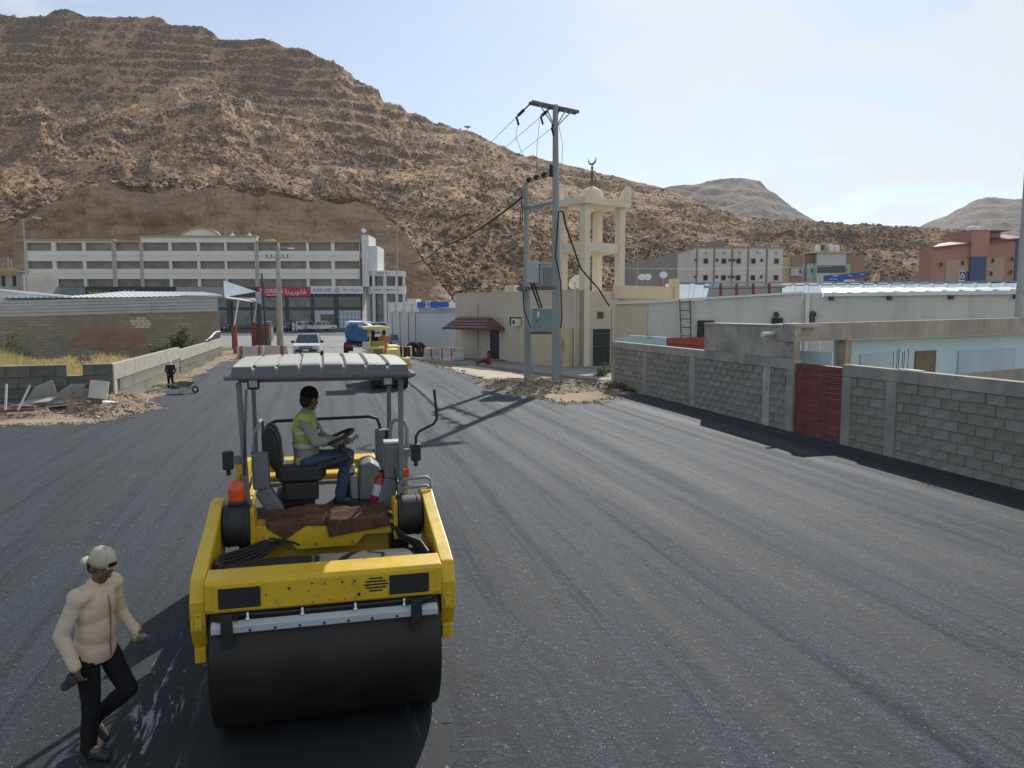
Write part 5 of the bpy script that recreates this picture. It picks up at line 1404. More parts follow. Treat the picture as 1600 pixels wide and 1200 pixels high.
q.cyl((ap[0][0], -.37, ap[0][1]), (ap[0][0] + .25, -.37, ap[0][1]), .085, n=5); q.cyl((ap[-1][0], -.37, ap[-1][1]), (ap[-1][0] - .25, -.37, ap[-1][1]), .085, n=5)
q.build('emblem', M_letw, sg)
t = thing('water_tank', 'large white water tank on top of the red hotel tower', 'water tank', (hx(1534), HD + 3, hz(360)))
MB().lathe([(.2, 0), (.95, .03), (1.0, .2), (1.0, .75), (.8, .95), (.2, 1.05), (0, 1.05)], 18).build('tank_body', M_white, t)
MB().lathe([(.25, 1.04), (.25, 1.15), (0, 1.16)], 10).build('lid', M_white, t)

# ------------------------------------------------------------------ white yard building with air conditioners, left of the mosque
wy = thing('white_building', 'flat white windowless building with cooling units and a blue sign strip beside the mosque', 'building')
Wl, Wc, Wr = D(606, 500, 76), D(656, 500, 66), D(713, 500, 62)
M_wy = mat('white_render', (.62, .60, .57), .85, .05, .4, dirt=.2, dirtc=(.5, .47, .43, 1), dscale=.4)
zw = D(656, 487, 66).z + .05
beam('wall', Wl, Wc, -.05, 4.55, -.05, zw + .75, 5, M_wy, wy)
beam('wall', Wc + Vector((.01, -.01, 0)), Wr, -.05, D(656, 490, 66).z, -.05, D(713, 490, 62).z, 6, M_wy, wy)
beam('fascia', Wc + Vector((.0, -.05, 0)), Wr + Vector((0, -.05, 0)), D(656, 490, 66).z + .003, D(656, 481, 66).z, D(713, 490, 62).z + .003, D(713, 481, 62).z, .3, M_fascia, wy)
for a, b in ((652, 664), (672, 698.5)):
    beam('sign', D(a, 480, 65.3 - (a - 652) * .07), D(b, 480, 65.3 - (b - 652) * .07), D(a, 481.5, 65).z, D(a, 471.5, 65).z, D(b, 480, 63).z, D(b, 471.5, 63).z, .2, flat('bright_blue', (.03, .12, .50)), wy)
s_ = beam('sign_panel', D(664.5, 480, 64.5), D(671.5, 480, 64.0), D(664, 481.5, 64.5).z, D(664, 470.5, 64.5).z, D(671, 480.5, 64).z, D(671, 470, 64).z, .22, M_signwhite, wy)
lettering('numeral', '8', .55, M_letb, s_, tuple(D(668.5, 475.5, 63.95)))
for k, px in enumerate((609, 621, 634, 645)):
    p = D(px, 481, 74.5 - (px - 606) * .2); nv = Vector((-.45, -.9, 0))
    t = MB().box((p.x + .45, p.y - .35, p.z), (.95, .4, .75), rz=R(-52)).build('cooling_unit', M_spand, wy, bevel=.03)
    q = MB(); q.cyl((p.x + .3, p.y - .62, p.z - .4), (p.x + .3, p.y - .55, .3), .035, n=5); q.build('cable', M_darkclad, wy)

# ------------------------------------------------------------------ entrance canopy on red posts, left of the street
ec = thing('entrance_canopy', 'open canopy with pale blue sheet fascia on dark posts and slanted white struts', 'canopy')
M_ecs = mat('pale_blue_sheet', (.48, .57, .66), .5, .06, .5)
c0, c1, c2 = D(351, 470, 67), D(400, 470, 76), D(407, 470, 74)
def ribs(name, a, b, pa0, pa1, pb0, pb1, n, m):
    for k in range(n):
        t0, t1 = (k + .02) / n, (k + .98) / n
        p, q_ = a.lerp(b, t0), a.lerp(b, t1)
        beam(name, p, q_, pa0 + (pb0 - pa0) * t0, pa1 + (pb1 - pa1) * t0, pa0 + (pb0 - pa0) * t1, pa1 + (pb1 - pa1) * t1, .05 + .03 * (k % 2), m, ec)
ribs('metal_panel', c0, c1, D(351, 464, 67).z, D(351, 438.5, 67).z, D(400, 456, 76).z, D(400, 456, 76).z + .05, 11, M_ecs)
ribs('metal_panel', D(399.5, 470, 76), c2, D(400, 473, 76).z, D(400, 455.5, 76).z, D(407, 475, 74).z, D(407, 459, 74).z, 3, M_ecs)
q = MB(); q.cyl(D(353, 464.5, 66.8), D(399, 472, 75.8), .09, n=6); q.build('eave_tube', M_white, ec)
q = MB(); q.add([D(351, 466, 67), D(400, 473, 76), D(402, 466, 84), D(340, 464, 78)] , [(0, 1, 2, 3)]); o = q.build('ceiling', M_darkclad, ec); o.modifiers.new('solid', 'SOLIDIFY').thickness = .1
for px, d in ((363, 76), (394, 80), (405, 79)):
    p = D(px, 500, d); q = MB(); q.cyl((p.x, p.y, 0), (p.x, p.y, D(px, 470, d).z), .12, n=8); q.build('post', M_darkclad, ec)
for px, py, d, lab in ((367, 552, 66.5, 'red painted steel bollard post under the near end of the canopy strut'), (397.5, 541, 79.5, 'red painted steel bollard post under the far end of the canopy strut')):
    p = D(px, 500, d); p.z = 0; zt = D(px, 509 if px < 380 else 505, d).z
    t = thing('red_post', lab, 'post', p, 0, 'red posts below the canopy')
    MB().cyl((0, 0, 0), (-.08, 0, zt), .21, .20, n=12).build('post', mat('post_red', (.30, .05, .04), .7, .15, 2), t)
    MB().cyl((-.08, 0, zt), (-.08, 0, zt + .04), .21, n=12).build('cap', M_redframe, t)
    tp = D(373 if px < 380 else 401, 467 if px < 380 else 472, d)
    MB().cyl((-.08, 0, zt), tp - p, .07, n=6).build('strut', M_white, ec).location = p
t = thing('brown_box', 'tall brown wooden box beside the red post', 'box', P0(409, 80))
MB().span((-.75, -.3, 0), (.75, .5, D(409, 505, 80).z)).build('box', mat('rust_wood', (.25, .12, .07), .85, .25, 1.2), t, bevel=.03)
MB().span((.78, -.2, .6), (1.05, .4, 2.0)).build('side_board', M_bt, t)

# ------------------------------------------------------------------ barriers, tyres
M_barr = mat('barrier_plaster', (.52, .46, .42), .85, .12, 1.5, dirt=.4, dirtc=(.33, .25, .2, 1)); M_barred = mat('barrier_red', (.30, .12, .10), .8, .2, 1.5)
def barrier(label, px, py, d=None, rz=0.0, w=1.5, h=.95):
    p = G(px, py) if d is None else P0(px, d)
    t = thing('road_barrier', label, 'barrier', p, rz, 'red and white concrete road barriers')
    prof = [(-.38, 0), (.38, 0), (.38, .15), (.17, .4), (.13, h), (-.13, h), (-.17, .4), (-.38, .15)]
    n = 5
    cutx = (0, .10, .22, .78, .90, 1.0)
    for k in range(n):
        MB().prism(prof, 'x', -w / 2 + w * cutx[k] + .002, -w / 2 + w * cutx[k + 1] - .002).build('block', M_barr if k % 2 == 0 else M_barred, t)
    return t
barrier('red and white barrier, middle one of the group beside the tyres', 681, 564, rz=R(30), w=1.3)
barrier('red and white barrier nearest the awning, turned flat to the road', 698, 565.5, rz=R(8), w=1.0)
barrier('red and white barrier, the one closest to the tyres', 669, 563.5, rz=R(75), w=.9)
barrier('small red and white barrier against the mosque corner', 715, 558, rz=R(10), w=.8, h=.8)
barrier('pale pink barrier on the left of the lane behind the roller roof', 392, 560, rz=R(5), w=2.0)
barrier('red ended barrier on the left of the lane near the white pickup', 425, 559, rz=R(2), w=2.4)
def torus(q, c, R_, r_, rot, n=20, m=8):
    vs = []; fs = []
    for i in range(n):
        for j in range(m):
            a, b = 2 * math.pi * i / n, 2 * math.pi * j / m
            vs.append(Vector(c) + rot @ Vector(((R_ + r_ * math.cos(b)) * math.cos(a), (R_ + r_ * math.cos(b)) * math.sin(a), r_ * 1.25 * math.sin(b))))
    for i in range(n):
        for j in range(m): fs.append((i * m + j, ((i + 1) % n) * m + j, ((i + 1) % n) * m + (j + 1) % m, i * m + (j + 1) % m))
    q.add(vs, fs, True)
for k, (px, d, lab, tilt) in enumerate(((645, 60.5, 'large black tyre standing against the white building', 80), (653, 60.8, 'second black tyre leaning behind the large one', 70), (659, 60.0, 'black tyre lying flat nearest the barriers', 12))):
    p = P0(px, d); q = MB(); torus(q, (0, 0, .62 if k < 2 else .2), .46, .17, Matrix.Rotation(R(tilt), 3, 'X'))
    tag(q.build('tyre', M_rubber, None, p), lab, 'tyre', 'old tyres by the white building')

# ------------------------------------------------------------------ power poles with transformer
M_pole = mat('weathered_steel_pole', (.27, .29, .28), .7, .14, 2.0, .2, 20, dirt=.3, dirtc=(.34, .35, .33, 1), dscale=1.5, stretch=(1, 1, .3))
PA, PB = G(870, 605), G(825, 595)
zA, zB = D(870, 164, PA.y).z, D(818, 286, PB.y).z
pa = thing('power_pole', 'tall grey steel power pole with a wooden crossarm and braces', 'power pole', PA)
MB().cyl((0, 0, -.1), (-.14, 0, zA), .245, .12, n=16).build('pole', M_pole, pa)
pb = thing('power_pole', 'shorter grey steel power pole carrying the transformer with its taller neighbour', 'power pole', PB)
MB().cyl((0, 0, -.1), (-.12, 0, zB), .215, .12, n=16).build('pole', M_pole, pb)
ca, cb_ = D(829, 160, 36.2) - PA, D(902, 176, 37.3) - PA
M_arm = mat('crossarm_grey', (.13, .14, .135), .8, .2, 3)
q = MB(); u_ = (cb_ - ca).normalized(); 
for off in (-.13, .13):
    n_ = Vector((-u_.y, u_.x, 0)) * off; q.cyl(ca + n_, cb_ + n_, .085, n=4, smooth=False)
q.build('crossarm', M_arm, pa)
q = MB()
for s in (-1, 1):
    for w in (.5, .78):
        q.cyl(Vector((-.13, 0, zA - 1.05)), Vector((-.13, 0, zA)) + u_ * s * 1.25 * w, .03, n=5)
q.build('brace', M_steel, pa)
# crossbeams between the poles
def bt(a, b, nm, r, m, par=pa, n=6): 
    return MB().cyl(Vector(a) - PA, Vector(b) - PA, r, n=n, smooth=n > 4).build(nm, m, par)
b1a, b1b = D(820, 286, PB.y), D(862, 272, PA.y); bt(b1a, b1b, 'insulator_arm', .05, M_pole)
b2a, b2b = D(820, 325, PB.y), D(866, 315, PA.y); bt(b2a, b2b, 'fuse_arm', .09, M_pole)
for k in range(3):
    p = b1a.lerp(b1b, .2 + .28 * k) - PA
    q = MB(); q.lathe([(.05, -.05), (.16, -.02), (.19, .06), (.17, .14), (.08, .2), (0, .21)], 12, p); q.build('insulator', M_rubber, pa)
p = D(861, 266, PA.y) - PA; MB().lathe([(.09, -.3), (.1, 0), (.06, .1), (.09, .2), (.0, .3)], 10, p).build('insulator', M_rubber, pa)
for k in range(3):
    p = b2a.lerp(b2b, .15 + .22 * k) - PA; q = MB()
    for z in (-.28, -.1, .1, .28): q.lathe([(.03, z - .05), (.10, z), (.03, z + .05)], 10, p)
    q.tube([p + Vector((.1, 0, .35)), p + Vector((.22, -.1, 0)), p + Vector((.1, 0, -.4))], .02, 5); q.build('fuse', M_steel, pa)
t0, t1 = D(809, 451, PB.y - .2), D(868, 449, PA.y - .2)
bt(t0, t1, 'platform_beam', .11, M_arm, n=4); bt(t0 + Vector((0, .7, 0)), t1 + Vector((0, .7, 0)), 'platform_beam', .11, M_arm, n=4)
tf = thing('transformer', 'grey pole mounted transformer with cooling fins and bushings between the two poles', 'transformer', D(844, 447, 38.4))
tw_ = 1.25
M_tf = mat('transformer_grey', (.40, .43, .43), .5, .08, 1, dirt=.2, dirtc=(.30, .28, .25, 1))
MB().span((-.05, -.45, .05), (tw_ * .55, .45, 1.05)).build('tank', M_tf, tf, bevel=.03)
MB().span((-tw_ * .52, -.5, .12), (-.08, .3, 1.2)).build('cable_box', M_tf, tf, bevel=.02)
MB().span((-.1, -.5, 1.053), (tw_ * .6, .5, 1.12)).build('lid', M_tf, tf, bevel=.02)
fin = MB().span((-.018, -.66, .15), (.018, -.455, .95)).mesh('fin'); fin.materials.append(M_tf)
for k in range(6):
    o = bpy.data.objects.new('fin', fin); o.location = (.1 + .1 * k, 0, 0); link(o, tf)
for k in range(3): MB().lathe([(.03, 0), (.07, .05), (.03, .1), (.07, .15), (.03, .2), (.06, .25), (.015, .32), (.015, .42)], 8, (-.35 + .32 * k, .1, 1.12 if k else 1.2)).build('bushing', mat('bushing_brown', (.12, .06, .04), .4), tf)
MB().span((.2, -.3, 1.12), (.62, -.2, 1.35)).build('oil_gauge', mat('tan_part', (.35, .25, .17), .7), tf)
cbx = thing('switch_cabinet', 'blue green steel switch cabinet mounted low between the two poles', 'cabinet', D(844, 519, 38.0))
M_cab = mat('cabinet_green', (.20, .27, .28), .55, .08, 1)
MB().span((-.42, -.35, .02), (.58, .42, 1.18)).build('cabinet', M_cab, cbx, bevel=.02)
MB().span((-.39, -.375, .06), (.28, -.352, 1.14)).build('cabinet_door', M_cab, cbx, bevel=.01)
MB().span((-.16, -.39, .75), (-.06, -.377, 1.02)).build('label_plate', M_signwhite, cbx)
MB().span((-.2, -.41, .55), (-.1, -.377, .6)).build('handle', M_darkclad, cbx)
q = MB(); q.span((-.55, -.2, -.1), (.85, -.1, -.003)); q.span((-.55, .2, -.1), (.85, .3, -.003)); q.build('bracket', M_arm, cbx)
MB().span((.62, .3, .55), (.8, .45, .95)).build('red_plate', mat('plate_red', (.16, .04, .05), .6), cbx)
# cables
def cable(label, pts, r, sag=0.0, name='power_cable', m=None, group=None, n=14):
    q = MB(); P_ = []
    for a, b in zip(pts[:-1], pts[1:]):
        for k in range(n):
            t_ = k / n; v = Vector(a).lerp(Vector(b), t_); v.z -= sag * 4 * t_ * (1 - t_); P_.append(v)
    P_.append(Vector(pts[-1])); q.tube(P_, r, 5)
    return tag(q.build(name, m or M_rubber), label, 'cable', group)
M_wire = mat('wire_grey', (.12, .12, .125), .5, .1)
wires = 'three thin overhead line wires'
for k, (a, b) in enumerate(((D(807, 183, 35.5), D(640, 316, 120)), (D(845, 182, 36), D(690, 288, 120)), (D(862, 200, 36.5), D(735, 272, 120)))):
    q = MB(); top = (ca.lerp(cb_, (.02, .45, .62)[k]) + PA)
    q.tube([top, top.lerp(a, .5), a], .035, 6)
    for j in range(4): c_ = top.lerp(a, .55 + .1 * j); dv = (a - top).normalized(); q.cyl(c_ - dv * .02, c_ + dv * .02, .075, n=8)
    q.cyl(a, a + Vector((.1, 0, -.35)), .05, n=6)
    tag(q.build('strain_insulator', M_rubber), ['strain insulator hanging off the left tip of the crossarm', 'strain insulator left of the pole under the crossarm', 'strain insulator close beside the pole under the crossarm'][k], 'insulator', 'strain insulators on the tall power pole')
    cable(['upper overhead wire leading off left from the tall pole', 'middle overhead wire leading off left from the tall pole', 'lower overhead wire leading off left from the tall pole'][k], [a, b], .014, .8, 'overhead_wire', M_wire, wires)
for k, (px0, py0, px1, py1) in enumerate(((809, 190, 816, 240), (843, 188, 838, 272), (873, 195, 878, 255))):
    a, b = D(px0, py0, 35.6 + .4 * k), D(px1, py1, 36.5); c_ = D((809, 842, 876)[k] - 3 + 6 * (k == 2), (py0 + py1) / 2, 36)
    cable(['hanging jumper wire left of the pole head', 'hanging jumper wire in the middle of the pole head', 'hanging jumper wire right of the pole head'][k], [a, c_, b], .011, 0, 'jumper_wire', M_wire, 'thin jumper wires')
cable('thick black cable running from the short pole far left and down', [D(816, 308, 39.8), D(690, 385, 62), D(640, 412, 90)], .06, .35)
cable('black cable drooping from the tall pole to the lean-to roof by the mosque', [D(866, 326, 36.5), D(880, 331, 36.9), D(884, 352, 37.5), D(908, 420, 42), D(936, 452, 46), D(952, 478, 48.5)], .05, .02, n=6)
cable('black cable loop strapped down the tall pole', [D(873, 330, 36.3), D(868, 400, 36.3), D(876, 440, 36.3), D(878, 495, 36.3), D(876, 512, 36.3)], .035, 0)
cable('left black cable from the transformer down to the cabinet', [D(829, 442, 37.9), D(843, 482, 37.8)], .045, 0)
cable('right black cable from the transformer down to the cabinet', [D(834, 442, 37.9), D(847, 482, 37.8)], .045, 0)
cable('black cable curving from the short pole into the cabinet side', [D(817, 455, 39.5), D(819, 485, 39.3), D(828, 508, 38.6), D(834, 517, 38.2)], .035, 0)
cable('long pale overhead line crossing before the grey flats', [D(930, 418, 90), D(1300, 416, 92)], .02, .2, 'overhead_wire', M_signwhite)
q = MB(); q.tube([D(816, 305, 39.8), D(814, 330, 39.7), D(812, 352, 39.8), D(816, 345, 39.7), D(817, 320, 39.8)], .03, 5)
tag(q.build('cable_coil', M_rubber), 'bundle of black cable ends tied at the top of the short pole', 'cable')
# ================================================================== VEHICLES
M_carwhite = mat('car_white', (.70, .70, .70), .28, .03, .5, spec=.6); M_cardark = mat('car_dark', (.03, .035, .045), .25, .1, .5, spec=.7); M_cargrey = mat('car_grey', (.16, .19, .23), .25, .08, .5, spec=.6)
M_wind = mat('windscreen', (.05, .07, .08), .08, .2, .8, spec=.9)
M_hl = mat('headlamp_glass', (.55, .56, .56), .15, .05, 2, spec=.8); M_tl = mat('tail_lamp_red', (.35, .02, .02), .25, .1, 3)
M_blackpl = mat('black_plastic', (.025, .025, .027), .6, .2, 4)
def wheel(parent, x, y, r, w=.24, rim=M_steel):
    o = MB().cyl((x, y - w / 2, r), (x, y + w / 2, r), r, n=20).build('wheel', M_rubber, parent, bevel=.03)
    s = -1 if y < 0 else 1
    MB().cyl((x, y + s * (w / 2 - .01), r), (x, y + s * (w / 2 + .015), r), r * .62, n=14).build('rim', rim, o)
def car(label, P, rz, paint, kind='suv', group=None, name='parked_car', cat='car'):
    "front toward local +x"
    t = thing(name, label, cat, P, rz, group)
    if kind == 'sedan': L, W, hb, ht, prof = 4.6, 1.80, .92, 1.45, [(-1.75, .92), (-1.15, 1.42), (.35, 1.45), (1.05, .95)]
    elif kind == 'suv': L, W, hb, ht, prof = 4.8, 1.95, 1.08, 1.82, [(-2.3, 1.08), (-2.1, 1.75), (.45, 1.82), (1.15, 1.10)]
    else: L, W, hb, ht, prof = 5.5, 2.0, 1.12, 1.86, [(-.75, 1.12), (-.6, 1.80), (.75, 1.86), (1.45, 1.15)]
    h = L / 2; gc = .32 if kind != 'pickup' else .42
    low = [(-h, gc + .1), (-h + .08, gc), (h - .1, gc), (h, gc + .12), (h + .02, hb - .32), (h - .1, hb - .1), (h - .95, hb + .03), (prof[3][0], hb + .02), (prof[0][0], hb), (-h + .05, hb - .02)]
    MB().prism(low, 'y', -W / 2, W / 2).build('body', paint, t, bevel=.07, seg=3)
    # cabin narrows to the roof
    def loft(nm, pts, w0, w1, m, zlo, zhi, par=t, bev=.04):
        q = MB(); vs = []
        for s in (-1, 1):
            for x, z in pts:
                k = (z - zlo) / (zhi - zlo); vs.append((x, s * (w0 + (w1 - w0) * k) / 2, z))
        n = len(pts); fs = [tuple(range(n)), tuple(reversed(range(n, 2 * n)))] + [(i, n + i, n + (i + 1) % n, (i + 1) % n) for i in range(n)]
        q.add(vs, fs); return q.build(nm, m, par, bevel=bev)
    cab = loft('cabin_glass', [(x, z) for x, z in prof], W - .1, W - .5, M_wind, hb, ht)
    roof = [(prof[1][0] - .05, prof[1][1] - .06), (prof[2][0] + .08, prof[2][1] - .05), (prof[2][0] - .02, prof[2][1] + .02), (prof[1][0] + .05, prof[1][1] + .02)]
    loft('roof', roof, W - .42, W - .46, paint, prof[1][1] - .06, ht + .02, bev=.02)
    q = MB()
    for s in (-1, 1):
        for a, b in ((prof[0], prof[1]), (prof[2], prof[3]), ((prof[1][0] * .5 + prof[2][0] * .5, ht), (prof[1][0] * .45 + prof[2][0] * .55, hb))):
            q.cyl((a[0], s * ((W - .1) + (-.4) * (a[1] - hb) / (ht - hb)) / 2, a[1]), (b[0], s * ((W - .1) + (-.4) * (b[1] - hb) / (ht - hb)) / 2, b[1]), .045, n=6)
    tag(q.build('pillars', paint, t), kind='stuff')
    if kind == 'pickup':
        q = MB(); q.span((-h + .12, -W / 2 + .12, hb - .03), (-.85, W / 2 - .12, hb + .012)); q.build('load_bed', M_blackpl, t)
    r = .40 if kind == 'pickup' else .35
    for x in (-h + .95, h - .95):
        for s in (-1, 1): wheel(t, x, s * (W / 2 - .12), r)
    for s in (-1, 1):
        MB().box((h - .03, s * (W / 2 - .28), hb - .24), (.12, .42, .17)).build('headlight', M_hl, t, bevel=.03)
        MB().box((-h + .03, s * (W / 2 - .18), hb - .22), (.1, .2, .34)).build('tail_light', M_tl, t, bevel=.03)
        MB().box((prof[3][0] - .25, s * (W / 2 + .12), hb + .12), (.14, .26, .20)).build('wing_mirror', M_blackpl if kind == 'pickup' else paint, t, bevel=.03)
    g = MB().box((h + .0, 0, hb - .27), (.1, W - .95, .20)).build('grille', M_blackpl, t, bevel=.02)
    MB().box((h + .045, 0, hb - .27), (.02, W - .95, .035)).build('grille_bar', M_chrome, g)
    MB().box((h + .0, 0, gc + .2), (.12, W - .35, .2)).build('bumper', M_blackpl if kind == 'pickup' else paint, t, bevel=.03)
    MB().box((h + .07, 0, gc + .22), (.015, .46, .12)).build('number_plate', M_signwhite, t)
    MB().box((-h - .012, 0, hb - .3), (.02, .46, .12)).build('number_plate', M_signwhite, t)
    return t
p = G(483, 557); 
car('white pickup truck driving toward the camera behind the yellow roller', (p.x, p.y, 0), R(-90 + 10), M_carwhite, 'pickup', None, 'pickup_truck', 'pickup')
LOTZ = .02
def lot(px, d): v = D(px, 505, d); return (v.x, v.y, LOTZ)
cars_g = 'cars parked in front of the shops'
car('white car parked behind the concrete utility pole', lot(419, 146), R(100), M_carwhite, 'suv', cars_g)
car('dark car parked right of the utility pole behind the men in white', lot(452, 147), R(88), M_cardark, 'suv', cars_g)
car('white saloon car parked left of the white pickup at the shops', lot(480, 143.5), R(64), M_carwhite, 'suv', cars_g)
car('white double cab pickup parked in front of the white shop door', lot(503, 142.5), R(52), M_carwhite, 'pickup', cars_g)
car('dark car parked deep in shade behind the canopy posts', lot(356, 146), R(95), M_cardark, 'sedan', cars_g)
car('grey car behind the blue tank truck before the corner shopfront', lot(577, 132), R(12), M_cargrey, 'suv', cars_g)
car('white van like car right of the grey car behind the tanker', lot(597, 128), R(8), M_carwhite, 'suv', cars_g)
car('pale blue car half hidden behind the second roller by the white building', (D(622, 545, 74).x, 74, 0), R(100), mat('car_blue', (.22, .38, .47), .3, .05, .5), 'sedan')

# blue water tank truck from behind
TP = G(563, 561)
tk = thing('tank_truck', 'blue water tank truck seen from behind with a red and black rear frame', 'truck', TP, R(12))
M_tank = mat('tank_blue', (.035, .125, .29), .45, .14, .6, .1, 20, dirt=.3, dirtc=(.10, .14, .19, 1), dscale=.6)
q = MB(); n = 26; vs = []; fs = []
for y in (0.0, .12, .25, 6.3, 6.5):
    k = .86 if y in (0.0, 6.5) else .97 if y == .12 else 1.0
    for i in range(n):
        a = 2 * math.pi * i / n; ca_, sa_ = math.cos(a), math.sin(a)
        ex_ = 2 / 2.6
        vs.append((1.12 * k * math.copysign(abs(ca_) ** ex_, ca_), y, 2.02 + .76 * k * math.copysign(abs(sa_) ** ex_, sa_)))
for j in range(4):
    for i in range(n): fs.append((j * n + i, j * n + (i + 1) % n, (j + 1) * n + (i + 1) % n, (j + 1) * n + i))
q.add(vs, fs, True); q.add(vs[:n], [tuple(range(n))]); q.add(vs[-n:], [tuple(reversed(range(n)))])
tb = q.build('tank', M_tank, tk)
q = MB(); q.span((-.75, .3, 2.76), (.3, 5.8, 2.84)); q.build('walkway', M_white, tk)
for x in (-.75, .3):
    MB().cyl((x, .2, 2.9), (x, 5.8, 2.9), .03, n=6).build('rail', M_white, tk)
MB().span((-.1, -.02, 2.45), (.25, .0, 2.62)).build('label_plate', M_signwhite, tb)
q = MB(); q.tube([(-.62, -.03, 1.5), (-.62, -.04, 2.2), (-.5, -.02, 2.6)], .03, 6); q.build('pipe', M_tank, tk)
MB().cyl((0, -.04, 1.85), (0, .05, 1.85), .09, n=10).build('outlet', M_darkclad, tk)
MB().span((-1.05, -.1, .95), (1.05, 7.2, 1.22)).build('chassis', M_blackpl, tk)
M_redpaint = mat('red_chassis', (.26, .045, .035), .65, .2, 3)
MB().span((-1.1, -.32, .92), (1.1, -.15, 1.1)).build('rear_bumper', M_redpaint, tk)
for k, x in enumerate((-.85, -.45, .05, .45, .85)):
    MB().span((x - .14, -.345, .96), (x + .14, -.323, 1.05)).build('reflector', M_hl if k % 2 else M_tl, tk)
for s in (-1, 1):
    MB().span((s * .72 - .2, -.25, .62), (s * .72 + .2, -.2, .9)).build('mud_flap', M_rubber, tk)
    for y in (1.0, 2.3, 7.6):
        wheel(tk, s * 0, 0, .0001) if False else None
        o = MB().cyl((s * .98 - .26, y, .5), (s * .98 + .12, y, .5), .5, n=20).build('wheel', M_rubber, tk, bevel=.04)
        MB().cyl((s * 1.11 - .0, y, .5), (s * 1.13, y, .5), .28, n=14).build('rim', M_redpaint, o)
MB().span((-1.12, 6.9, 1.1), (1.12, 8.9, 2.75)).build('cab', M_carwhite, tk, bevel=.12, seg=3)
MB().span((-.95, 8.88, 1.9), (.95, 8.93, 2.6)).build('windscreen', M_wind, tk)

# second, pale yellow roller further up the road, seen from behind
M_y2 = mat('pale_yellow', (.66, .50, .14), .5, .1, 1.5, dirt=.3, dirtc=(.45, .36, .17, 1), dscale=1.0)
M_y2c = mat('cream_yellow', (.72, .58, .20), .55, .06, 1.0)
RP = G(608, 607)
r2 = thing('road_roller', 'pale yellow road roller working further up the road with two men aboard', 'road roller', RP, R(14))
MB().cyl((-.84, 0, .62), (.84, 0, .62), .62, n=32).build('drum', M_rubber, r2)
q = MB()
for x in (-.99, .86): q.prism([(-.75, .62), (-.62, .95), (-.62, 1.28), (.9, 1.28), (.9, .75), (.3, .5), (-.4, .5)], 'x', x, x + .13)
q.build('frame', M_y2, r2, bevel=.02)
MB().span((-.855, -.72, .95), (.855, -.50, 1.30)).build('rear_beam', M_y2, r2, bevel=.03)
MB().span((-.12, -.58, 1.305), (.98, .55, 1.46)).build('deck', M_y2c, r2, bevel=.03)
MB().prism([(-.10, 1.463), (.52, 1.463), (.48, 1.80), (.42, 1.86), (.02, 1.86), (-.06, 1.80)], 'y', -.45, .9).build('hood', M_y2c, r2, bevel=.03)
MB().span((-.78, .0, 1.3), (-.18, .9, 1.95)).build('battery_box', M_y2, r2, bevel=.03)
MB().span((-.70, -.012, 1.36), (-.26, -.002, 1.86)).build('grille', M_y2.copy() if False else mat('olive_grille', (.20, .17, .06), .7), r2)
MB().span((-.70, .92, 1.3), (-.1, 1.3, 2.2)).build('seat', mat('seat_yellow', (.36, .29, .10), .7), r2, bevel=.04)
q = MB(); q.tube([(.62, -.45, 1.46), (.62, -.45, 1.98), (1.0, -.45, 1.98), (1.0, -.45, 1.46)], .035, 8); q.build('hand_rail', M_y2c, r2)
MB().span((.58, .1, 1.462), (.92, .8, 1.98)).build('tank', M_rubber, r2, bevel=.1)
q = MB(); q.tube([(-.95, -.4, 1.28), (-.95, -.4, 1.9), (-.55, -.4, 1.9)], .03, 8); q.build('hand_rail', M_y2c, r2)
MB().box((-1.05, -.35, 2.05), (.34, .06, .36)).build('mirror', M_hl, r2, bevel=.03)
for x, y in ((-.80, .7), (-.80, 2.0), (.02, 2.0)):
    MB().cyl((x, y, 1.3), (x, y, 2.75), .035, n=8).build('canopy_post', M_y2c, r2)
MB().prism([(-1.06, 2.75), (.06, 2.75), (.12, 2.81), (.08, 2.88), (-.25, 2.92), (-.75, 2.92), (-1.08, 2.88), (-1.12, 2.81)], 'y', .35, 2.3).build('canopy', M_y2c, r2, bevel=.04)
MB().span((-.88, .95, .9), (.88, 3.9, 1.28)).build('chassis', M_y2, r2, bevel=.03)
MB().span((-.8, 2.3, 1.3), (.8, 4.2, 1.9)).build('engine_hood', M_y2c, r2, bevel=.06)
for x in (-.55, -.18, .18, .55): MB().cyl((x - .16, 3.6, .48), (x + .16, 3.6, .48), .48, n=18).build('tyre', M_rubber, r2, bevel=.05)
MB().box((1.02, -.62, 1.12), (.03, .05, .16)).build('reflector', mat('amber', (.8, .25, .03), .4), r2)
MB().box((-1.0, -.66, 1.35), (.05, .05, .2)).build('reflector', mat('orange_lamp', (.7, .16, .03), .4), r2)
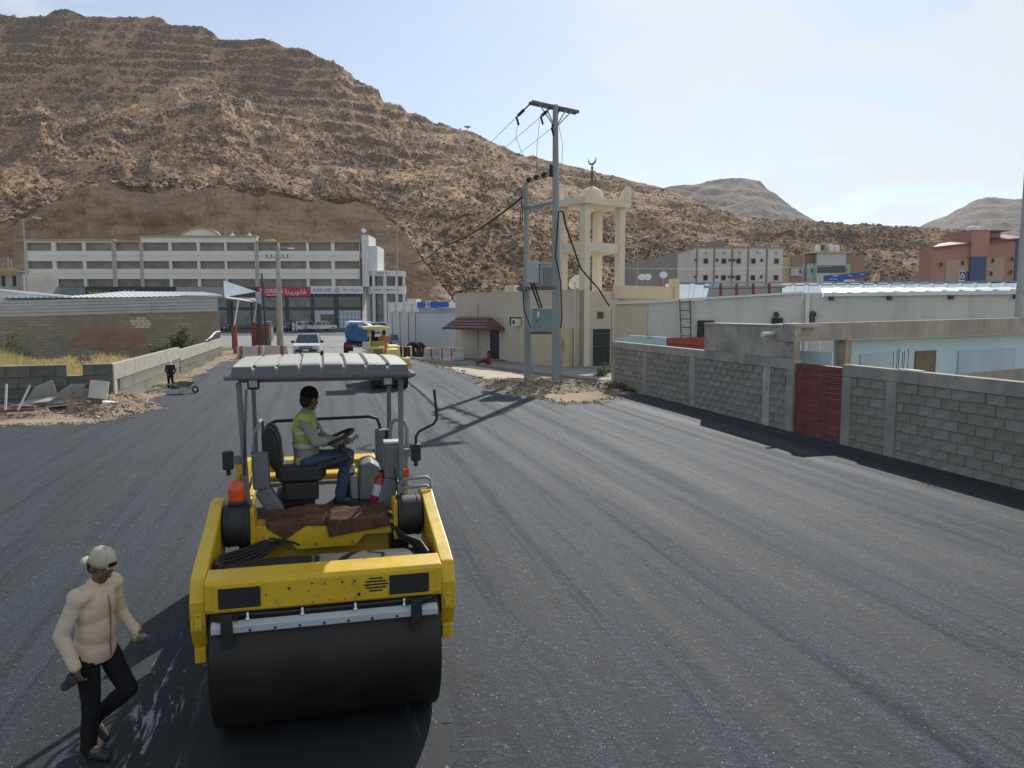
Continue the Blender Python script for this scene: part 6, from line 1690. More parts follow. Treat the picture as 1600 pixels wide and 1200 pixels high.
# ================================================================== PEOPLE
def fuse(name, q, voxel, m, parent=None, smooth=3, disp=None, cut=None):
    "melt overlapping closed shapes into one continuous skin"
    me = q.mesh(name); o = bpy.data.objects.new(name, me); col.objects.link(o)
    r = o.modifiers.new('r', 'REMESH'); r.mode = 'VOXEL'; r.voxel_size = voxel; r.use_smooth_shade = True
    if smooth:
        s = o.modifiers.new('s', 'SMOOTH'); s.factor = .5; s.iterations = smooth
    bpy.context.view_layer.update()
    me2 = bpy.data.meshes.new_from_object(o.evaluated_get(bpy.context.evaluated_depsgraph_get()))
    bpy.data.objects.remove(o); bpy.data.meshes.remove(me)
    if cut is not None:
        import bmesh
        b = bmesh.new(); b.from_mesh(me2)
        bmesh.ops.bisect_plane(b, geom=b.verts[:] + b.edges[:] + b.faces[:], plane_co=(0, 0, cut), plane_no=(0, 0, -1), clear_outer=True)
        b.to_mesh(me2); b.free(); me2.update()
    if disp:
        n = len(me2.vertices); co = np.empty(n * 3, np.float32); me2.vertices.foreach_get('co', co); co = co.reshape(-1, 3)
        no = np.empty(n * 3, np.float32); me2.vertices.foreach_get('normal', no); no = no.reshape(-1, 3)
        a, f = disp
        fold = (ridged(co[:, 0] * 9 + co[:, 2] * 14, co[:, 1] * 9 + co[:, 2] * 5, 3, 33) - .6) * np.clip(fbm(co[:, 0] * 5 + 3, co[:, 2] * 5 + co[:, 1] * 4, 2, 37) * 3 - 1, 0, 1)
        h = ridged(co[:, 0] * f + co[:, 2] * f * .9, co[:, 1] * f * .8 - co[:, 2] * f * 1.1, 3, 5) - .62 + (ridged(co[:, 1] * f * 2.2 + co[:, 2] * f, co[:, 0] * f * 2 + co[:, 2] * f * 2.6, 2, 15) - .6) * .45
        me2.vertices.foreach_set('co', (co + no * (h * a + fold * a * 1.1)[:, None]).astype(np.float32).ravel()); me2.update()
    me2.name = name; me2.materials.clear(); me2.materials.append(m)
    me2.polygons.foreach_set('use_smooth', np.ones(len(me2.polygons), bool))
    return link(bpy.data.objects.new(name, me2), parent)
def frame(up, left):
    u = Vector(up).normalized(); l = Vector(left); l = (l - u * l.dot(u)).normalized(); f = l.cross(u)
    return Matrix((f, l, u)).transposed()
def hand_shapes(q, wrist, dirv, palm_n, side, curl=35, k=1.0, thumb=True):
    "palm, four fingers bending toward the palm normal, and a thumb from the side of the palm"
    d = Vector(dirv).normalized(); n = Vector(palm_n); n = (n - d * n.dot(d)).normalized(); w = d.cross(n) * side
    c = Vector(wrist) + d * .045 * k
    q.ell(c, (.043 * k, .014 * k, .052 * k), Matrix((w, n, d)).transposed(), 10, 7)
    for i, (off, ln) in enumerate(((-.030, .80), (-.010, .95), (.010, 1.0), (.030, .92))):
        p = c + d * .040 * k + w * off * k; a = math.radians(curl * .5)
        for seg, L in enumerate((.042, .026, .022)):
            v = d * math.cos(a) + n * math.sin(a); e = p + v * L * ln * k
            q.caps(p, e, (.0095 - .001 * seg) * k, (.009 - .001 * seg) * k, 8); p = e; a += math.radians(curl)
    p = c - d * .012 * k + w * .034 * k
    for seg, L in enumerate((.034, .028, .022)):
        v = (d * .75 + w * (.65 - .25 * seg) + n * (.25 + .2 * seg)).normalized(); e = p + v * L * k
        q.caps(p, e, (.012 - .0015 * seg) * k, (.011 - .0015 * seg) * k, 8); p = e
SKIN = mat('skin_brown', (.16, .082, .052), .6, .12, 8, .15, 150, .002)
SKIN2 = mat('skin_light_brown', (.26, .14, .09), .6, .12, 8)
HAIR = mat('black_hair', (.012, .011, .011), .75, .3, 20, .5, 120)
EYEW = mat('eye_white', (.38, .34, .30), .3, .03, 5); EYEB = mat('eye_dark', (.015, .01, .01), .2, .1, 5)
def cloth(name, c, **k): return mat(name, c, 0.9, .10, 4, .45, 16, .014, spec=.15, **k)
def person(label, P, rz, J, skin, shirt, trousers, shoes, hair='short', cap=None, fine=.010, group=None, parts=None, sleeve=1.0, robe=None, look=(1, 0, -.1), hands=None, vest=None, k=1.0, mask=False, tuck=False):
    "figure facing local +x, left is +y; J holds the joints"
    t = thing('person', label, 'person', P, rz, group); t.scale = (k, k, k)
    V = lambda n: Vector(J[n])
    pel, che, nek, hd = V('pelvis'), V('chest'), V('neck'), V('head')
    lsh, rsh, lhi, rhi = V('lsho'), V('rsho'), V('lhip'), V('rhip')
    fr_c = frame(nek - pel, lsh - rsh); fr_p = frame(che - pel, lhi - rhi); fr_h = frame((hd - nek) * .35 + Vector((0, 0, .3)) - Vector((look[0], look[1], 0)) * min(0, look[2]) * -.0, Vector((-look[1], look[0], 0)))
    lk = Vector(look).normalized(); left_h = Vector((-lk.y, lk.x, 0)).normalized(); up_h = lk.cross(left_h); Hm = Matrix((lk, left_h, up_h)).transposed()
    def torso(q, g):
        q.ell(che, (.115 + g, .165 + g, .20 + g), fr_c, 16, 10); q.ell((pel * .45 + che * .55) , (.108 + g, .145 + g, .19 + g), fr_c, 16, 10)
        q.ell(pel, (.115 + g, .155 + g, .13 + g), fr_p, 16, 10)
        q.caps(lsh * .86 + rsh * .14, rsh * .86 + lsh * .14, .066 + g, n=12)
        for s in (lsh, rsh): q.ell(s, (.066 + g, .062 + g, .07 + g), None, 12, 8)
    def leg(q, side, g, top=.088, knee=.056, ank=.040):
        h, kn, an = V(side + 'hip'), V(side + 'kne'), V(side + 'ank')
        q.caps(h, kn, top + g, knee + g * 1.1, 14); mid = kn.lerp(an, .3); bk = (kn - h).normalized()
        q.caps(kn, mid, knee + g * 1.1, .053 + g * 1.2, 12); q.caps(mid, an, .053 + g * 1.2, ank + g * 1.35, 12)
    def arm(q, side, g, to=1.0):
        s, e, w = V(side + 'sho'), V(side + 'elb'), V(side + 'wri')
        q.caps(s, e, .050 + g, .039 + g, 12)
        q.caps(e, e.lerp(w, to), .039 + g, .039 + g + (.027 - .039) * to, 12)
    # one continuous body
    q = MB(); torso(q, -.012)
    q.caps(che.lerp(nek, .6), nek.lerp(hd, .45), .060, .052, 14)
    q.ell(hd + Hm @ Vector((-.012, 0, .025)), (.098, .078, .108), Hm, 16, 12)
    q.ell(hd + Hm @ Vector((.035, 0, -.055)), (.058, .056, .070), Hm, 14, 10)
    q.ell(hd + Hm @ Vector((.062, 0, -.098)), (.026, .034, .022), Hm, 10, 8)
    q.caps(hd + Hm @ Vector((.088, 0, .012)), hd + Hm @ Vector((.108, 0, -.032)), .009, .015, 8)
    q.caps(hd + Hm @ Vector((.085, -.032, .028)), hd + Hm @ Vector((.085, .032, .028)), .012, n=8)
    q.caps(hd + Hm @ Vector((.086, -.018, -.066)), hd + Hm @ Vector((.086, .018, -.066)), .010, n=8)
    for s in (-1, 1):
        q.ell(hd + Hm @ Vector((-.008, s * .080, -.012)), (.022, .010, .032), Hm, 8, 6)
        q.ell(hd + Hm @ Vector((.062, s * .040, -.030)), (.026, .022, .024), Hm, 8, 6)
    for sd in ('l', 'r'):
        arm(q, sd, 0); leg(q, sd, -.004)
        an, to = V(sd + 'ank'), V(sd + 'toe'); q.caps(an, to, .042, .030, 10)
        hs_ = (hands or {}).get(sd)
        w = V(sd + 'wri'); e = V(sd + 'elb')
        dv = Vector(hs_[0]) if hs_ else (w - e); pn = Vector(hs_[1]) if hs_ else Vector((0, -1 if sd == 'l' else 1, 0)); cu = hs_[2] if hs_ else 25
        hand_shapes(q, w, dv, pn, 1 if sd == 'l' else -1, cu)
    fuse('body', q, fine * .62, skin, t, 2)
    for s in (-1, 1):
        ey = MB().ell(hd + Hm @ Vector((.083, s * .031, .004)), (.010, .013, .009), Hm, 8, 6).build('eye', EYEW, t)
        MB().ell(hd + Hm @ Vector((.091, s * .031, .004)), (.004, .006, .006), Hm, 8, 6).build('pupil', EYEB, ey)
        MB().caps(hd + Hm @ Vector((.092, s * .014, .030)), hd + Hm @ Vector((.085, s * .048, .032)), .005, .004, 6).build('eyebrow', HAIR, t)
    q = MB(); q.ell(hd + Hm @ Vector((-.022, 0, .038)), (.096, .083, .104), Hm, 16, 12); q.ell(hd + Hm @ Vector((-.05, 0, -.02)), (.066, .076, .085), Hm, 14, 10)
    fuse('hair', q, fine, HAIR, t, 2)
    # clothes
    if shirt:
        q = MB(); torso(q, .018)
        q.ell(pel * .62 + che * .38 + fr_c @ Vector((.012, 0, 0)), (.138, .170, .22), fr_c, 18, 12)
        cutz = None
        if not tuck:
            q.ell(pel + Vector((0, 0, -.02)), (.150, .186, .20), None, 18, 12); cutz = pel.z - .10
        for sd in ('l', 'r'):
            s_, e_, w2 = V(sd + 'sho'), V(sd + 'elb'), V(sd + 'wri'); q.caps(s_, e_, .066, .057, 14); q.caps(e_, e_.lerp(w2, sleeve), .057, .046, 14)
            w_ = V(sd + 'wri')
            if cutz is not None and w_.z < cutz + .06: cutz = w_.z - .065
        q.caps(nek - (hd - nek) * .28, nek - (hd - nek) * .02, .074, .064, 14)
        sh_ = fuse('shirt', q, fine, shirt, t, 5, (.008 if fine < .012 else .006, 5), cutz)
        if parts != 'far':
            for sd in ('l', 'r'):
                if sleeve > .9:
                    s, w = V(sd + 'elb'), V(sd + 'wri'); MB().cyl(s.lerp(w, .90), s.lerp(w, 1.0), .047, .043, 14).build('cuff', shirt, sh_)
    if vest:
        q = MB(); torso(q, .020); v_ = fuse('vest', q, fine, vest[0], t, 3, (.012, 8))
        q = MB()
        for zf in (.35, .62):
            c = pel.lerp(nek, zf)
            vs_ = [c + fr_c @ Vector((.146 * math.cos(2 * math.pi * i / 28), .194 * math.sin(2 * math.pi * i / 28), zz)) for zz in (-.022, .022) for i in range(28)]
            q.add(vs_, [(i, (i + 1) % 28, 28 + (i + 1) % 28, 28 + i) for i in range(28)], True)
        q.build('reflective_band', vest[1], v_)
    if robe:
        q = MB(); torso(q, .02); 
        for sd in ('l', 'r'): arm(q, sd, .03)
        q.caps(pel, Vector((pel.x, pel.y, .16)), .19, .17, 16)
        fuse('robe', q, fine, robe, t, 4, (.015, 5))
        q = MB(); q.ell(hd + Vector((-.02, 0, .02)), (.115, .10, .12)); q.caps(hd + Vector((-.05, 0, .0)), nek + Vector((-.06, 0, -.12)), .10, .15, 12)
        fuse('head_cloth', q, fine, robe, t, 3)
    if trousers:
        q = MB()
        q.ell(pel + fr_p @ Vector((0, 0, -.02)), (.116, .152, .12), fr_p, 16, 10)
        for sd in ('l', 'r'): leg(q, sd, .016, .080)
        fuse('trousers', q, fine, trousers, t, 3, (.014 if fine < .012 else .008, 10))
    for sd in ('l', 'r'):
        an, to = V(sd + 'ank'), V(sd + 'toe'); d = (to - an); fwd = Vector((d.x, d.y, d.z)).normalized()
        q = MB(); q.caps(an - fwd * .03 + Vector((0, 0, -.025)), to + fwd * .03, .046, .036, 12); q.caps(an + Vector((0, 0, .02)), an - fwd * .02 + Vector((0, 0, -.03)), .046, .05, 10)
        fuse('shoe', q, fine, shoes, t, 2)
    if cap:
        cm, kind = cap
        q = MB()
        if kind == 'beanie':
            q.ell(hd + Hm @ Vector((-.014, 0, .045)), (.106, .090, .098), Hm, 18, 12); fuse('cap', q, fine, cm, t, 2)
        else:
            prof = [(1.0, -.02), (1.0, .02), (.96, .05), (.80, .085), (.5, .108), (.2, .117), (0, .118)]
            q.lathe(prof, 24); base = hd + Hm @ Vector((-.010, 0, .045))
            tilt = Matrix.Rotation(R(-8 if kind == 'back' else 4), 3, 'Y')
            q.v = [tuple(base + Hm @ (tilt @ Vector((x * .112, y * .096, z)))) for x, y, z in q.v]
            c_ = q.build('cap', cm, t); c_.modifiers.new('solid', 'SOLIDIFY').thickness = .006
            for i in range(6):
                a = math.pi * i / 3 + math.pi / 6; pts = [base + Hm @ (tilt @ Vector((r_ * .1135 * math.cos(a), r_ * .0975 * math.sin(a), z + .001))) for r_, z in prof[1:]]
                MB().tube(pts, .0018, 5).build('seam', cm, c_)
            MB().ell(base + Hm @ (tilt @ Vector((0, 0, .12))), (.008, .008, .005), None, 8, 6).build('button', cm, c_)
            sgn = -1 if kind == 'back' else 1
            q = MB(); n = 10; vs = []
            for i in range(n + 1):
                a = R(-58 + 116 * i / n); 
                for r_, z in ((.104, -.012), (.104 + .075 * math.cos(a * 1.15) ** .7, -.032 - .012 * math.cos(a))):
                    vs.append(base + Hm @ (tilt @ Vector((sgn * r_ * math.cos(a), r_ * .92 * math.sin(a), z))))
            q.add(vs, [(2 * i, 2 * i + 2, 2 * i + 3, 2 * i + 1) for i in range(n)], True)
            b_ = q.build('peak', cm, c_); b_.modifiers.new('solid', 'SOLIDIFY').thickness = .007
            if kind == 'back':
                q = MB(); q.box(base + Hm @ (tilt @ Vector((.112, 0, .012))), (.012, .07, .040), rot=Hm); q.build('opening', EYEB, c_)
                q = MB(); q.box(base + Hm @ (tilt @ Vector((.113, 0, -.012))), (.008, .10, .016), rot=Hm); q.build('strap', cm, c_)
    return t

# the man walking beside the roller
TAN = cloth('tan_shirt_cloth', (.62, .495, .375), dirt=.3, dirtc=(.44, .33, .24, 1), dscale=5)
BLK = cloth('black_trouser_cloth', (.016, .016, .018)); KHAKI = cloth('khaki_cap_cloth', (.50, .46, .34)); SHOE = mat('dark_shoe', (.025, .023, .022), .6, .2, 5)
Jw = dict(pelvis=(0, 0, .94), chest=(.03, 0, 1.27), neck=(.055, 0, 1.475), head=(.105, 0, 1.615),
          lsho=(.045, .185, 1.405), rsho=(.03, -.19, 1.40), lelb=(.03, .27, 1.13), lwri=(.20, .25, .965), relb=(-.055, -.285, 1.13), rwri=(.06, -.285, .885),
          lhip=(.01, .09, .90), rhip=(0, -.09, .90), lkne=(.22, .10, .53), lank=(-.14, .10, .22), ltoe=(-.04, .10, .09), rkne=(.02, -.09, .49), rank=(-.03, -.09, .085), rtoe=(.12, -.10, .045))
WP = G(157, 1183)
wm = person('man in tan long sleeved shirt and backwards khaki cap walking beside the roller', (WP.x, WP.y, .045), R(-12), Jw, SKIN, TAN, BLK, SHOE, cap=(KHAKI, 'back'), fine=.009, look=(.86, -.12, -.42),
       hands=dict(l=((.85, -.25, -.35), (-.1, -.9, .2), 45), r=((.25, .05, -.95), (.2, .95, .1), 38)), k=.965)
# collar, placket
q = MB(); nk = Vector(Jw['neck'])
q.tube([nk + Vector((.068 * math.cos(a), .062 * math.sin(a), -.012 - .022 * math.cos(a))) for a in [R(20 + 32 * i) for i in range(11)]], .014, 6)
q.build('collar', TAN, wm)
q = MB(); q.tube([(.118, -.005, 1.44), (.158, -.004, 1.36), (.172, -.002, 1.27), (.166, 0, 1.15), (.156, 0, 1.0), (.152, 0, .86)], .006, 6); q.build('placket', mat('placket_dark', (.22, .15, .10), .9), wm)
# bottle in his far hand, dark cloth in his near hand
bm = Matrix.Translation((WP.x, WP.y, .045)) @ Matrix.Rotation(R(-12), 4, 'Z') @ Matrix.Scale(.965, 4)
bt_ = thing('water_bottle', 'clear plastic bottle with a blue cap held in the walking man far hand', 'bottle', bm @ Vector((.235, .215, .925)), R(-12))
bt_.rotation_euler = (R(10), R(75), R(-22))
M_pet = mat('clear_plastic', (.62, .64, .55), .1, .05, 4); M_pet.node_tree.nodes['Principled BSDF'].inputs['Transmission Weight'].default_value = .75
MB().lathe([(.026, -.06), (.030, -.05), (.030, .06), (.028, .075), (.030, .09), (.024, .12), (.012, .14), (.012, .152)], 14).build('bottle_body', M_pet, bt_)
MB().cyl((0, 0, .153), (0, 0, .172), .014, n=12).build('cap', flat('cap_blue', (.02, .12, .45)), bt_)
MB().lathe([(.0305, -.02), (.0305, .035)], 14).build('label', flat('bottle_label', (.45, .42, .12)), bt_)
cl = thing('cloth_rag', 'dark grey rag held in the walking man near hand', 'rag', bm @ Vector((.02, -.27, .80)), R(10))
q = MB(); q.ell((.0, 0, -.02), (.048, .018, .075), Matrix.Rotation(R(25), 3, 'Y')); q.ell((-.045, .012, -.07), (.035, .014, .06), Matrix.Rotation(R(40), 3, 'Y')); q.ell((.02, -.01, .03), (.03, .02, .03))
fuse('rag', q, .006, cloth('rag_grey', (.055, .055, .06)), cl, 2, (.012, 16))

# worker standing at the left wall
NAVY = cloth('navy_cloth', (.022, .032, .05)); NAVY2 = cloth('dark_navy_cloth', (.016, .02, .028)); WCAP = cloth('white_cap_cloth', (.66, .66, .62))
Js = dict(pelvis=(0, 0, .93), chest=(.03, 0, 1.25), neck=(.06, 0, 1.46), head=(.10, 0, 1.60), lsho=(.04, .19, 1.39), rsho=(.04, -.19, 1.39), lelb=(.0, .26, 1.12), relb=(.0, -.26, 1.12), lwri=(.12, .20, .90), rwri=(.12, -.20, .90),
          lhip=(0, .09, .89), rhip=(0, -.09, .89), lkne=(.03, .10, .49), rkne=(.05, -.10, .48), lank=(0, .11, .085), rank=(-.06, -.10, .085), ltoe=(.14, .12, .045), rtoe=(.08, -.11, .045))
p = G(267, 609); 
Jb = dict(Js); Jb.update(chest=(.10, 0, 1.22), neck=(.20, 0, 1.40), head=(.27, 0, 1.52), lsho=(.15, .19, 1.34), rsho=(.15, -.19, 1.34), lelb=(.16, .25, 1.08), relb=(.16, -.25, 1.08), lwri=(.30, .17, .92), rwri=(.30, -.17, .92))
person('worker in dark navy clothes and a white cap standing by the ribbed wall', (p.x, p.y, .03), R(-60), Jb, SKIN, NAVY, NAVY2, SHOE, cap=(WCAP, 'front'), fine=.02, parts='far', look=(.9, .1, -.55), k=.80)
# his wheelbarrow
p = G(291, 616)
wb = thing('wheelbarrow', 'grey green wheelbarrow with tools in it standing on the road edge by the worker', 'wheelbarrow', (p.x - .05, p.y, .05), R(5)); wb.scale = (.72, .72, .8)
M_wb = mat('barrow_green', (.17, .19, .15), .6, .2, 3, dirt=.4, dirtc=(.30, .28, .24, 1), dscale=3)
q = MB(); lo = [(-.28, -.22, .36), (.28, -.2, .36), (.28, .2, .36), (-.28, .22, .36)]; hi = [(-.52, -.34, .62), (.58, -.30, .66), (.58, .30, .66), (-.52, .34, .62)]
q.add(lo + hi, [(3, 2, 1, 0), (0, 1, 5, 4), (1, 2, 6, 5), (2, 3, 7, 6), (3, 0, 4, 7)]); o = q.build('tray', M_wb, wb); o.modifiers.new('solid', 'SOLIDIFY').thickness = .02
for s in (-1, 1):
    MB().tube([(.62, s * .05, .2), (.1, s * .2, .34), (-.5, s * .26, .44), (-1.0, s * .28, .52)], .02, 6).build('handle', M_steel, wb)
    MB().tube([(-.15, s * .22, .36), (-.25, s * .24, .02)], .018, 6).build('leg', M_steel, wb)
wo = MB().cyl((.62, -.05, .2), (.62, .05, .2), .2, n=18).build('wheel', M_rubber, wb, bevel=.02)
MB().cyl((.62, -.055, .2), (.62, .055, .2), .1, n=12).build('rim', M_white, wo)
sv = thing('shovel', 'pale shovel lying across the wheelbarrow', 'shovel', (p.x - .1, p.y - .05, .56), R(12)); sv.scale = (.7, .7, .7)
MB().cyl((-.55, 0, .03), (.25, .02, .03), .016, n=6).build('handle', M_wood, sv); MB().box((.40, .02, .02), (.3, .24, .02), rot=Matrix.Rotation(R(6), 3, 'Y')).build('blade', M_steel, sv, bevel=.008)
p = G(258, 610)
sck = thing('cement_sack', 'pale half empty sack slumped against the wall beside the worker', 'sack', (p.x - .15, p.y + .5, .02), R(15))
q = MB(); q.ell((0, 0, .14), (.55, .28, .16)); q.ell((.4, 0, .18), (.25, .22, .18)); q.ell((-.35, .05, .1), (.3, .2, .12))
fuse('sack', q, .03, cloth('sack_pale', (.42, .40, .32)), sck, 2, (.08, 5))

# man in red sitting on the pavement by the mosque door
RED = cloth('red_cloth', (.27, .045, .045)); DARK = cloth('dark_cloth', (.03, .03, .035))
Jsit = dict(pelvis=(0, 0, .13), chest=(-.02, 0, .46), neck=(.0, 0, .67), head=(.04, 0, .81), lsho=(0, .18, .60), rsho=(0, -.18, .60), lelb=(.1, .24, .36), relb=(.08, -.24, .36), lwri=(.32, .16, .30), rwri=(.3, -.14, .28),
            lhip=(.03, .1, .13), rhip=(.03, -.1, .13), lkne=(.42, .15, .26), rkne=(.44, -.12, .22), lank=(.78, .12, .09), rank=(.82, -.08, .09), ltoe=(.84, .14, .22), rtoe=(.88, -.08, .22))
p = G(764, 573)
person('man in a red shirt sitting on the pavement edge beside the awning', (p.x, p.y + .1, .12), R(168), Jsit, SKIN, RED, DARK, SHOE, fine=.02, parts='far', look=(.9, .3, -.1))

# two men on the far roller
Jd = dict(pelvis=(0, 0, .0), chest=(.02, 0, .33), neck=(.03, 0, .54), head=(.06, 0, .68), lsho=(.02, .19, .47), rsho=(.02, -.19, .47), lelb=(.12, .25, .24), relb=(.12, -.25, .24), lwri=(.34, .18, .22), rwri=(.34, -.18, .22),
          lhip=(.02, .1, .0), rhip=(.02, -.1, .0), lkne=(.44, .13, .03), rkne=(.44, -.13, .03), lank=(.50, .13, -.38), rank=(.50, -.13, -.38), ltoe=(.64, .14, -.42), rtoe=(.64, -.14, -.42))
def on_roller(x, y, z): 
    c, s = math.cos(R(14)), math.sin(R(14)); return (RP.x + x * c - y * s, RP.y + x * s + y * c, z)
person('driver in a dark shirt seated on the pale yellow roller', on_roller(-.60, 1.30, 1.86), R(104), Jd, SKIN, DARK, DARK, SHOE, fine=.02, parts='far', group=None, look=(.8, -.5, 0))
ORANGE = cloth('orange_brown_cloth', (.42, .17, .09))
Jt = dict(Jd); Jt.update(lkne=(.12, .13, -.36), rkne=(.12, -.13, -.36), lank=(.0, .13, -.62), rank=(.0, -.13, -.62), ltoe=(.14, .14, -.66), rtoe=(.14, -.14, -.66), lelb=(.05, .3, .22), lwri=(.12, .36, .02))
person('man in an orange brown shirt perched on the right side of the pale yellow roller', on_roller(-.10, 1.15, 1.90), R(120), Jt, SKIN2, ORANGE, DARK, SHOE, fine=.02, parts='far', look=(.8, .5, 0))
p_ = on_roller(-.02, 1.8, 2.0)
# men in white robes by the parked cars
ROBE = cloth('white_robe_cloth', (.70, .69, .67))
for px, d, lab in ((434.5, 141, 'man in a white robe standing just left of the utility pole'), (458, 141, 'man in a white robe standing right of the utility pole, nearer it of a pair'), (463.5, 141.5, 'man in a white robe beside another, farther from the utility pole')):
    v = D(px, 505, d)
    person(lab, (v.x, v.y, .02), R(-80 + (px % 5) * 20), Js, SKIN, None, None, SHOE, fine=.035, parts='far', robe=ROBE, k=1.02)
# ================================================================== THE YELLOW ROLLER IN FRONT
RO = Vector((-1.65, 6.66, .045)); RYAW = R(14)
rr = thing('road_roller', 'big yellow tandem road roller with a grey ribbed canopy nearest the camera', 'road roller', RO, RYAW)
def rw(x, y, z): c, s = math.cos(RYAW), math.sin(RYAW); return Vector((RO.x + x * c - y * s, RO.y + x * s + y * c, z))
def yellow():
    t = NT('machine_yellow')
    n = t.noise(1.6, 7, .65); n2 = t.noise(7, 6, .7); sp = t.voro(55, 'Distance')
    c = t.mix(t.ramp(n, .3, .7), (.60, .375, .012, 1), (.70, .455, .022, 1))
    c = t.mix(t.ramp(n2, .56, .72, 0, .6), c, (.26, .18, .05, 1)); n3 = t.noise(3.2, 8, .75); c = t.mix(t.ramp(n3, .56, .70, 0, .55), c, (.21, .16, .085, 1)); n4 = t.noise(38, 3, .6); c = t.mix(t.ramp(n4, .70, .74, 0, .9), c, (.05, .04, .03, 1))
    spk = t.math('MULTIPLY', t.ramp(sp, .16, .10), t.ramp(n, .50, .60))
    c = t.mix(t.math('MULTIPLY', spk, .85), c, (.035, .028, .02, 1))
    t.bump(n2, .08, .005)
    return t.done(c, t.ramp(n2, .3, .7, .32, .55), 0, .5)
M_y = yellow()
M_g = mat('machine_grey', (.155, .165, .18), .5, .12, 3, dirt=.3, dirtc=(.22, .20, .17, 1), dscale=2)
M_gl = mat('rail_grey', (.23, .24, .25), .4, .1, 3)
M_can = mat('canopy_plastic', (.40, .39, .34), .6, .06, 1.2, .1, 60, dirt=.35, dirtc=(.42, .385, .31, 1), dscale=1.1)
M_drum = mat('wet_drum_steel', (.020, .017, .013), .5, .4, 1.2, .25, 14, .004, metal=.2, dirt=.4, dirtc=(.02, .02, .019, 1), dscale=.8)
M_lens = mat('work_lamp_glass', (.34, .34, .27), .3, .15, 20)
M_hose = mat('hydraulic_hose', (.018, .018, .02), .5, .2, 10)
M_vinyl = mat('black_vinyl', (.02, .02, .022), .6, .2, 6, .2, 80)
# drum: a rolled shell with rounded shoulders and a recessed web at each end
q = MB(); vs = []; fs = []; n = 96
prof = [(-.83, .56), (-.925, .56), (-.925, .672), (-.912, .69), (.912, .69), (.925, .672), (.925, .56), (.83, .56)]
for x, r in prof:
    for i in range(n): a = 2 * math.pi * i / n; vs.append((x, r * math.cos(a), r * math.sin(a)))
for j in range(len(prof) - 1):
    for i in range(n): fs.append((j * n + i, j * n + (i + 1) % n, (j + 1) * n + (i + 1) % n, (j + 1) * n + i))
fs.append(tuple(reversed(range(n)))); fs.append(tuple(range((len(prof) - 1) * n, len(prof) * n)))
q.add(vs, fs, True)
dm = q.build('drum', M_drum, rr, (0, 0, .69)); 
for p_ in dm.data.polygons:
    if len(p_.vertices) > 4: p_.use_smooth = False
dm.modifiers.new('split', 'EDGE_SPLIT').split_angle = R(35)
for s in (-1, 1): MB().cyl((s * .84, 0, .69), (s * .97, 0, .69), .16, n=20).build('hub', M_g, rr)
# fork arms beside the drum
armp = [(-.38, .80), (-.30, .78), (-.24, .92), (.30, .74), (.62, 1.05), (1.02, 1.42), (1.05, 1.70), (.98, 1.745), (.80, 1.745), (.35, 1.62), (-.20, 1.50), (-.46, 1.42), (-.55, 1.26), (-.53, 1.02), (-.46, .90)]
for s in (-1, 1):
    a = MB().prism(armp, 'x', s * .945, s * 1.065).build('fork_arm', M_y, rr, bevel=.014)
    q = MB(); q.span((s * .985 - .025, -.50, .98), (s * .985 + .025, -.475, 1.06))
    MB().box((s * 1.0, -.545, 1.10), (.055, .012, .13), rot=Matrix.Rotation(R(-6), 3, 'X')).build('cover_plate', M_y, a, bevel=.005)
    for z in (1.055, 1.145): MB().cyl((s * 1.0, -.558, z), (s * 1.0, -.548, z), .008, n=8).build('bolt', M_g, a)
    MB().span((s * 1.0 - .045, -.50, .74), (s * 1.0 + .045, -.30, .87)).build('foot', M_y, a, bevel=.01)
# front cross beam with its panel, grilles and slots
bp = [(-.57, 1.165), (-.585, 1.20), (-.585, 1.40), (-.56, 1.43), (-.34, 1.455), (-.32, 1.43), (-.32, 1.165)]
bm2 = MB().prism(bp, 'x', -.942, .942).build('cross_beam', M_y, rr, bevel=.008)
MB().span((-.88, -.595, 1.185), (.88, -.587, 1.395)).build('front_panel', M_y, bm2, bevel=.004)
for x0, x1 in ((-.84, -.52), (.50, .83)):
    MB().span((x0 - .008, -.600, 1.20), (x1 + .008, -.596, 1.385)).build('grille_frame', M_y, bm2, bevel=.002)
    g = MB().span((x0, -.604, 1.21), (x1, -.6005, 1.375)).build('grille', M_hose, bm2)
for k in range(5):
    w = (.055, .085, .10, .085, .055)[k]
    MB().span((.39 - w, -.600, 1.25 + .026 * k), (.39 + w, -.5955, 1.262 + .026 * k)).build('vent_slot', M_hose, bm2)
for x, z, r in ((-.30, 1.335, .012), (-.12, 1.36, .008), (-.02, 1.35, .006), (.12, 1.35, .008), (.22, 1.35, .008), (-.15, 1.30, .006), (-.12, 1.205, .009), (.02, 1.21, .006), (.14, 1.21, .006), (.22, 1.205, .009), (.25, 1.235, .014), (-.48, 1.30, .006), (.32, 1.30, .006)):
    MB().cyl((x, -.601, z), (x, -.5955, z), r, n=8).build('bolt', M_hose if r != .009 else M_g, bm2)
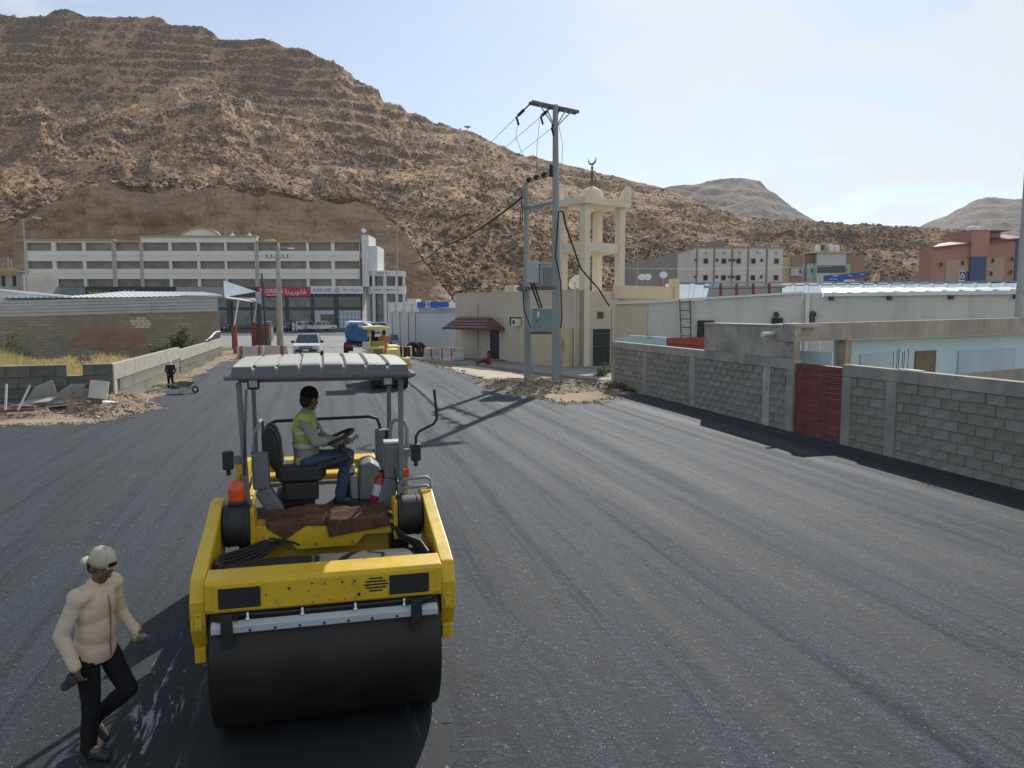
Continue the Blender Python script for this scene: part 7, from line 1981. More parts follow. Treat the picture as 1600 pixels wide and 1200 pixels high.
# scraper, spray bar, nozzles, brackets
MB().span((-.90, -.54, .93), (.90, -.50, 1.158)).build('scraper_board', M_hose, rr)
M_alu = mat('dull_aluminium', (.50, .53, .56), .45, .08, 2, metal=.25, dirt=.25, dirtc=(.33, .33, .33, 1), dscale=2)
sbr = MB().prism([(-.70, 1.045), (-.655, 1.03), (-.60, 1.04), (-.60, 1.11), (-.64, 1.125), (-.70, 1.10)], 'x', -.89, .89).build('spray_bar', M_alu, rr, bevel=.004)
for x in (-.60, -.41, -.22, -.03, .16, .35, .55): MB().cyl((x, -.706, 1.062), (x, -.698, 1.062), .011, n=8).build('bolt', M_hose, sbr)
for x in (-.77, .71):
    b_ = MB().span((x - .045, -.725, .98), (x + .045, -.703, 1.19)).build('bracket', M_hose, rr, bevel=.006)
    MB().span((x - .085, -.66, 1.13), (x - .05, -.56, 1.17)).build('bracket_arm', M_hose, b_); MB().span((x + .05, -.66, 1.13), (x + .085, -.56, 1.17)).build('bracket_arm', M_hose, b_)
    MB().span((x - .035, -.735, .93), (x + .035, -.727, 1.0)).build('bracket_foot', M_hose, b_)
for x in (-.62, -.2, .22, .62):
    nz = MB().cyl((x, -.64, 1.127), (x, -.62, 1.175), .012, n=8).build('nozzle', M_chrome, rr)
    MB().cyl((x, -.645, 1.125), (x, -.64, 1.14), .02, n=8).build('nozzle_nut', M_chrome, nz)
q = MB(); q.tube([(-.85, -.60, 1.155), (-.3, -.615, 1.15), (.3, -.615, 1.152), (.85, -.60, 1.155)], .014, 8); q.build('water_pipe', M_hose, rr)
# vibration motors either side with yellow brackets
for s in (-1, 1):
    x0 = s * .70; x1 = s * .925
    q = MB(); q.cyl((x0, .72, 1.53), (x1, .72, 1.53), .20, n=28); mt = q.build('drum_motor', M_vinyl, rr, bevel=.02)
    MB().cyl((s * .735, .72, 1.53), (s * .755, .72, 1.53), .212, n=28).build('flange', M_vinyl, mt)
    MB().cyl((s * .885, .72, 1.53), (s * .90, .72, 1.53), .207, n=28).build('flange', M_vinyl, mt)
    MB().prism([(.60, 1.32), (.95, 1.32), (.95, 1.60), (.85, 1.70), (.62, 1.70)], 'x', s * .655, s * .695).build('motor_bracket', M_y, rr, bevel=.008)
bc = MB().lathe([(.085, 0), (.085, .03), (.078, .035)], 20, (-.815, .74, 1.735)).build('beacon', M_vinyl, rr)
M_or = mat('beacon_orange', (.62, .085, .012), .22, .1, 4, spec=.6)
MB().lathe([(.078, .036), (.080, .13), (.074, .18), (.055, .215), (.025, .232), (0, .236)], 20, (-.815, .74, 1.735)).build('lens', M_or, bc)
# deck and notched front plate
plate = [(-.66, 1.352), (-.35, 1.352), (-.28, 1.255), (.28, 1.255), (.37, 1.36), (.66, 1.36), (.66, 1.50), (-.66, 1.50)]
MB().prism(plate, 'y', .70, .735).build('front_plate', M_y, rr, bevel=.006)
MB().span((-.655, .737, 1.46), (.655, 1.0, 1.50)).build('deck', M_y, rr, bevel=.005)
for x, z in ((-.30, 1.43), (.25, 1.30), (-.1, 1.30), (.5, 1.44)): MB().cyl((x, .692, z), (x, .702, z), .013, n=8).build('bolt', M_g, rr)
MB().span((-.78, 1.003, .95), (.78, 2.8, 1.455)).build('chassis', M_y, rr, bevel=.02)
MB().prism([(.90, 1.35), (1.0, 1.35), (1.0, .75), (.80, .75)], 'x', -.62, .62).build('belly_plate', M_y, rr)
for s in (-1, 1): MB().span((s * .66, .80, .78), (s * .82, 1.0, 1.34)).build('hydraulic_block', M_hose, rr, bevel=.02)
MB().span((-.80, 1.003, 1.458), (.80, 2.75, 1.50)).build('platform', mat('floor_plate', (.045, .045, .045), .8, .3, 4, .5, 30), rr)
for s in (-1, 1):
    q = MB(); q.prism([(1.0, 1.503), (2.75, 1.503), (2.75, 1.64), (1.2, 1.60)], 'x', s * .74, s * .80); q.build('sill_rail', M_y, rr, bevel=.01)
# rear end
q = MB(); q.prism([(2.78, .9), (4.55, .9), (4.6, 1.3), (4.4, 1.5), (2.95, 1.58), (2.78, 1.56)], 'x', -.72, .72); q.build('engine_hood', M_y, rr, bevel=.03)
MB().span((-.85, 2.70, 1.62), (.85, 2.776, 1.74)).build('rear_rail', M_y, rr, bevel=.01)
rd = MB().cyl((-.93, 3.75, .69), (.93, 3.75, .69), .69, n=48).build('rear_drum', M_drum, rr)
for s in (-1, 1):
    MB().prism([(3.0, 1.2), (3.0, 1.7), (4.2, 1.55), (4.45, 1.0), (3.75, .62), (3.4, .75)], 'x', s * .945, s * 1.06).build('fork_arm', M_y, rr, bevel=.014)
# canopy, posts
q = MB(); n = 8; xs = []; W_ = .86
vsT = []
cols = []
pan = 2 * W_ / n
for i in range(n):
    x = -W_ + i * pan
    cols += [(x + .022, 1), (x + pan - .022, 1)] + ([(x + pan - .012, 0), (x + pan + .012, 0)] if i < n - 1 else [])
rows_ = [(.955, 2.915, 0), (.955, 2.99, 0.6), (.958, 3.04, .95), (.985, 3.056, 1), (1.06, 3.062, 1), (1.2, 3.068, 1), (1.8, 3.085, 1), (2.3, 3.078, 1), (2.62, 3.045, 1), (2.68, 2.98, .4), (2.70, 2.915, 0)]
vs = []
for y, z, h in rows_:
    for x, up in cols:
        crown = -.035 * (x / W_) ** 2 * h
        sx = x * (1.0 if h > .9 else 1.03 if h < .2 else 1.015)
        vs.append((sx, y - (.012 * up if z < 3.05 and y < 1.5 else 0), z + crown - (0.0 if up else .035 * max(h, .2))))
m_ = len(cols); fs = []
for j in range(len(rows_) - 1):
    for i in range(m_ - 1): fs.append((j * m_ + i, j * m_ + i + 1, (j + 1) * m_ + i + 1, (j + 1) * m_ + i))
q.add(vs, fs)
# skirts at the sides and a rolled rim
for s, ci in ((-1, 0), (1, m_ - 1)):
    sv_ = []
    for j, (y, z, h) in enumerate(rows_):
        v = vs[j * m_ + ci]; sv_ += [v, (v[0] + s * .035 * (h > .3), v[1], 2.92 if h > .3 else v[2] - .004)]
    f2 = [(2 * j, 2 * j + 2, 2 * j + 3, 2 * j + 1) for j in range(len(rows_) - 1)]
    q.add(sv_, f2 if s < 0 else [tuple(reversed(f)) for f in f2])
cn = q.build('canopy', M_can, rr); so = cn.modifiers.new('solid', 'SOLIDIFY'); so.thickness = .012; so.offset = -1
bv = cn.modifiers.new('edges', 'BEVEL'); bv.width = .006; bv.segments = 2; bv.limit_method = 'ANGLE'; bv.angle_limit = R(35)
q = MB(); e = .905; q.tube([(-e, .955, 2.915), (e, .955, 2.915)], .022, 8); q.tube([(-e, 2.71, 2.915), (e, 2.71, 2.915)], .022, 8); q.tube([(-e, .955, 2.915), (-e, 2.71, 2.915)], .022, 8); q.tube([(e, .955, 2.915), (e, 2.71, 2.915)], .022, 8)
tag(q.build('canopy_rim', M_g, rr), kind='stuff')
M_fas_shade = mat('shaded_fascia_plastic', (.135, .155, .175), .5, .12, 1.5, dirt=.2, dirtc=(.22, .21, .19, 1))  # grey plastic, with the shade on the canopy front put into its colour
fp_ = MB().prism([(-pan / 2 + .012, 0), (pan / 2 - .012, 0), (pan / 2 - .018, .105), (-pan / 2 + .018, .105)], 'y', -.012, 0).mesh('fascia_panel'); fp_.materials.append(M_fas_shade)
for k in range(8):
    xk = -W_ + (k + .5) * pan; o = bpy.data.objects.new('fascia_panel', fp_); o.location = (xk, .938, 2.925 - .03 * (xk / W_) ** 2 * .3); link(o, cn)
for k in range(7):
    x = -W_ + (k + 1) * pan; MB().cyl((x, 1.07, 3.005), (x, 1.07, 3.03), .014, n=8).build('bolt', M_hose, cn)
MB().span((-.80, 1.05, 2.86), (.80, 1.11, 2.92)).build('canopy_frame', M_g, rr)
MB().span((-.80, 2.46, 2.86), (.80, 2.52, 2.92)).build('canopy_frame', M_g, rr)
def slim(nm, a, b, w, d, m, par=rr, bevel=.006):
    a, b = Vector(a), Vector(b); u = (b - a); L = u.length
    return MB().box((a + b) / 2, (w, d, L), rot=u.to_track_quat('Z', 'Y').to_matrix()).build(nm, m, par, bevel=bevel)
pFL = slim('canopy_post', (-.745, 1.08, 1.50), (-.80, 1.08, 2.86), .075, .05, M_g); slim('canopy_post', (.775, 1.08, 1.50), (.785, 1.08, 2.86), .07, .05, M_g)
slim('canopy_post', (-.76, 2.49, 1.50), (-.78, 2.49, 2.86), .065, .05, M_g); slim('canopy_post', (.77, 2.49, 1.50), (.785, 2.49, 2.86), .065, .05, M_g)
q = MB(); pts = []
for k in range(420):
    t_ = k / 420; z = 2.80 - 1.02 * t_; pts.append((-.725 - .05 * t_ - (.03 if z < 1.95 else 0) + .013 * math.cos(k * .72), 1.03 + .013 * math.sin(k * .72), z))
q.tube(pts, .004, 4); q.build('coiled_cable', M_hose, rr)
for x in (-.655, .645):
    lh = MB().box((x, 1.005, 2.855), (.115, .07, .115)).build('work_lamp', M_hose, rr, bevel=.018)
    MB().box((x, .967, 2.855), (.080, .008, .070)).build('lens', M_lens, lh, bevel=.012)
    MB().span((x - .02, 1.01, 2.91), (x + .02, 1.06, 2.94)).build('lamp_bracket', M_hose, lh)
# control columns beside the platform
def column(pts, w, d, m=M_g):
    for a, b in zip(pts[:-1], pts[1:]): slim('side_column', a, b, w, d, m, bevel=.02)
column([(-.47, 1.22, 1.50), (-.62, 1.22, 1.76)], .17, .16); column([(-.62, 1.22, 1.765), (-.63, 1.22, 2.13)], .19, .16)
column([(.60, 1.22, 1.50), (.69, 1.22, 1.80)], .15, .16); column([(.69, 1.22, 1.805), (.69, 1.22, 2.17)], .165, .16)
column([(.66, 2.2, 1.50), (.66, 2.2, 2.18)], .14, .14)
MB().box((.69, 1.22, 2.19), (.17, .17, .03)).build('column_cap', M_alu, rr, bevel=.01)
q = MB(); q.tube([(-.64, 2.38, 1.55), (-.63, 2.38, 2.17), (-.60, 2.38, 2.26), (-.53, 2.38, 2.29), (.53, 2.38, 2.31), (.63, 2.38, 2.28), (.66, 2.38, 2.18), (.66, 2.3, 2.1)], .021, 8); q.build('rear_hand_rail', M_vinyl, rr)
q = MB(); q.tube([(-.70, 1.2, 2.13), (-.71, 1.55, 2.26), (-.69, 2.2, 2.33), (-.68, 2.40, 2.30), (-.68, 2.42, 1.6)], .021, 8); q.build('hand_rail', M_gl, rr)
q = MB(); q.tube([(.70, 1.55, 2.08), (.72, 1.55, 2.33), (.77, 1.55, 2.38), (.86, 1.5, 2.36), (.89, 1.5, 2.28), (.88, 1.48, 2.05), (.86, 1.45, 1.6)], .021, 8); q.build('hand_rail', M_gl, rr)
MB().span((.70, 2.12, 2.07), (.78, 2.24, 2.18)).build('rail_clamp', M_vinyl, rr, bevel=.01)
for x in (-.93, .94):
    c_ = MB().span((x - .05, 1.10, 1.99), (x + .05, 1.20, 2.17)).build('mirror_clamp', M_vinyl, rr, bevel=.012)
    MB().cyl((x, 1.15, 1.93), (x, 1.15, 2.0), .022, n=8).build('clamp_screw', M_vinyl, c_)
    MB().span((x * .82 if x > 0 else x + .05, 1.11, 2.04), (x - .05 if x > 0 else x * .82, 1.18, 2.12)).build('clamp_arm', M_g, c_)
q = MB(); q.tube([(.94, 1.15, 2.15), (.945, 1.15, 2.25), (.98, 1.15, 2.30), (1.13, 1.15, 2.37), (1.165, 1.15, 2.42), (1.165, 1.15, 2.5), (1.14, 1.15, 2.74)], .015, 8); q.build('mirror_rod', M_vinyl, rr)
MB().span((.80, 1.06, 1.80), (.86, 1.12, 1.92)).build('side_reflector', M_or, rr, bevel=.008)
for dz, dx in ((0, 0), (-.09, -.0)):
    q = MB(); q.tube([(.74 + dx, .95, 1.60 + dz), (.75 + dx, .93, 1.80 + dz), (.80 + dx, .92, 1.85 + dz), (1.02, .90, 1.86 + dz), (1.06, .88, 1.83 + dz), (1.05, .82, 1.76 + dz * .5)], .018, 8); q.build('step_rail', M_gl, rr)
# hoses from the deck to the fork
for k in range(5):
    o = .028 * k
    q = MB(); q.tube([(-.55 + o, .72, 1.36 - o * .3), (-.70 + o * .6, .50, 1.37 - o), (-.82 + o * .4, .25, 1.40 - o), (-.89 + o * .3, .0, 1.46 - o), (-.90 + o * .3, -.2, 1.43)], .017, 7); q.build('hose', M_hose, rr)
    q = MB(); q.tube([(.60 + o * .4, .80, 1.46 - o), (.66 + o * .4, .62, 1.44 - o), (.74 + o * .4, .3, 1.43 - o * .6), (.84 + o * .2, .0, 1.46 - o), (.88, -.2, 1.42)], .017, 7); q.build('hose', M_hose, rr)
q = MB(); q.tube([(-.5, .69, 1.38), (-.38, .68, 1.36), (-.3, .69, 1.33), (-.25, .70, 1.30)], .012, 6); q.build('hose', M_hose, rr)
for s, x in ((-1, -.55), (1, .62)):
    for k in range(3): MB().cyl((x + .03 * k, .70, 1.37), (x + .03 * k, .74, 1.40), .02, n=8).build('hose_fitting', M_alu if k == 0 else M_hose, rr)
q = MB(); q.tube([(.70, 1.0, 1.95), (.72, 1.0, 1.8), (.74, .98, 1.62), (.74, .9, 1.45)], .010, 6); q.build('hose', M_hose, rr)
# seat facing right, its arm boxes, steering
MB().span((-.50, 1.36, 1.50), (-.10, 1.80, 1.66)).build('seat_base', M_vinyl, rr, bevel=.03)
MB().span((-.44, 1.40, 1.66), (-.14, 1.78, 1.80)).build('seat_bellows', M_hose, rr, bevel=.03)
MB().span((-.50, 1.38, 1.80), (.02, 1.86, 1.93)).build('seat', M_vinyl, rr, bevel=.04)
for y0 in (1.36, 1.64):
    MB().prism([(-.52, 1.90), (-.62, 2.12), (-.63, 2.30), (-.58, 2.36), (-.50, 2.34), (-.45, 2.2), (-.42, 1.90)], 'y', y0, y0 + .22).build('backrest', M_vinyl, rr, bevel=.04, seg=3)
MB().span((-.46, 1.24, 1.80), (-.02, 1.36, 1.96)).build('arm_box', M_vinyl, rr, bevel=.025)
q = MB(); q.box((.10, 1.30, 1.99), (.36, .10, .06), rot=Matrix.Rotation(R(-14), 3, 'Y')); q.build('arm_rest', M_vinyl, rr, bevel=.015)
MB().span((-.40, 1.27, 1.60), (-.06, 1.355, 1.79)).build('storage_box', M_hose, rr, bevel=.02)
q = MB(); q.prism([(.34, 1.50), (.62, 1.50), (.60, 1.86), (.50, 1.93), (.38, 1.90)], 'y', 1.50, 1.95); q.build('console', M_g, rr, bevel=.03)
q = MB(); q.tube([(.30, 1.50, 1.50), (.30, 1.50, 1.62), (.25, 1.50, 1.9), (.175, 1.50, 2.16)], [.07, .065, .05, .035], 14); q.build('steering_column', M_vinyl, rr)
q = MB(); q.tube([(.31, 1.47, 1.55), (.30, 1.46, 1.80)], .045, 10); q.build('boot', M_gl, rr)
q = MB()
for k in range(5): q.cyl((.27, 1.47, 1.84 + .017 * k), (.27, 1.47, 1.850 + .017 * k), .055, n=14)
tag(q.build('control_dial', M_alu, rr), kind='stuff')
swm = Matrix.Translation((.145, 1.50, 2.215)) @ Matrix.Rotation(R(-24), 4, 'Y')
q = MB(); torus(q, (0, 0, 0), .185, .015, Matrix.Identity(3), 28, 8); sw = q.build('steering_wheel', M_vinyl, rr); sw.matrix_local = swm
for a in (30, 150, 270): MB().cyl((0, 0, -.03), (.18 * math.cos(R(a)), .18 * math.sin(R(a)), 0), .012, n=6).build('spoke', M_vinyl, sw)
MB().cyl((0, 0, -.06), (0, 0, .0), .045, .035, n=14).build('wheel_hub', M_vinyl, sw)
q = MB(); q.tube([(.22, 1.46, 2.14), (.30, 1.42, 2.20), (.36, 1.41, 2.24)], [.02, .016, .024], 8); q.build('lever', M_gl, rr)
fe = thing('fire_extinguisher', 'red fire extinguisher with a white label standing by the roller right column', 'extinguisher', rw(.50, 1.24, 1.50), RYAW); fe.rotation_euler = (0, R(13), RYAW)
MB().lathe([(.055, 0), (.062, .01), (.062, .33), (.05, .37), (.022, .39), (.02, .41)], 16).build('cylinder', flat('extinguisher_red', (.34, .02, .035), .35), fe)
MB().lathe([(.0632, .17), (.0632, .29)], 16).build('label', M_hl, fe)
MB().box((.01, 0, .43), (.10, .03, .035)).build('valve_handle', M_hose, fe, bevel=.008)
# old carpet pieces thrown over the deck edge
def rug(name, label, outline_fn, nu, nv, th=.012):
    t = MB(); vs = []; fs = []
    for j in range(nv + 1):
        for i in range(nu + 1): vs.append(outline_fn(i / nu, j / nv))
    for j in range(nv):
        for i in range(nu): fs.append((j * (nu + 1) + i, j * (nu + 1) + i + 1, (j + 1) * (nu + 1) + i + 1, (j + 1) * (nu + 1) + i))
    t.add(vs, fs, True); o = t.build(name, M_rug, None, RO, rz=RYAW); s = o.modifiers.new('solid', 'SOLIDIFY'); s.thickness = th; s.offset = 1
    return tag(o, label, 'rug')
def rug_mat():
    t = NT('brown_carpet'); v = t.coords((30, 30, 6)); n = t.noise(1.0, 5, .7, v); n2 = t.noise(4, 5, .6)
    c = t.mix(t.ramp(n2, .35, .65), (.085, .044, .030, 1), (.13, .068, .047, 1)); c = t.mix(t.ramp(n, .52, .72, 0, .7), c, (.25, .145, .10, 1))
    t.bump(t.noise(160, 4, .7), .7, .006); return t.done(c, .95, 0, .1)
M_rug = rug_mat()
def rug1(u, v):
    x = -.57 + 1.20 * u; cr = .016 * math.sin(13 * u + 3 * v) + .010 * math.sin(31 * u + 5 * v)
    tri = max(0, 1 - abs(u - .14) / .16) * .13 + max(0, 1 - abs(u - .5) / .45) * .03 + .012
    if v < .62:
        k = v / .62; return (x + .02 * v, 1.04 - .345 * k, 1.512 + (.055 + .035 * math.sin(4 * u + .5)) * (1 - k) ** .6 * (.55 + .45 * math.sin(k * 5 + u * 4) ** 2) + abs(cr) * (1 - k))
    k = (v - .62) / .38; return (x + .02, .693 - .006 * math.sin(14 * u) * k, 1.512 - k * tri)
def rug2(u, v):
    x = .0 + .60 * u
    if v < .38:
        k = v / .38; return (x - .01 + .02 * v, .95 - .270 * k, 1.530 + .06 * u * (1 - k) + .03 * (1 - k) * math.sin(3 * k + 2 * u) ** 2 + .004 * math.sin(17 * u))
    k = (v - .38) / .62; return (x + .03 * k, .678 + .004 * math.sin(6 * u), 1.528 - .165 * k + .075 * u * k)
rug('carpet', 'long crumpled brown carpet lying along the roller deck edge', rug1, 60, 26)
rug('carpet', 'square brown carpet hanging over the roller front plate', rug2, 30, 26)
# the operator
HIVIS = cloth('hi_vis_lime', (.42, .53, .13), dirt=.5, dirtc=(.46, .48, .30, 1), dscale=6); SILVER = mat('silver_tape', (.50, .51, .47), .5, .1, 5)
GREYS = cloth('grey_shirt_cloth', (.29, .28, .255)); JEANS = cloth('blue_jeans_cloth', (.055, .085, .135), dirt=.35, dirtc=(.10, .12, .15, 1), dscale=7); BEANIE = cloth('dark_cap_cloth', (.014, .012, .016))
Jo = dict(pelvis=(0, 0, .0), chest=(-.01, .0, .34), neck=(.015, .0, .545), head=(.055, .01, .685), lsho=(.03, .185, .475), rsho=(-.01, -.185, .475), lelb=(.15, .27, .24), relb=(.12, -.26, .25), lwri=(.36, .16, .12), rwri=(.37, -.15, .235),
          lhip=(.02, .1, .0), rhip=(.02, -.1, .0), lkne=(.45, .14, .03), rkne=(.44, -.12, .01), lank=(.38, .14, -.40), rank=(.36, -.12, -.41), ltoe=(.52, .15, -.45), rtoe=(.50, -.13, -.455))
op = person('roller operator in a lime hi vis vest and jeans seated at the steering wheel', rw(-.19, 1.60, 2.0), RYAW + R(-2), Jo, SKIN, GREYS, JEANS, SHOE, cap=(BEANIE, 'beanie'), fine=.010, look=(.72, .62, -.18), vest=(HIVIS, SILVER), tuck=True,
            hands=dict(r=((.92, .25, .15), (.1, .25, -.95), 40), l=((.5, -.3, -.8), (.3, .0, -.9), 35)), k=.98)
# ================================================================== DIRT, RUBBLE, PLANTS, SPILLS
def mound(name, label, pts, seed, m, res=(70, 40), base=0.0):
    "irregular heap: pts = (x, y, height, rx, ry)"
    x0 = min(p[0] - p[3] * 1.3 for p in pts); x1 = max(p[0] + p[3] * 1.3 for p in pts); y0 = min(p[1] - p[4] * 1.3 for p in pts); y1 = max(p[1] + p[4] * 1.3 for p in pts)
    X, Y = np.meshgrid(np.linspace(x0, x1, res[0]), np.linspace(y0, y1, res[1]), indexing='ij')
    Z = np.zeros_like(X) - .06
    for (cx, cy, h, rx, ry) in pts:
        r = np.sqrt(((X - cx) / rx) ** 2 + ((Y - cy) / ry) ** 2) + (fbm(X * .9, Y * .9, 4, seed) - .5) * .9
        Z = np.maximum(Z, h * np.clip(1 - r, -.3, 1) ** 1.0 * np.where(r < 1, 1, .3))
    Z = Z + (fbm(X * 2.2, Y * 2.2, 5, seed + 5) - .5) * .22 * np.clip(Z * 4 + .2, 0, 1)
    o = np_mesh(name, np.stack([X, Y, Z + base], -1).reshape(-1, 3), grid_faces(*res)[:, [0, 3, 2, 1]], m)
    tag(o, label, None, None, 'structure'); return X, Y, Z + base
def litter(name, label, XYZ, n, size, mats_cols, sel=None, flat=.5, seed=0):
    "loose fragments over a heap, joined"
    X, Y, Z = XYZ; r = np.random.default_rng(seed)
    i = r.integers(1, X.shape[0] - 1, n * 3); j = r.integers(1, X.shape[1] - 1, n * 3)
    ok = Z[i, j] > (sel if sel is not None else -.05); i, j = i[ok][:n], j[ok][:n]; k = len(i)
    p = np.stack([X[i, j], Y[i, j], Z[i, j]], -1) + np.concatenate([r.normal(0, .12, (k, 2)), np.zeros((k, 1))], 1)
    iv, if_ = ico(); sz = size[0] * (size[1] / size[0]) ** (r.random(k) ** 2.2)
    mv = iv[None] * (1 + (r.random((k, 12, 3)) - .5) * .8) * sz[:, None, None] * (np.array([1, .7, flat]) * (1 + (r.random((k, 1, 3)) - .5) * .8))
    a = r.random(k) * 6.28; c, s = np.cos(a)[:, None], np.sin(a)[:, None]
    P = np.stack([mv[..., 0] * c - mv[..., 1] * s, mv[..., 0] * s + mv[..., 1] * c, mv[..., 2]], -1) + p[:, None, :]
    F = if_[None] + (np.arange(k) * 12)[:, None, None]
    o = np_mesh(name, P.reshape(-1, 3), F.reshape(-1, 3), mats_cols); tag(o, label, None, None, 'stuff')
def rubble_mat(name, a, b, c):
    t = NT(name); w = t.voro(2.2, 'Color'); sp_ = t.n.new('ShaderNodeSeparateColor'); t.l.new(w, sp_.inputs[0])
    col_ = t.mix(t.ramp(sp_.outputs[0], .3, .7), a, b); col_ = t.mix(t.ramp(sp_.outputs[1], .72, .78), col_, c); return t.done(col_, .95, 0, .2)
M_dirt = mat('heap_dirt', (.27, .20, .135), .95, .3, 1.4, .7, 12, .05, dirt=.5, dirtc=(.17, .12, .085, 1), dscale=2)
M_rub = rubble_mat('rubble', (.36, .28, .19, 1), (.22, .165, .115, 1), (.50, .45, .38, 1))
# right: around the pole feet
rp_ = [(PA.x + .2, PA.y - .2, .45, 3.0, 2.2), (PA.x - 1.9, PA.y + .9, .35, 2.2, 2.0), (PA.x + 2.3, PA.y - .2, .35, 2.2, 1.8)]
H1 = mound('dirt', 'heap of dug earth round the pole feet', rp_, 3, M_dirt)
litter('rubble', 'stones and broken bits over the earth round the poles', H1, 3600, (.015, .13), M_rub, .0, .5, 4)
hc = G(118, 640); hc2 = G(60, 655); hc3 = G(165, 650)
lp_ = [(hc.x, hc.y + .8, .70, 2.0, 1.9), (hc3.x - .1, hc3.y + .6, .3, 1.3, 1.3), (hc.x - 1.5, hc.y - 1.0, .35, 2.4, 1.3), (hc3.x - .2, hc3.y + 1.6, .3, 1.6, 1.6)]
H2 = mound('dirt', 'heap of earth before the dark return wall', lp_, 13, M_dirt)
litter('rubble', 'stones and rubbish on the earth heap at the left', H2, 3000, (.015, .11), M_rub, .02, .5, 5)
vp = [lwall_pt(s, .35, 0) for s in (2, 6, 10, 15, 20, 26, 31)]
H3 = mound('dirt', 'low strip of spilled earth along the ribbed wall', [(p.x, p.y, .16, .75, 3.2) for p in vp], 23, M_dirt, (60, 160))
litter('rubble', 'small stones along the foot of the ribbed wall', H3, 1500, (.012, .06), M_rub, .02, .5, 6)
ge = [wall_pt(s, .35) for s in (.2, 1.0, 2.0, 2.9)]
H4 = mound('dirt', 'earth and weeds at the foot of the block wall end', [(p.x, p.y, .16, .8, .7) for p in ge], 33, M_dirt, (40, 40))
litter('rubble', 'small stones at the block wall end', H4, 400, (.02, .10), M_rub, .02, .5, 7)
# broken slabs and scrap leaning on the dark wall
def scrap(name, label, P, dims, rot, m, cat, group=None):
    q = MB(); q.box((0, 0, 0), dims); o = q.build(name, m, None, P, bevel=.012); o.rotation_euler = rot; return tag(o, label, cat, group)
def fwp(px, off, z): s = on_line(px, FA, FP0); n = Vector((-fu.y, fu.x, 0)); n = n if n.y < 0 else -n; p = FA + fu * s + n * off; p.z = z; return p
M_slab = mat('broken_sheet', (.34, .33, .31), .85, .12, 3, dirt=.4, dirtc=(.22, .19, .16, 1))
for k, (px, off, z, w, h, lab) in enumerate(((112, .45, .55, 1.05, .95, 'ribbed broken sheet leaning on the dark wall, left of the earth heap top'), (133, .4, .60, .9, .80, 'broken sheet corner leaning on the dark wall, right of the ribbed one'))):
    t = thing('broken_sheet', lab, 'sheet', fwp(px - 48 + 25 * k, off, z), math.atan2(-fu.y, -fu.x) + .1 * k); t.rotation_euler = (R(14), R(-14 + 20 * k), t.rotation_euler.z)
    q = MB(); q.prism([(-w / 2, -h / 2), (w / 2, -h / 2), (w / 2, h / 2), (-w * .05, h * .42), (-w / 2, -h * .05)], 'y', -.02, .02); q.build('sheet', M_slab, t)
    for j in range(5): x = -w * .38 + w * .19 * j; MB().span((x - .03, -.05, -h * .48), (x + .03, -.022, h * .05 if j < 2 else h * .4)).build('rib', M_slab, t)
for k, (px, off, z, lab) in enumerate(((62, 1.0, .42, 'flat broken board lying uppermost on the scrap pile by the dark wall'), (76, .9, .34, 'broken board lying under the uppermost one on the scrap pile'), (50, 1.1, .30, 'broken board at the left end of the scrap pile'), (92, 1.2, .22, 'broken board sliding off the right of the scrap pile'))):
    scrap('broken_board', lab, fwp(px, off, z), (1.1 - .1 * k, .7, .05), (R(8 - 4 * k), R(-6 + 5 * k), k * .7), M_slab, 'board', 'broken boards on the scrap pile')
scrap('foam_block', 'white foam block standing on the earth heap against the dark wall', fwp(155, .7, .72), (.62, .22, .66), (R(-10), R(8), math.atan2(-fu.y, -fu.x)), mat('foam_white', (.52, .50, .46), .9, .06, 3), 'block')
scrap('rubbish_bag', 'crumpled white bag near the corner of the ribbed wall', fwp(172, 1.0, .22), (.5, .35, .16), (R(5), R(9), .4), M_white, 'bag')
fm = thing('barrier_frame', 'overturned red and white steel frame lying before the scrap pile at the far left', 'frame', G(12, 655) + Vector((0, .4, .1)), R(8))
M_pole2 = mat('pole_white', (.55, .54, .52), .7, .1, 3)
MB().cyl((-1.6, 0, .12), (.6, .1, .16), .05, n=8).build('bar', M_redpaint, fm)
MB().cyl((-.3, 0, .15), (-.45, .5, 1.0), .04, n=8).build('leg', M_pole2, fm); MB().cyl((.1, 0, .15), (.3, .5, .95), .04, n=8).build('leg', M_pole2, fm)
MB().cyl((-.2, -.1, .05), (.7, .1, .05), .035, n=8).build('bar', M_pole2, fm)

# plants
def leaf_mat(name, a, b):
    t = NT(name); n = t.noise(3.0, 4, .6); n2 = t.noise(25, 2, .6); c = t.mix(t.ramp(n, .3, .7), a + (1,), b + (1,)); c = t.mix(t.ramp(n2, .4, .6, 0, .35), c, mul(a, .6)); m = t.done(c, .7, 0, .25)
    tr = t.n.new('ShaderNodeBsdfTranslucent'); t.put(c, tr.inputs['Color']); mx = t.n.new('ShaderNodeMixShader'); mx.inputs[0].default_value = .4
    t.l.new(t.b.outputs[0], mx.inputs[1]); t.l.new(tr.outputs[0], mx.inputs[2]); t.l.new(mx.outputs[0], t.n['Material Output'].inputs['Surface'])
    return m
M_leaf = leaf_mat('bush_leaf', (.045, .062, .020), (.085, .10, .032)); M_leafy = leaf_mat('weed_leaf', (.15, .16, .045), (.22, .20, .07)); M_leafg = leaf_mat('grey_leaf', (.16, .16, .11), (.22, .21, .15)); M_stem = mat('stem_brown', (.12, .085, .055), .9)
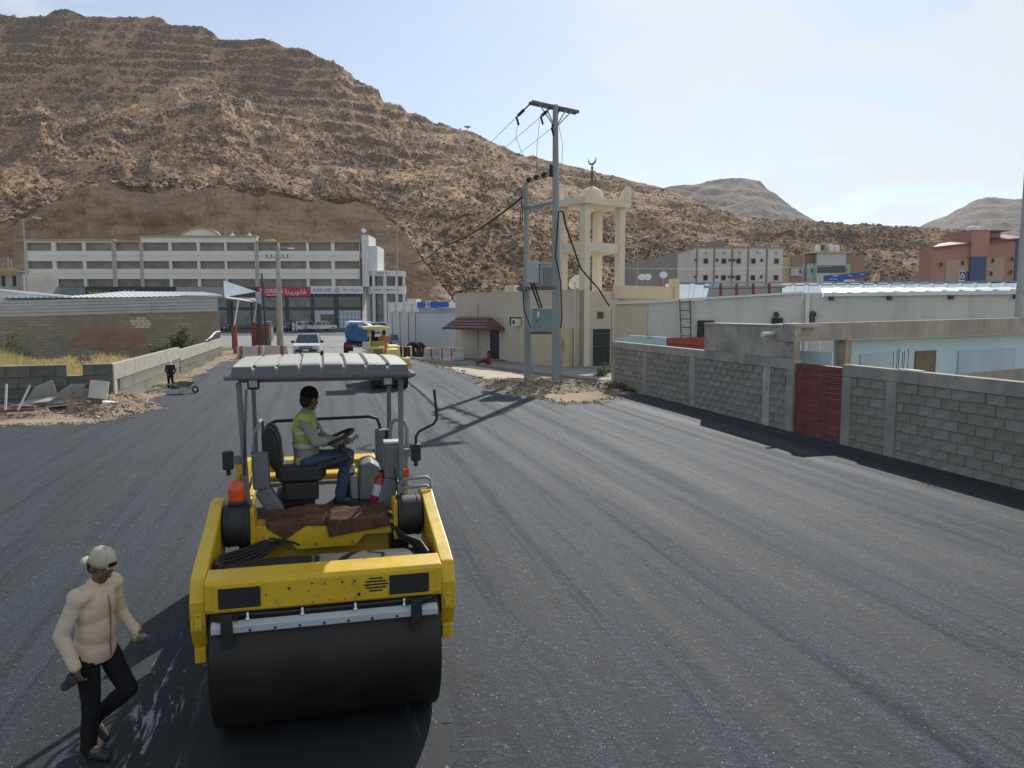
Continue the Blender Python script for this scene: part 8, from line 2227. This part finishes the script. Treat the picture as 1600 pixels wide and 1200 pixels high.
def bush(name, label, P, r, h, n, m, seed=0, cat='bush', leaf=.07, group=None, up=0.0, trunk=.25):
    t = thing(name, label, cat, P, 0, group); rg = np.random.default_rng(seed)
    nb_ = max(5, n // 60); br = rg.normal(0, 1, (nb_, 3)); br /= np.linalg.norm(br, axis=1)[:, None]; br[:, 2] = np.abs(br[:, 2]) * .9 + .1
    tips = br * np.array([r, r, h]) * rg.uniform(.45, 1.0, (nb_, 1)); tips[:, 2] += h * up
    q = MB()
    for k in range(nb_):
        a = Vector((0, 0, 0)); b = Vector(tips[k]); mid = a.lerp(b, .5) + Vector((0, 0, .12 * h)); q.tube([a, mid, b], [.022 * r + .008, .012, .006], 4)
    tag(q.build('branches', M_stem, t), kind='stuff')
    c = tips[rg.integers(0, nb_, n)] * rg.uniform(.55, 1.08, (n, 1)) + rg.normal(0, .13 * r, (n, 3)); c[:, 2] = np.maximum(c[:, 2], .02)
    d1_ = rg.normal(0, 1, (n, 3)); d1_ /= np.linalg.norm(d1_, axis=1)[:, None]; d2 = np.cross(d1_, rg.normal(0, 1, (n, 3))); d2 /= np.linalg.norm(d2, axis=1)[:, None]
    L = leaf * rg.uniform(.6, 1.5, (n, 1)); V4 = np.stack([c - d1_ * L, c + d2 * L * .45, c + d1_ * L, c - d2 * L * .45], 1)
    o = np_mesh('foliage', V4.reshape(-1, 3), np.arange(n * 4).reshape(n, 4), m, False, t); tag(o, kind='stuff')
    return t
def pt(px, d): v = D(px, 500, d); v.z = 0; return v
bush('shrub', 'green shrub against the block building, left of the taller one', pt(255, 58.5), 1.3, 1.6, 900, M_leaf, 1, leaf=.10, group='green shrubs by the block building')
bush('shrub', 'tallest green shrub against the block building near its right end', pt(281, 59), 1.2, 2.7, 800, M_leaf, 2, leaf=.10, up=.15, group='green shrubs by the block building')
bush('shrub', 'dark low shrub at the left edge before the block building', pt(14, 53), 1.9, 1.9, 900, M_leaf, 3, leaf=.10)
bush('shrub', 'pale grey shrub in the dry grass below the red paint', pt(131, 48), .9, 1.1, 500, M_leafg, 4, leaf=.07)
bush('weed', 'yellow green weed at the far end of the block wall beside the barred door', G(944, 592) + Vector((0, .5, 0)), .55, .85, 700, M_leafy, 5, leaf=.05)
bush('weed', 'low grey weeds along the foot of the block wall end', wall_pt(1.8, .45, .08), .7, .28, 500, M_leafg, 6, leaf=.045)
bush('weed', 'small low weed at the block wall foot nearer the road', wall_pt(3.0, .35, .05), .5, .2, 300, M_leaf, 16, leaf=.04)
bush('tree', 'green tree crown seen between the posts of the prayer tower', pt(936, 72), 2.2, 3.4, 1800, leaf_mat('tree_leaf', (.075, .10, .028), (.12, .145, .045)), 7, 'tree', .13, up=.45)
vr = HILL[0]; pxs = HILL[3]
def hill_pt(px, row):
    i = int(np.argmin(np.abs(pxs - px))); return Vector(vr[i, row])
ac_ = thing('acacia_tree', 'small flat topped tree alone on the hill skyline', 'tree', hill_pt(731, 428) - Vector((0, 0, .3)))
q = MB(); q.tube([(0, 0, 0), (.3, 0, 1.8), (-.1, .1, 3.0)], [.22, .16, .1], 6); q.tube([(.25, 0, 1.7), (1.4, 0, 3.0)], [.12, .06], 5); q.tube([(.2, 0, 1.8), (-1.6, 0, 3.1)], [.12, .06], 5); q.build('trunk', M_stem, ac_)
rg = np.random.default_rng(9); n = 160; c = np.stack([rg.uniform(-1.9, 1.9, n), rg.uniform(-1.5, 1.5, n), 2.9 + rg.normal(0, .16, n)], -1); d1_ = rg.normal(0, .2, (n, 3)); d2 = rg.normal(0, .2, (n, 3))
np_mesh('crown', np.stack([c - d1_, c + d2, c + d1_, c - d2], 1).reshape(-1, 3), np.arange(n * 4).reshape(n, 4), M_leaf, False, ac_)
for px, row, r, lab in ((675, 120, 2.2, 'olive bush on the lower hillside above the rounded corner shopfront'), (516, 90, 2.0, 'small green bush on the slope edge above the stair tower')):
    bush('hill_bush', lab, hill_pt(px, row), r, r * .8, 500, M_leafy, px, leaf=.3)
bush('hill_bush', 'green bush on the earth bank above the shaped gable', D(378, 354, 200), 1.6, 1.4, 300, M_leaf, 378, leaf=.25)
# tall dry grass inside the left yard
def grass(name, label, region, n, hgt, m, seed):
    rg = np.random.default_rng(seed); u = rg.random(n); px = region[0] + (region[1] - region[0]) * rg.random(n) ** 1.3; d = region[2] + (region[3] - region[2]) * rg.random(n)
    x = (px - 800) / 1200 * d; cl_ = fbm(x * .5, d * .5, 3, seed); keep = rg.random(n) < np.clip(cl_ * 2.6 - .5, .1, 1); x, d, px, cl_ = x[keep], d[keep], px[keep], cl_[keep]; n = len(x)
    h = hgt * (.5 + cl_) * rg.uniform(.5, 1.1, n) * np.interp(px, [region[0], region[0] + (region[1] - region[0]) * .4, region[1]], [1.15, .8, .35])
    a = rg.random(n) * 6.28; w = .014 + .016 * rg.random(n); lean = rg.normal(0, .22, (n, 2)) * h[:, None]
    b0 = np.stack([x - np.cos(a) * w, d - np.sin(a) * w, 0 * x], -1); b1 = np.stack([x + np.cos(a) * w, d + np.sin(a) * w, 0 * x], -1)
    m0 = np.stack([x - np.cos(a) * w * .8 + lean[:, 0] * .4, d - np.sin(a) * w * .8 + lean[:, 1] * .4, h * .6], -1); m1 = m0 + np.stack([np.cos(a), np.sin(a), 0 * a], -1) * w[:, None] * 1.6
    tp = np.stack([x + lean[:, 0] * 1.2, d + lean[:, 1] * 1.2, h], -1)
    V5 = np.stack([b0, b1, m1, m0, tp], 1).reshape(-1, 3); k = (np.arange(n) * 5)[:, None]
    F = np.concatenate([k + np.array([[0, 1, 2]]), k + np.array([[0, 2, 3]]), k + np.array([[3, 2, 4]])], 0)
    tag(np_mesh(name, V5, F, m), label, None, None, 'stuff')
M_gr = leaf_mat('dry_grass', (.50, .40, .17), (.62, .50, .24)); M_gr2 = leaf_mat('greenish_grass', (.30, .28, .10), (.42, .36, .14))
grass('dry_grass', 'tall dry yellow grass inside the left yard', (-60, 150, 33, 50), 16000, 1.15, M_gr, 3)
grass('dry_grass', 'greener weeds among the dry grass of the left yard', (-60, 60, 40, 52), 5000, 1.5, M_gr2, 8)
grass('dry_grass', 'sparse dry grass along the inside of the ribbed wall', (100, 300, 36, 58), 5000, .6, M_gr, 12)
# plastic roll on the wall end, logs on the verge
ro = thing('plastic_roll', 'roll of black and white plastic sheet lying on the far end of the ribbed wall', 'roll', lwall_pt(LLEN - 6.0, -.1, 1.46), lrz)
for k, (z, o_, m) in enumerate(((.10, 0, M_rubber), (.16, .08, M_white), (.24, -.02, M_rubber), (.30, .02, M_white))):
    q = MB(); q.tube([(-2.2 + .4 * k, o_, z * .4), (.5, o_, z), (2.6 + .3 * k, o_ + .05, z + .25), (4.8, o_ - .1, z + .28)], .07, 7); q.build('sheet_fold', m, ro)
# water spilled by the roller: thin wet streaks and pools on the asphalt
M_wet = NT('water_film'); nw = M_wet.noise(14, 4, .6); M_wet.bump(nw, .25, .006); M_wet = M_wet.done(M_wet.mix(nw, (.05, .055, .06, 1), (.30, .31, .32, 1)), M_wet.ramp(nw, .3, .7, .15, .45), 0, .6)
M_shade_damp = NT('shade_damp_asphalt'); nd_ = M_shade_damp.noise(40, 4, .7); M_shade_damp.bump(nd_, .6, .01)  # damp asphalt, coloured darker still to deepen the roller's shadow
dl = M_shade_damp.coords((1, 1, 1), (0, 0, -ROAD_ROT)); dm_ = M_shade_damp.n.new('ShaderNodeMapping'); dm_.inputs['Scale'].default_value = (5.5, 1.1, 1); M_shade_damp.l.new(dl, dm_.inputs[0])
ds = M_shade_damp.noise(1.0, 7, .72, dm_.outputs[0], .6); dz_ = M_shade_damp.n.new('ShaderNodeSeparateXYZ'); M_shade_damp.l.new(dl, dz_.inputs[0])
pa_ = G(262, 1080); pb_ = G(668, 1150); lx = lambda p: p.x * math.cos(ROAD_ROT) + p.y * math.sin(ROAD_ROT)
def zone(x, w): return M_shade_damp.ramp(M_shade_damp.math('ABSOLUTE', M_shade_damp.math('SUBTRACT', dz_.outputs[0], x)), w, w * .25)
wet_ = M_shade_damp.math('MULTIPLY', M_shade_damp.ramp(ds, .535, .60), M_shade_damp.math('MAXIMUM', zone(lx(pa_), .42), zone(lx(pb_), .16)))
M_shade_damp = M_shade_damp.done(M_shade_damp.mix(wet_, M_shade_damp.mix(nd_, (.006, .008, .010, 1), (.018, .021, .025, 1)), M_shade_damp.mix(nd_, (.06, .065, .07, 1), (.34, .36, .38, 1))), M_shade_damp.ramp(wet_, 0, 1, .8, .3), 0, .45)
def streaks(name, label, items, m, z, seed):
    r = random.Random(seed); q = MB(); rd_ = Vector((-math.sin(ROAD_ROT), math.cos(ROAD_ROT), 0)); sd = Vector((rd_.y, -rd_.x, 0))
    for P, L, W in items:
        n = 16; pts_ = []
        for i in range(n):
            a = 2 * math.pi * i / n; k = r.uniform(.55, 1.25); p = P + rd_ * L * math.cos(a) * k + sd * W * math.sin(a) * k; pts_.append((p.x, p.y, z))
        q.add(pts_, [tuple(range(n))])
    o = q.build(name, m); 
    for p in o.data.polygons:
        if p.normal.z < 0: p.flip()
    return tag(o, label, None, None, 'stuff')
rs = random.Random(44); it = []
for k in range(40): it.append((G(rs.uniform(120, 330), rs.uniform(740, 900)), rs.uniform(.01, .05), rs.uniform(.004, .012)))
streaks('water_spill', 'thin streaks of spilled water on the asphalt beside the roller drum', it, M_wet, .053, 1)

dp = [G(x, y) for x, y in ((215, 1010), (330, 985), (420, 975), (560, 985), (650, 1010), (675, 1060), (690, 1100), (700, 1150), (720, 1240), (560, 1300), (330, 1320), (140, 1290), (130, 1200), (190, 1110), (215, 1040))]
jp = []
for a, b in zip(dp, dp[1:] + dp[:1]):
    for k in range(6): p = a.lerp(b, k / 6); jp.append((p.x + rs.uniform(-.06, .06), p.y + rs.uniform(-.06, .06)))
sheet('shade_damp_patch', jp, .049, M_shade_damp, 'damp asphalt with the roller shadow darkened into its colour', 'structure')  # spray damp and painted-in shadow in one sheet under the drum

# loose chippings and dust spilled where the asphalt meets the dirt
def edge_litter(pts, n, spread, seed):
    r = np.random.default_rng(seed); P = np.array(pts); k = r.integers(0, len(P) - 1, n); t_ = r.random((n, 1)); p = P[k] * (1 - t_) + P[k + 1] * t_ + r.normal(0, spread, (n, 2))
    iv, if_ = ico(); sz = .012 * (.06 / .012) ** (r.random(n) ** 2.5); mv = iv[None] * (1 + (r.random((n, 12, 3)) - .5) * .8) * sz[:, None, None]
    V = mv + np.concatenate([p, np.full((n, 1), .05)], 1)[:, None, :]; return V.reshape(-1, 3), if_[None] + (np.arange(n) * 12)[:, None, None]
Va, Fa = edge_litter(lf, 1800, .22, 1); Vb, Fb = edge_litter(fine, 2200, .28, 2)
tag(np_mesh('gravel', np.concatenate([Va, Vb]), np.concatenate([Fa.reshape(-1, 3), Fb.reshape(-1, 3) + len(Va)]), M_rub), 'loose chippings along the ragged edges of the new asphalt', None, None, 'stuff')

# the dusty air: one closed box of even haze round the whole place
M_haze = bpy.data.materials.new('haze_air'); M_haze.use_nodes = True
hn = M_haze.node_tree; hn.nodes.clear(); ho = hn.nodes.new('ShaderNodeOutputMaterial'); hv = hn.nodes.new('ShaderNodeVolumePrincipled')
hv.inputs['Color'].default_value = (.86, .90, .95, 1); hv.inputs['Density'].default_value = .00010; hv.inputs['Anisotropy'].default_value = .35
hn.links.new(hv.outputs[0], ho.inputs['Volume'])
hz_ = MB().span((-4100, -420, -3.0), (4100, 4600, 420)).build('haze', M_haze)
tag(hz_, 'thin dusty haze in the air', None, None, 'stuff')
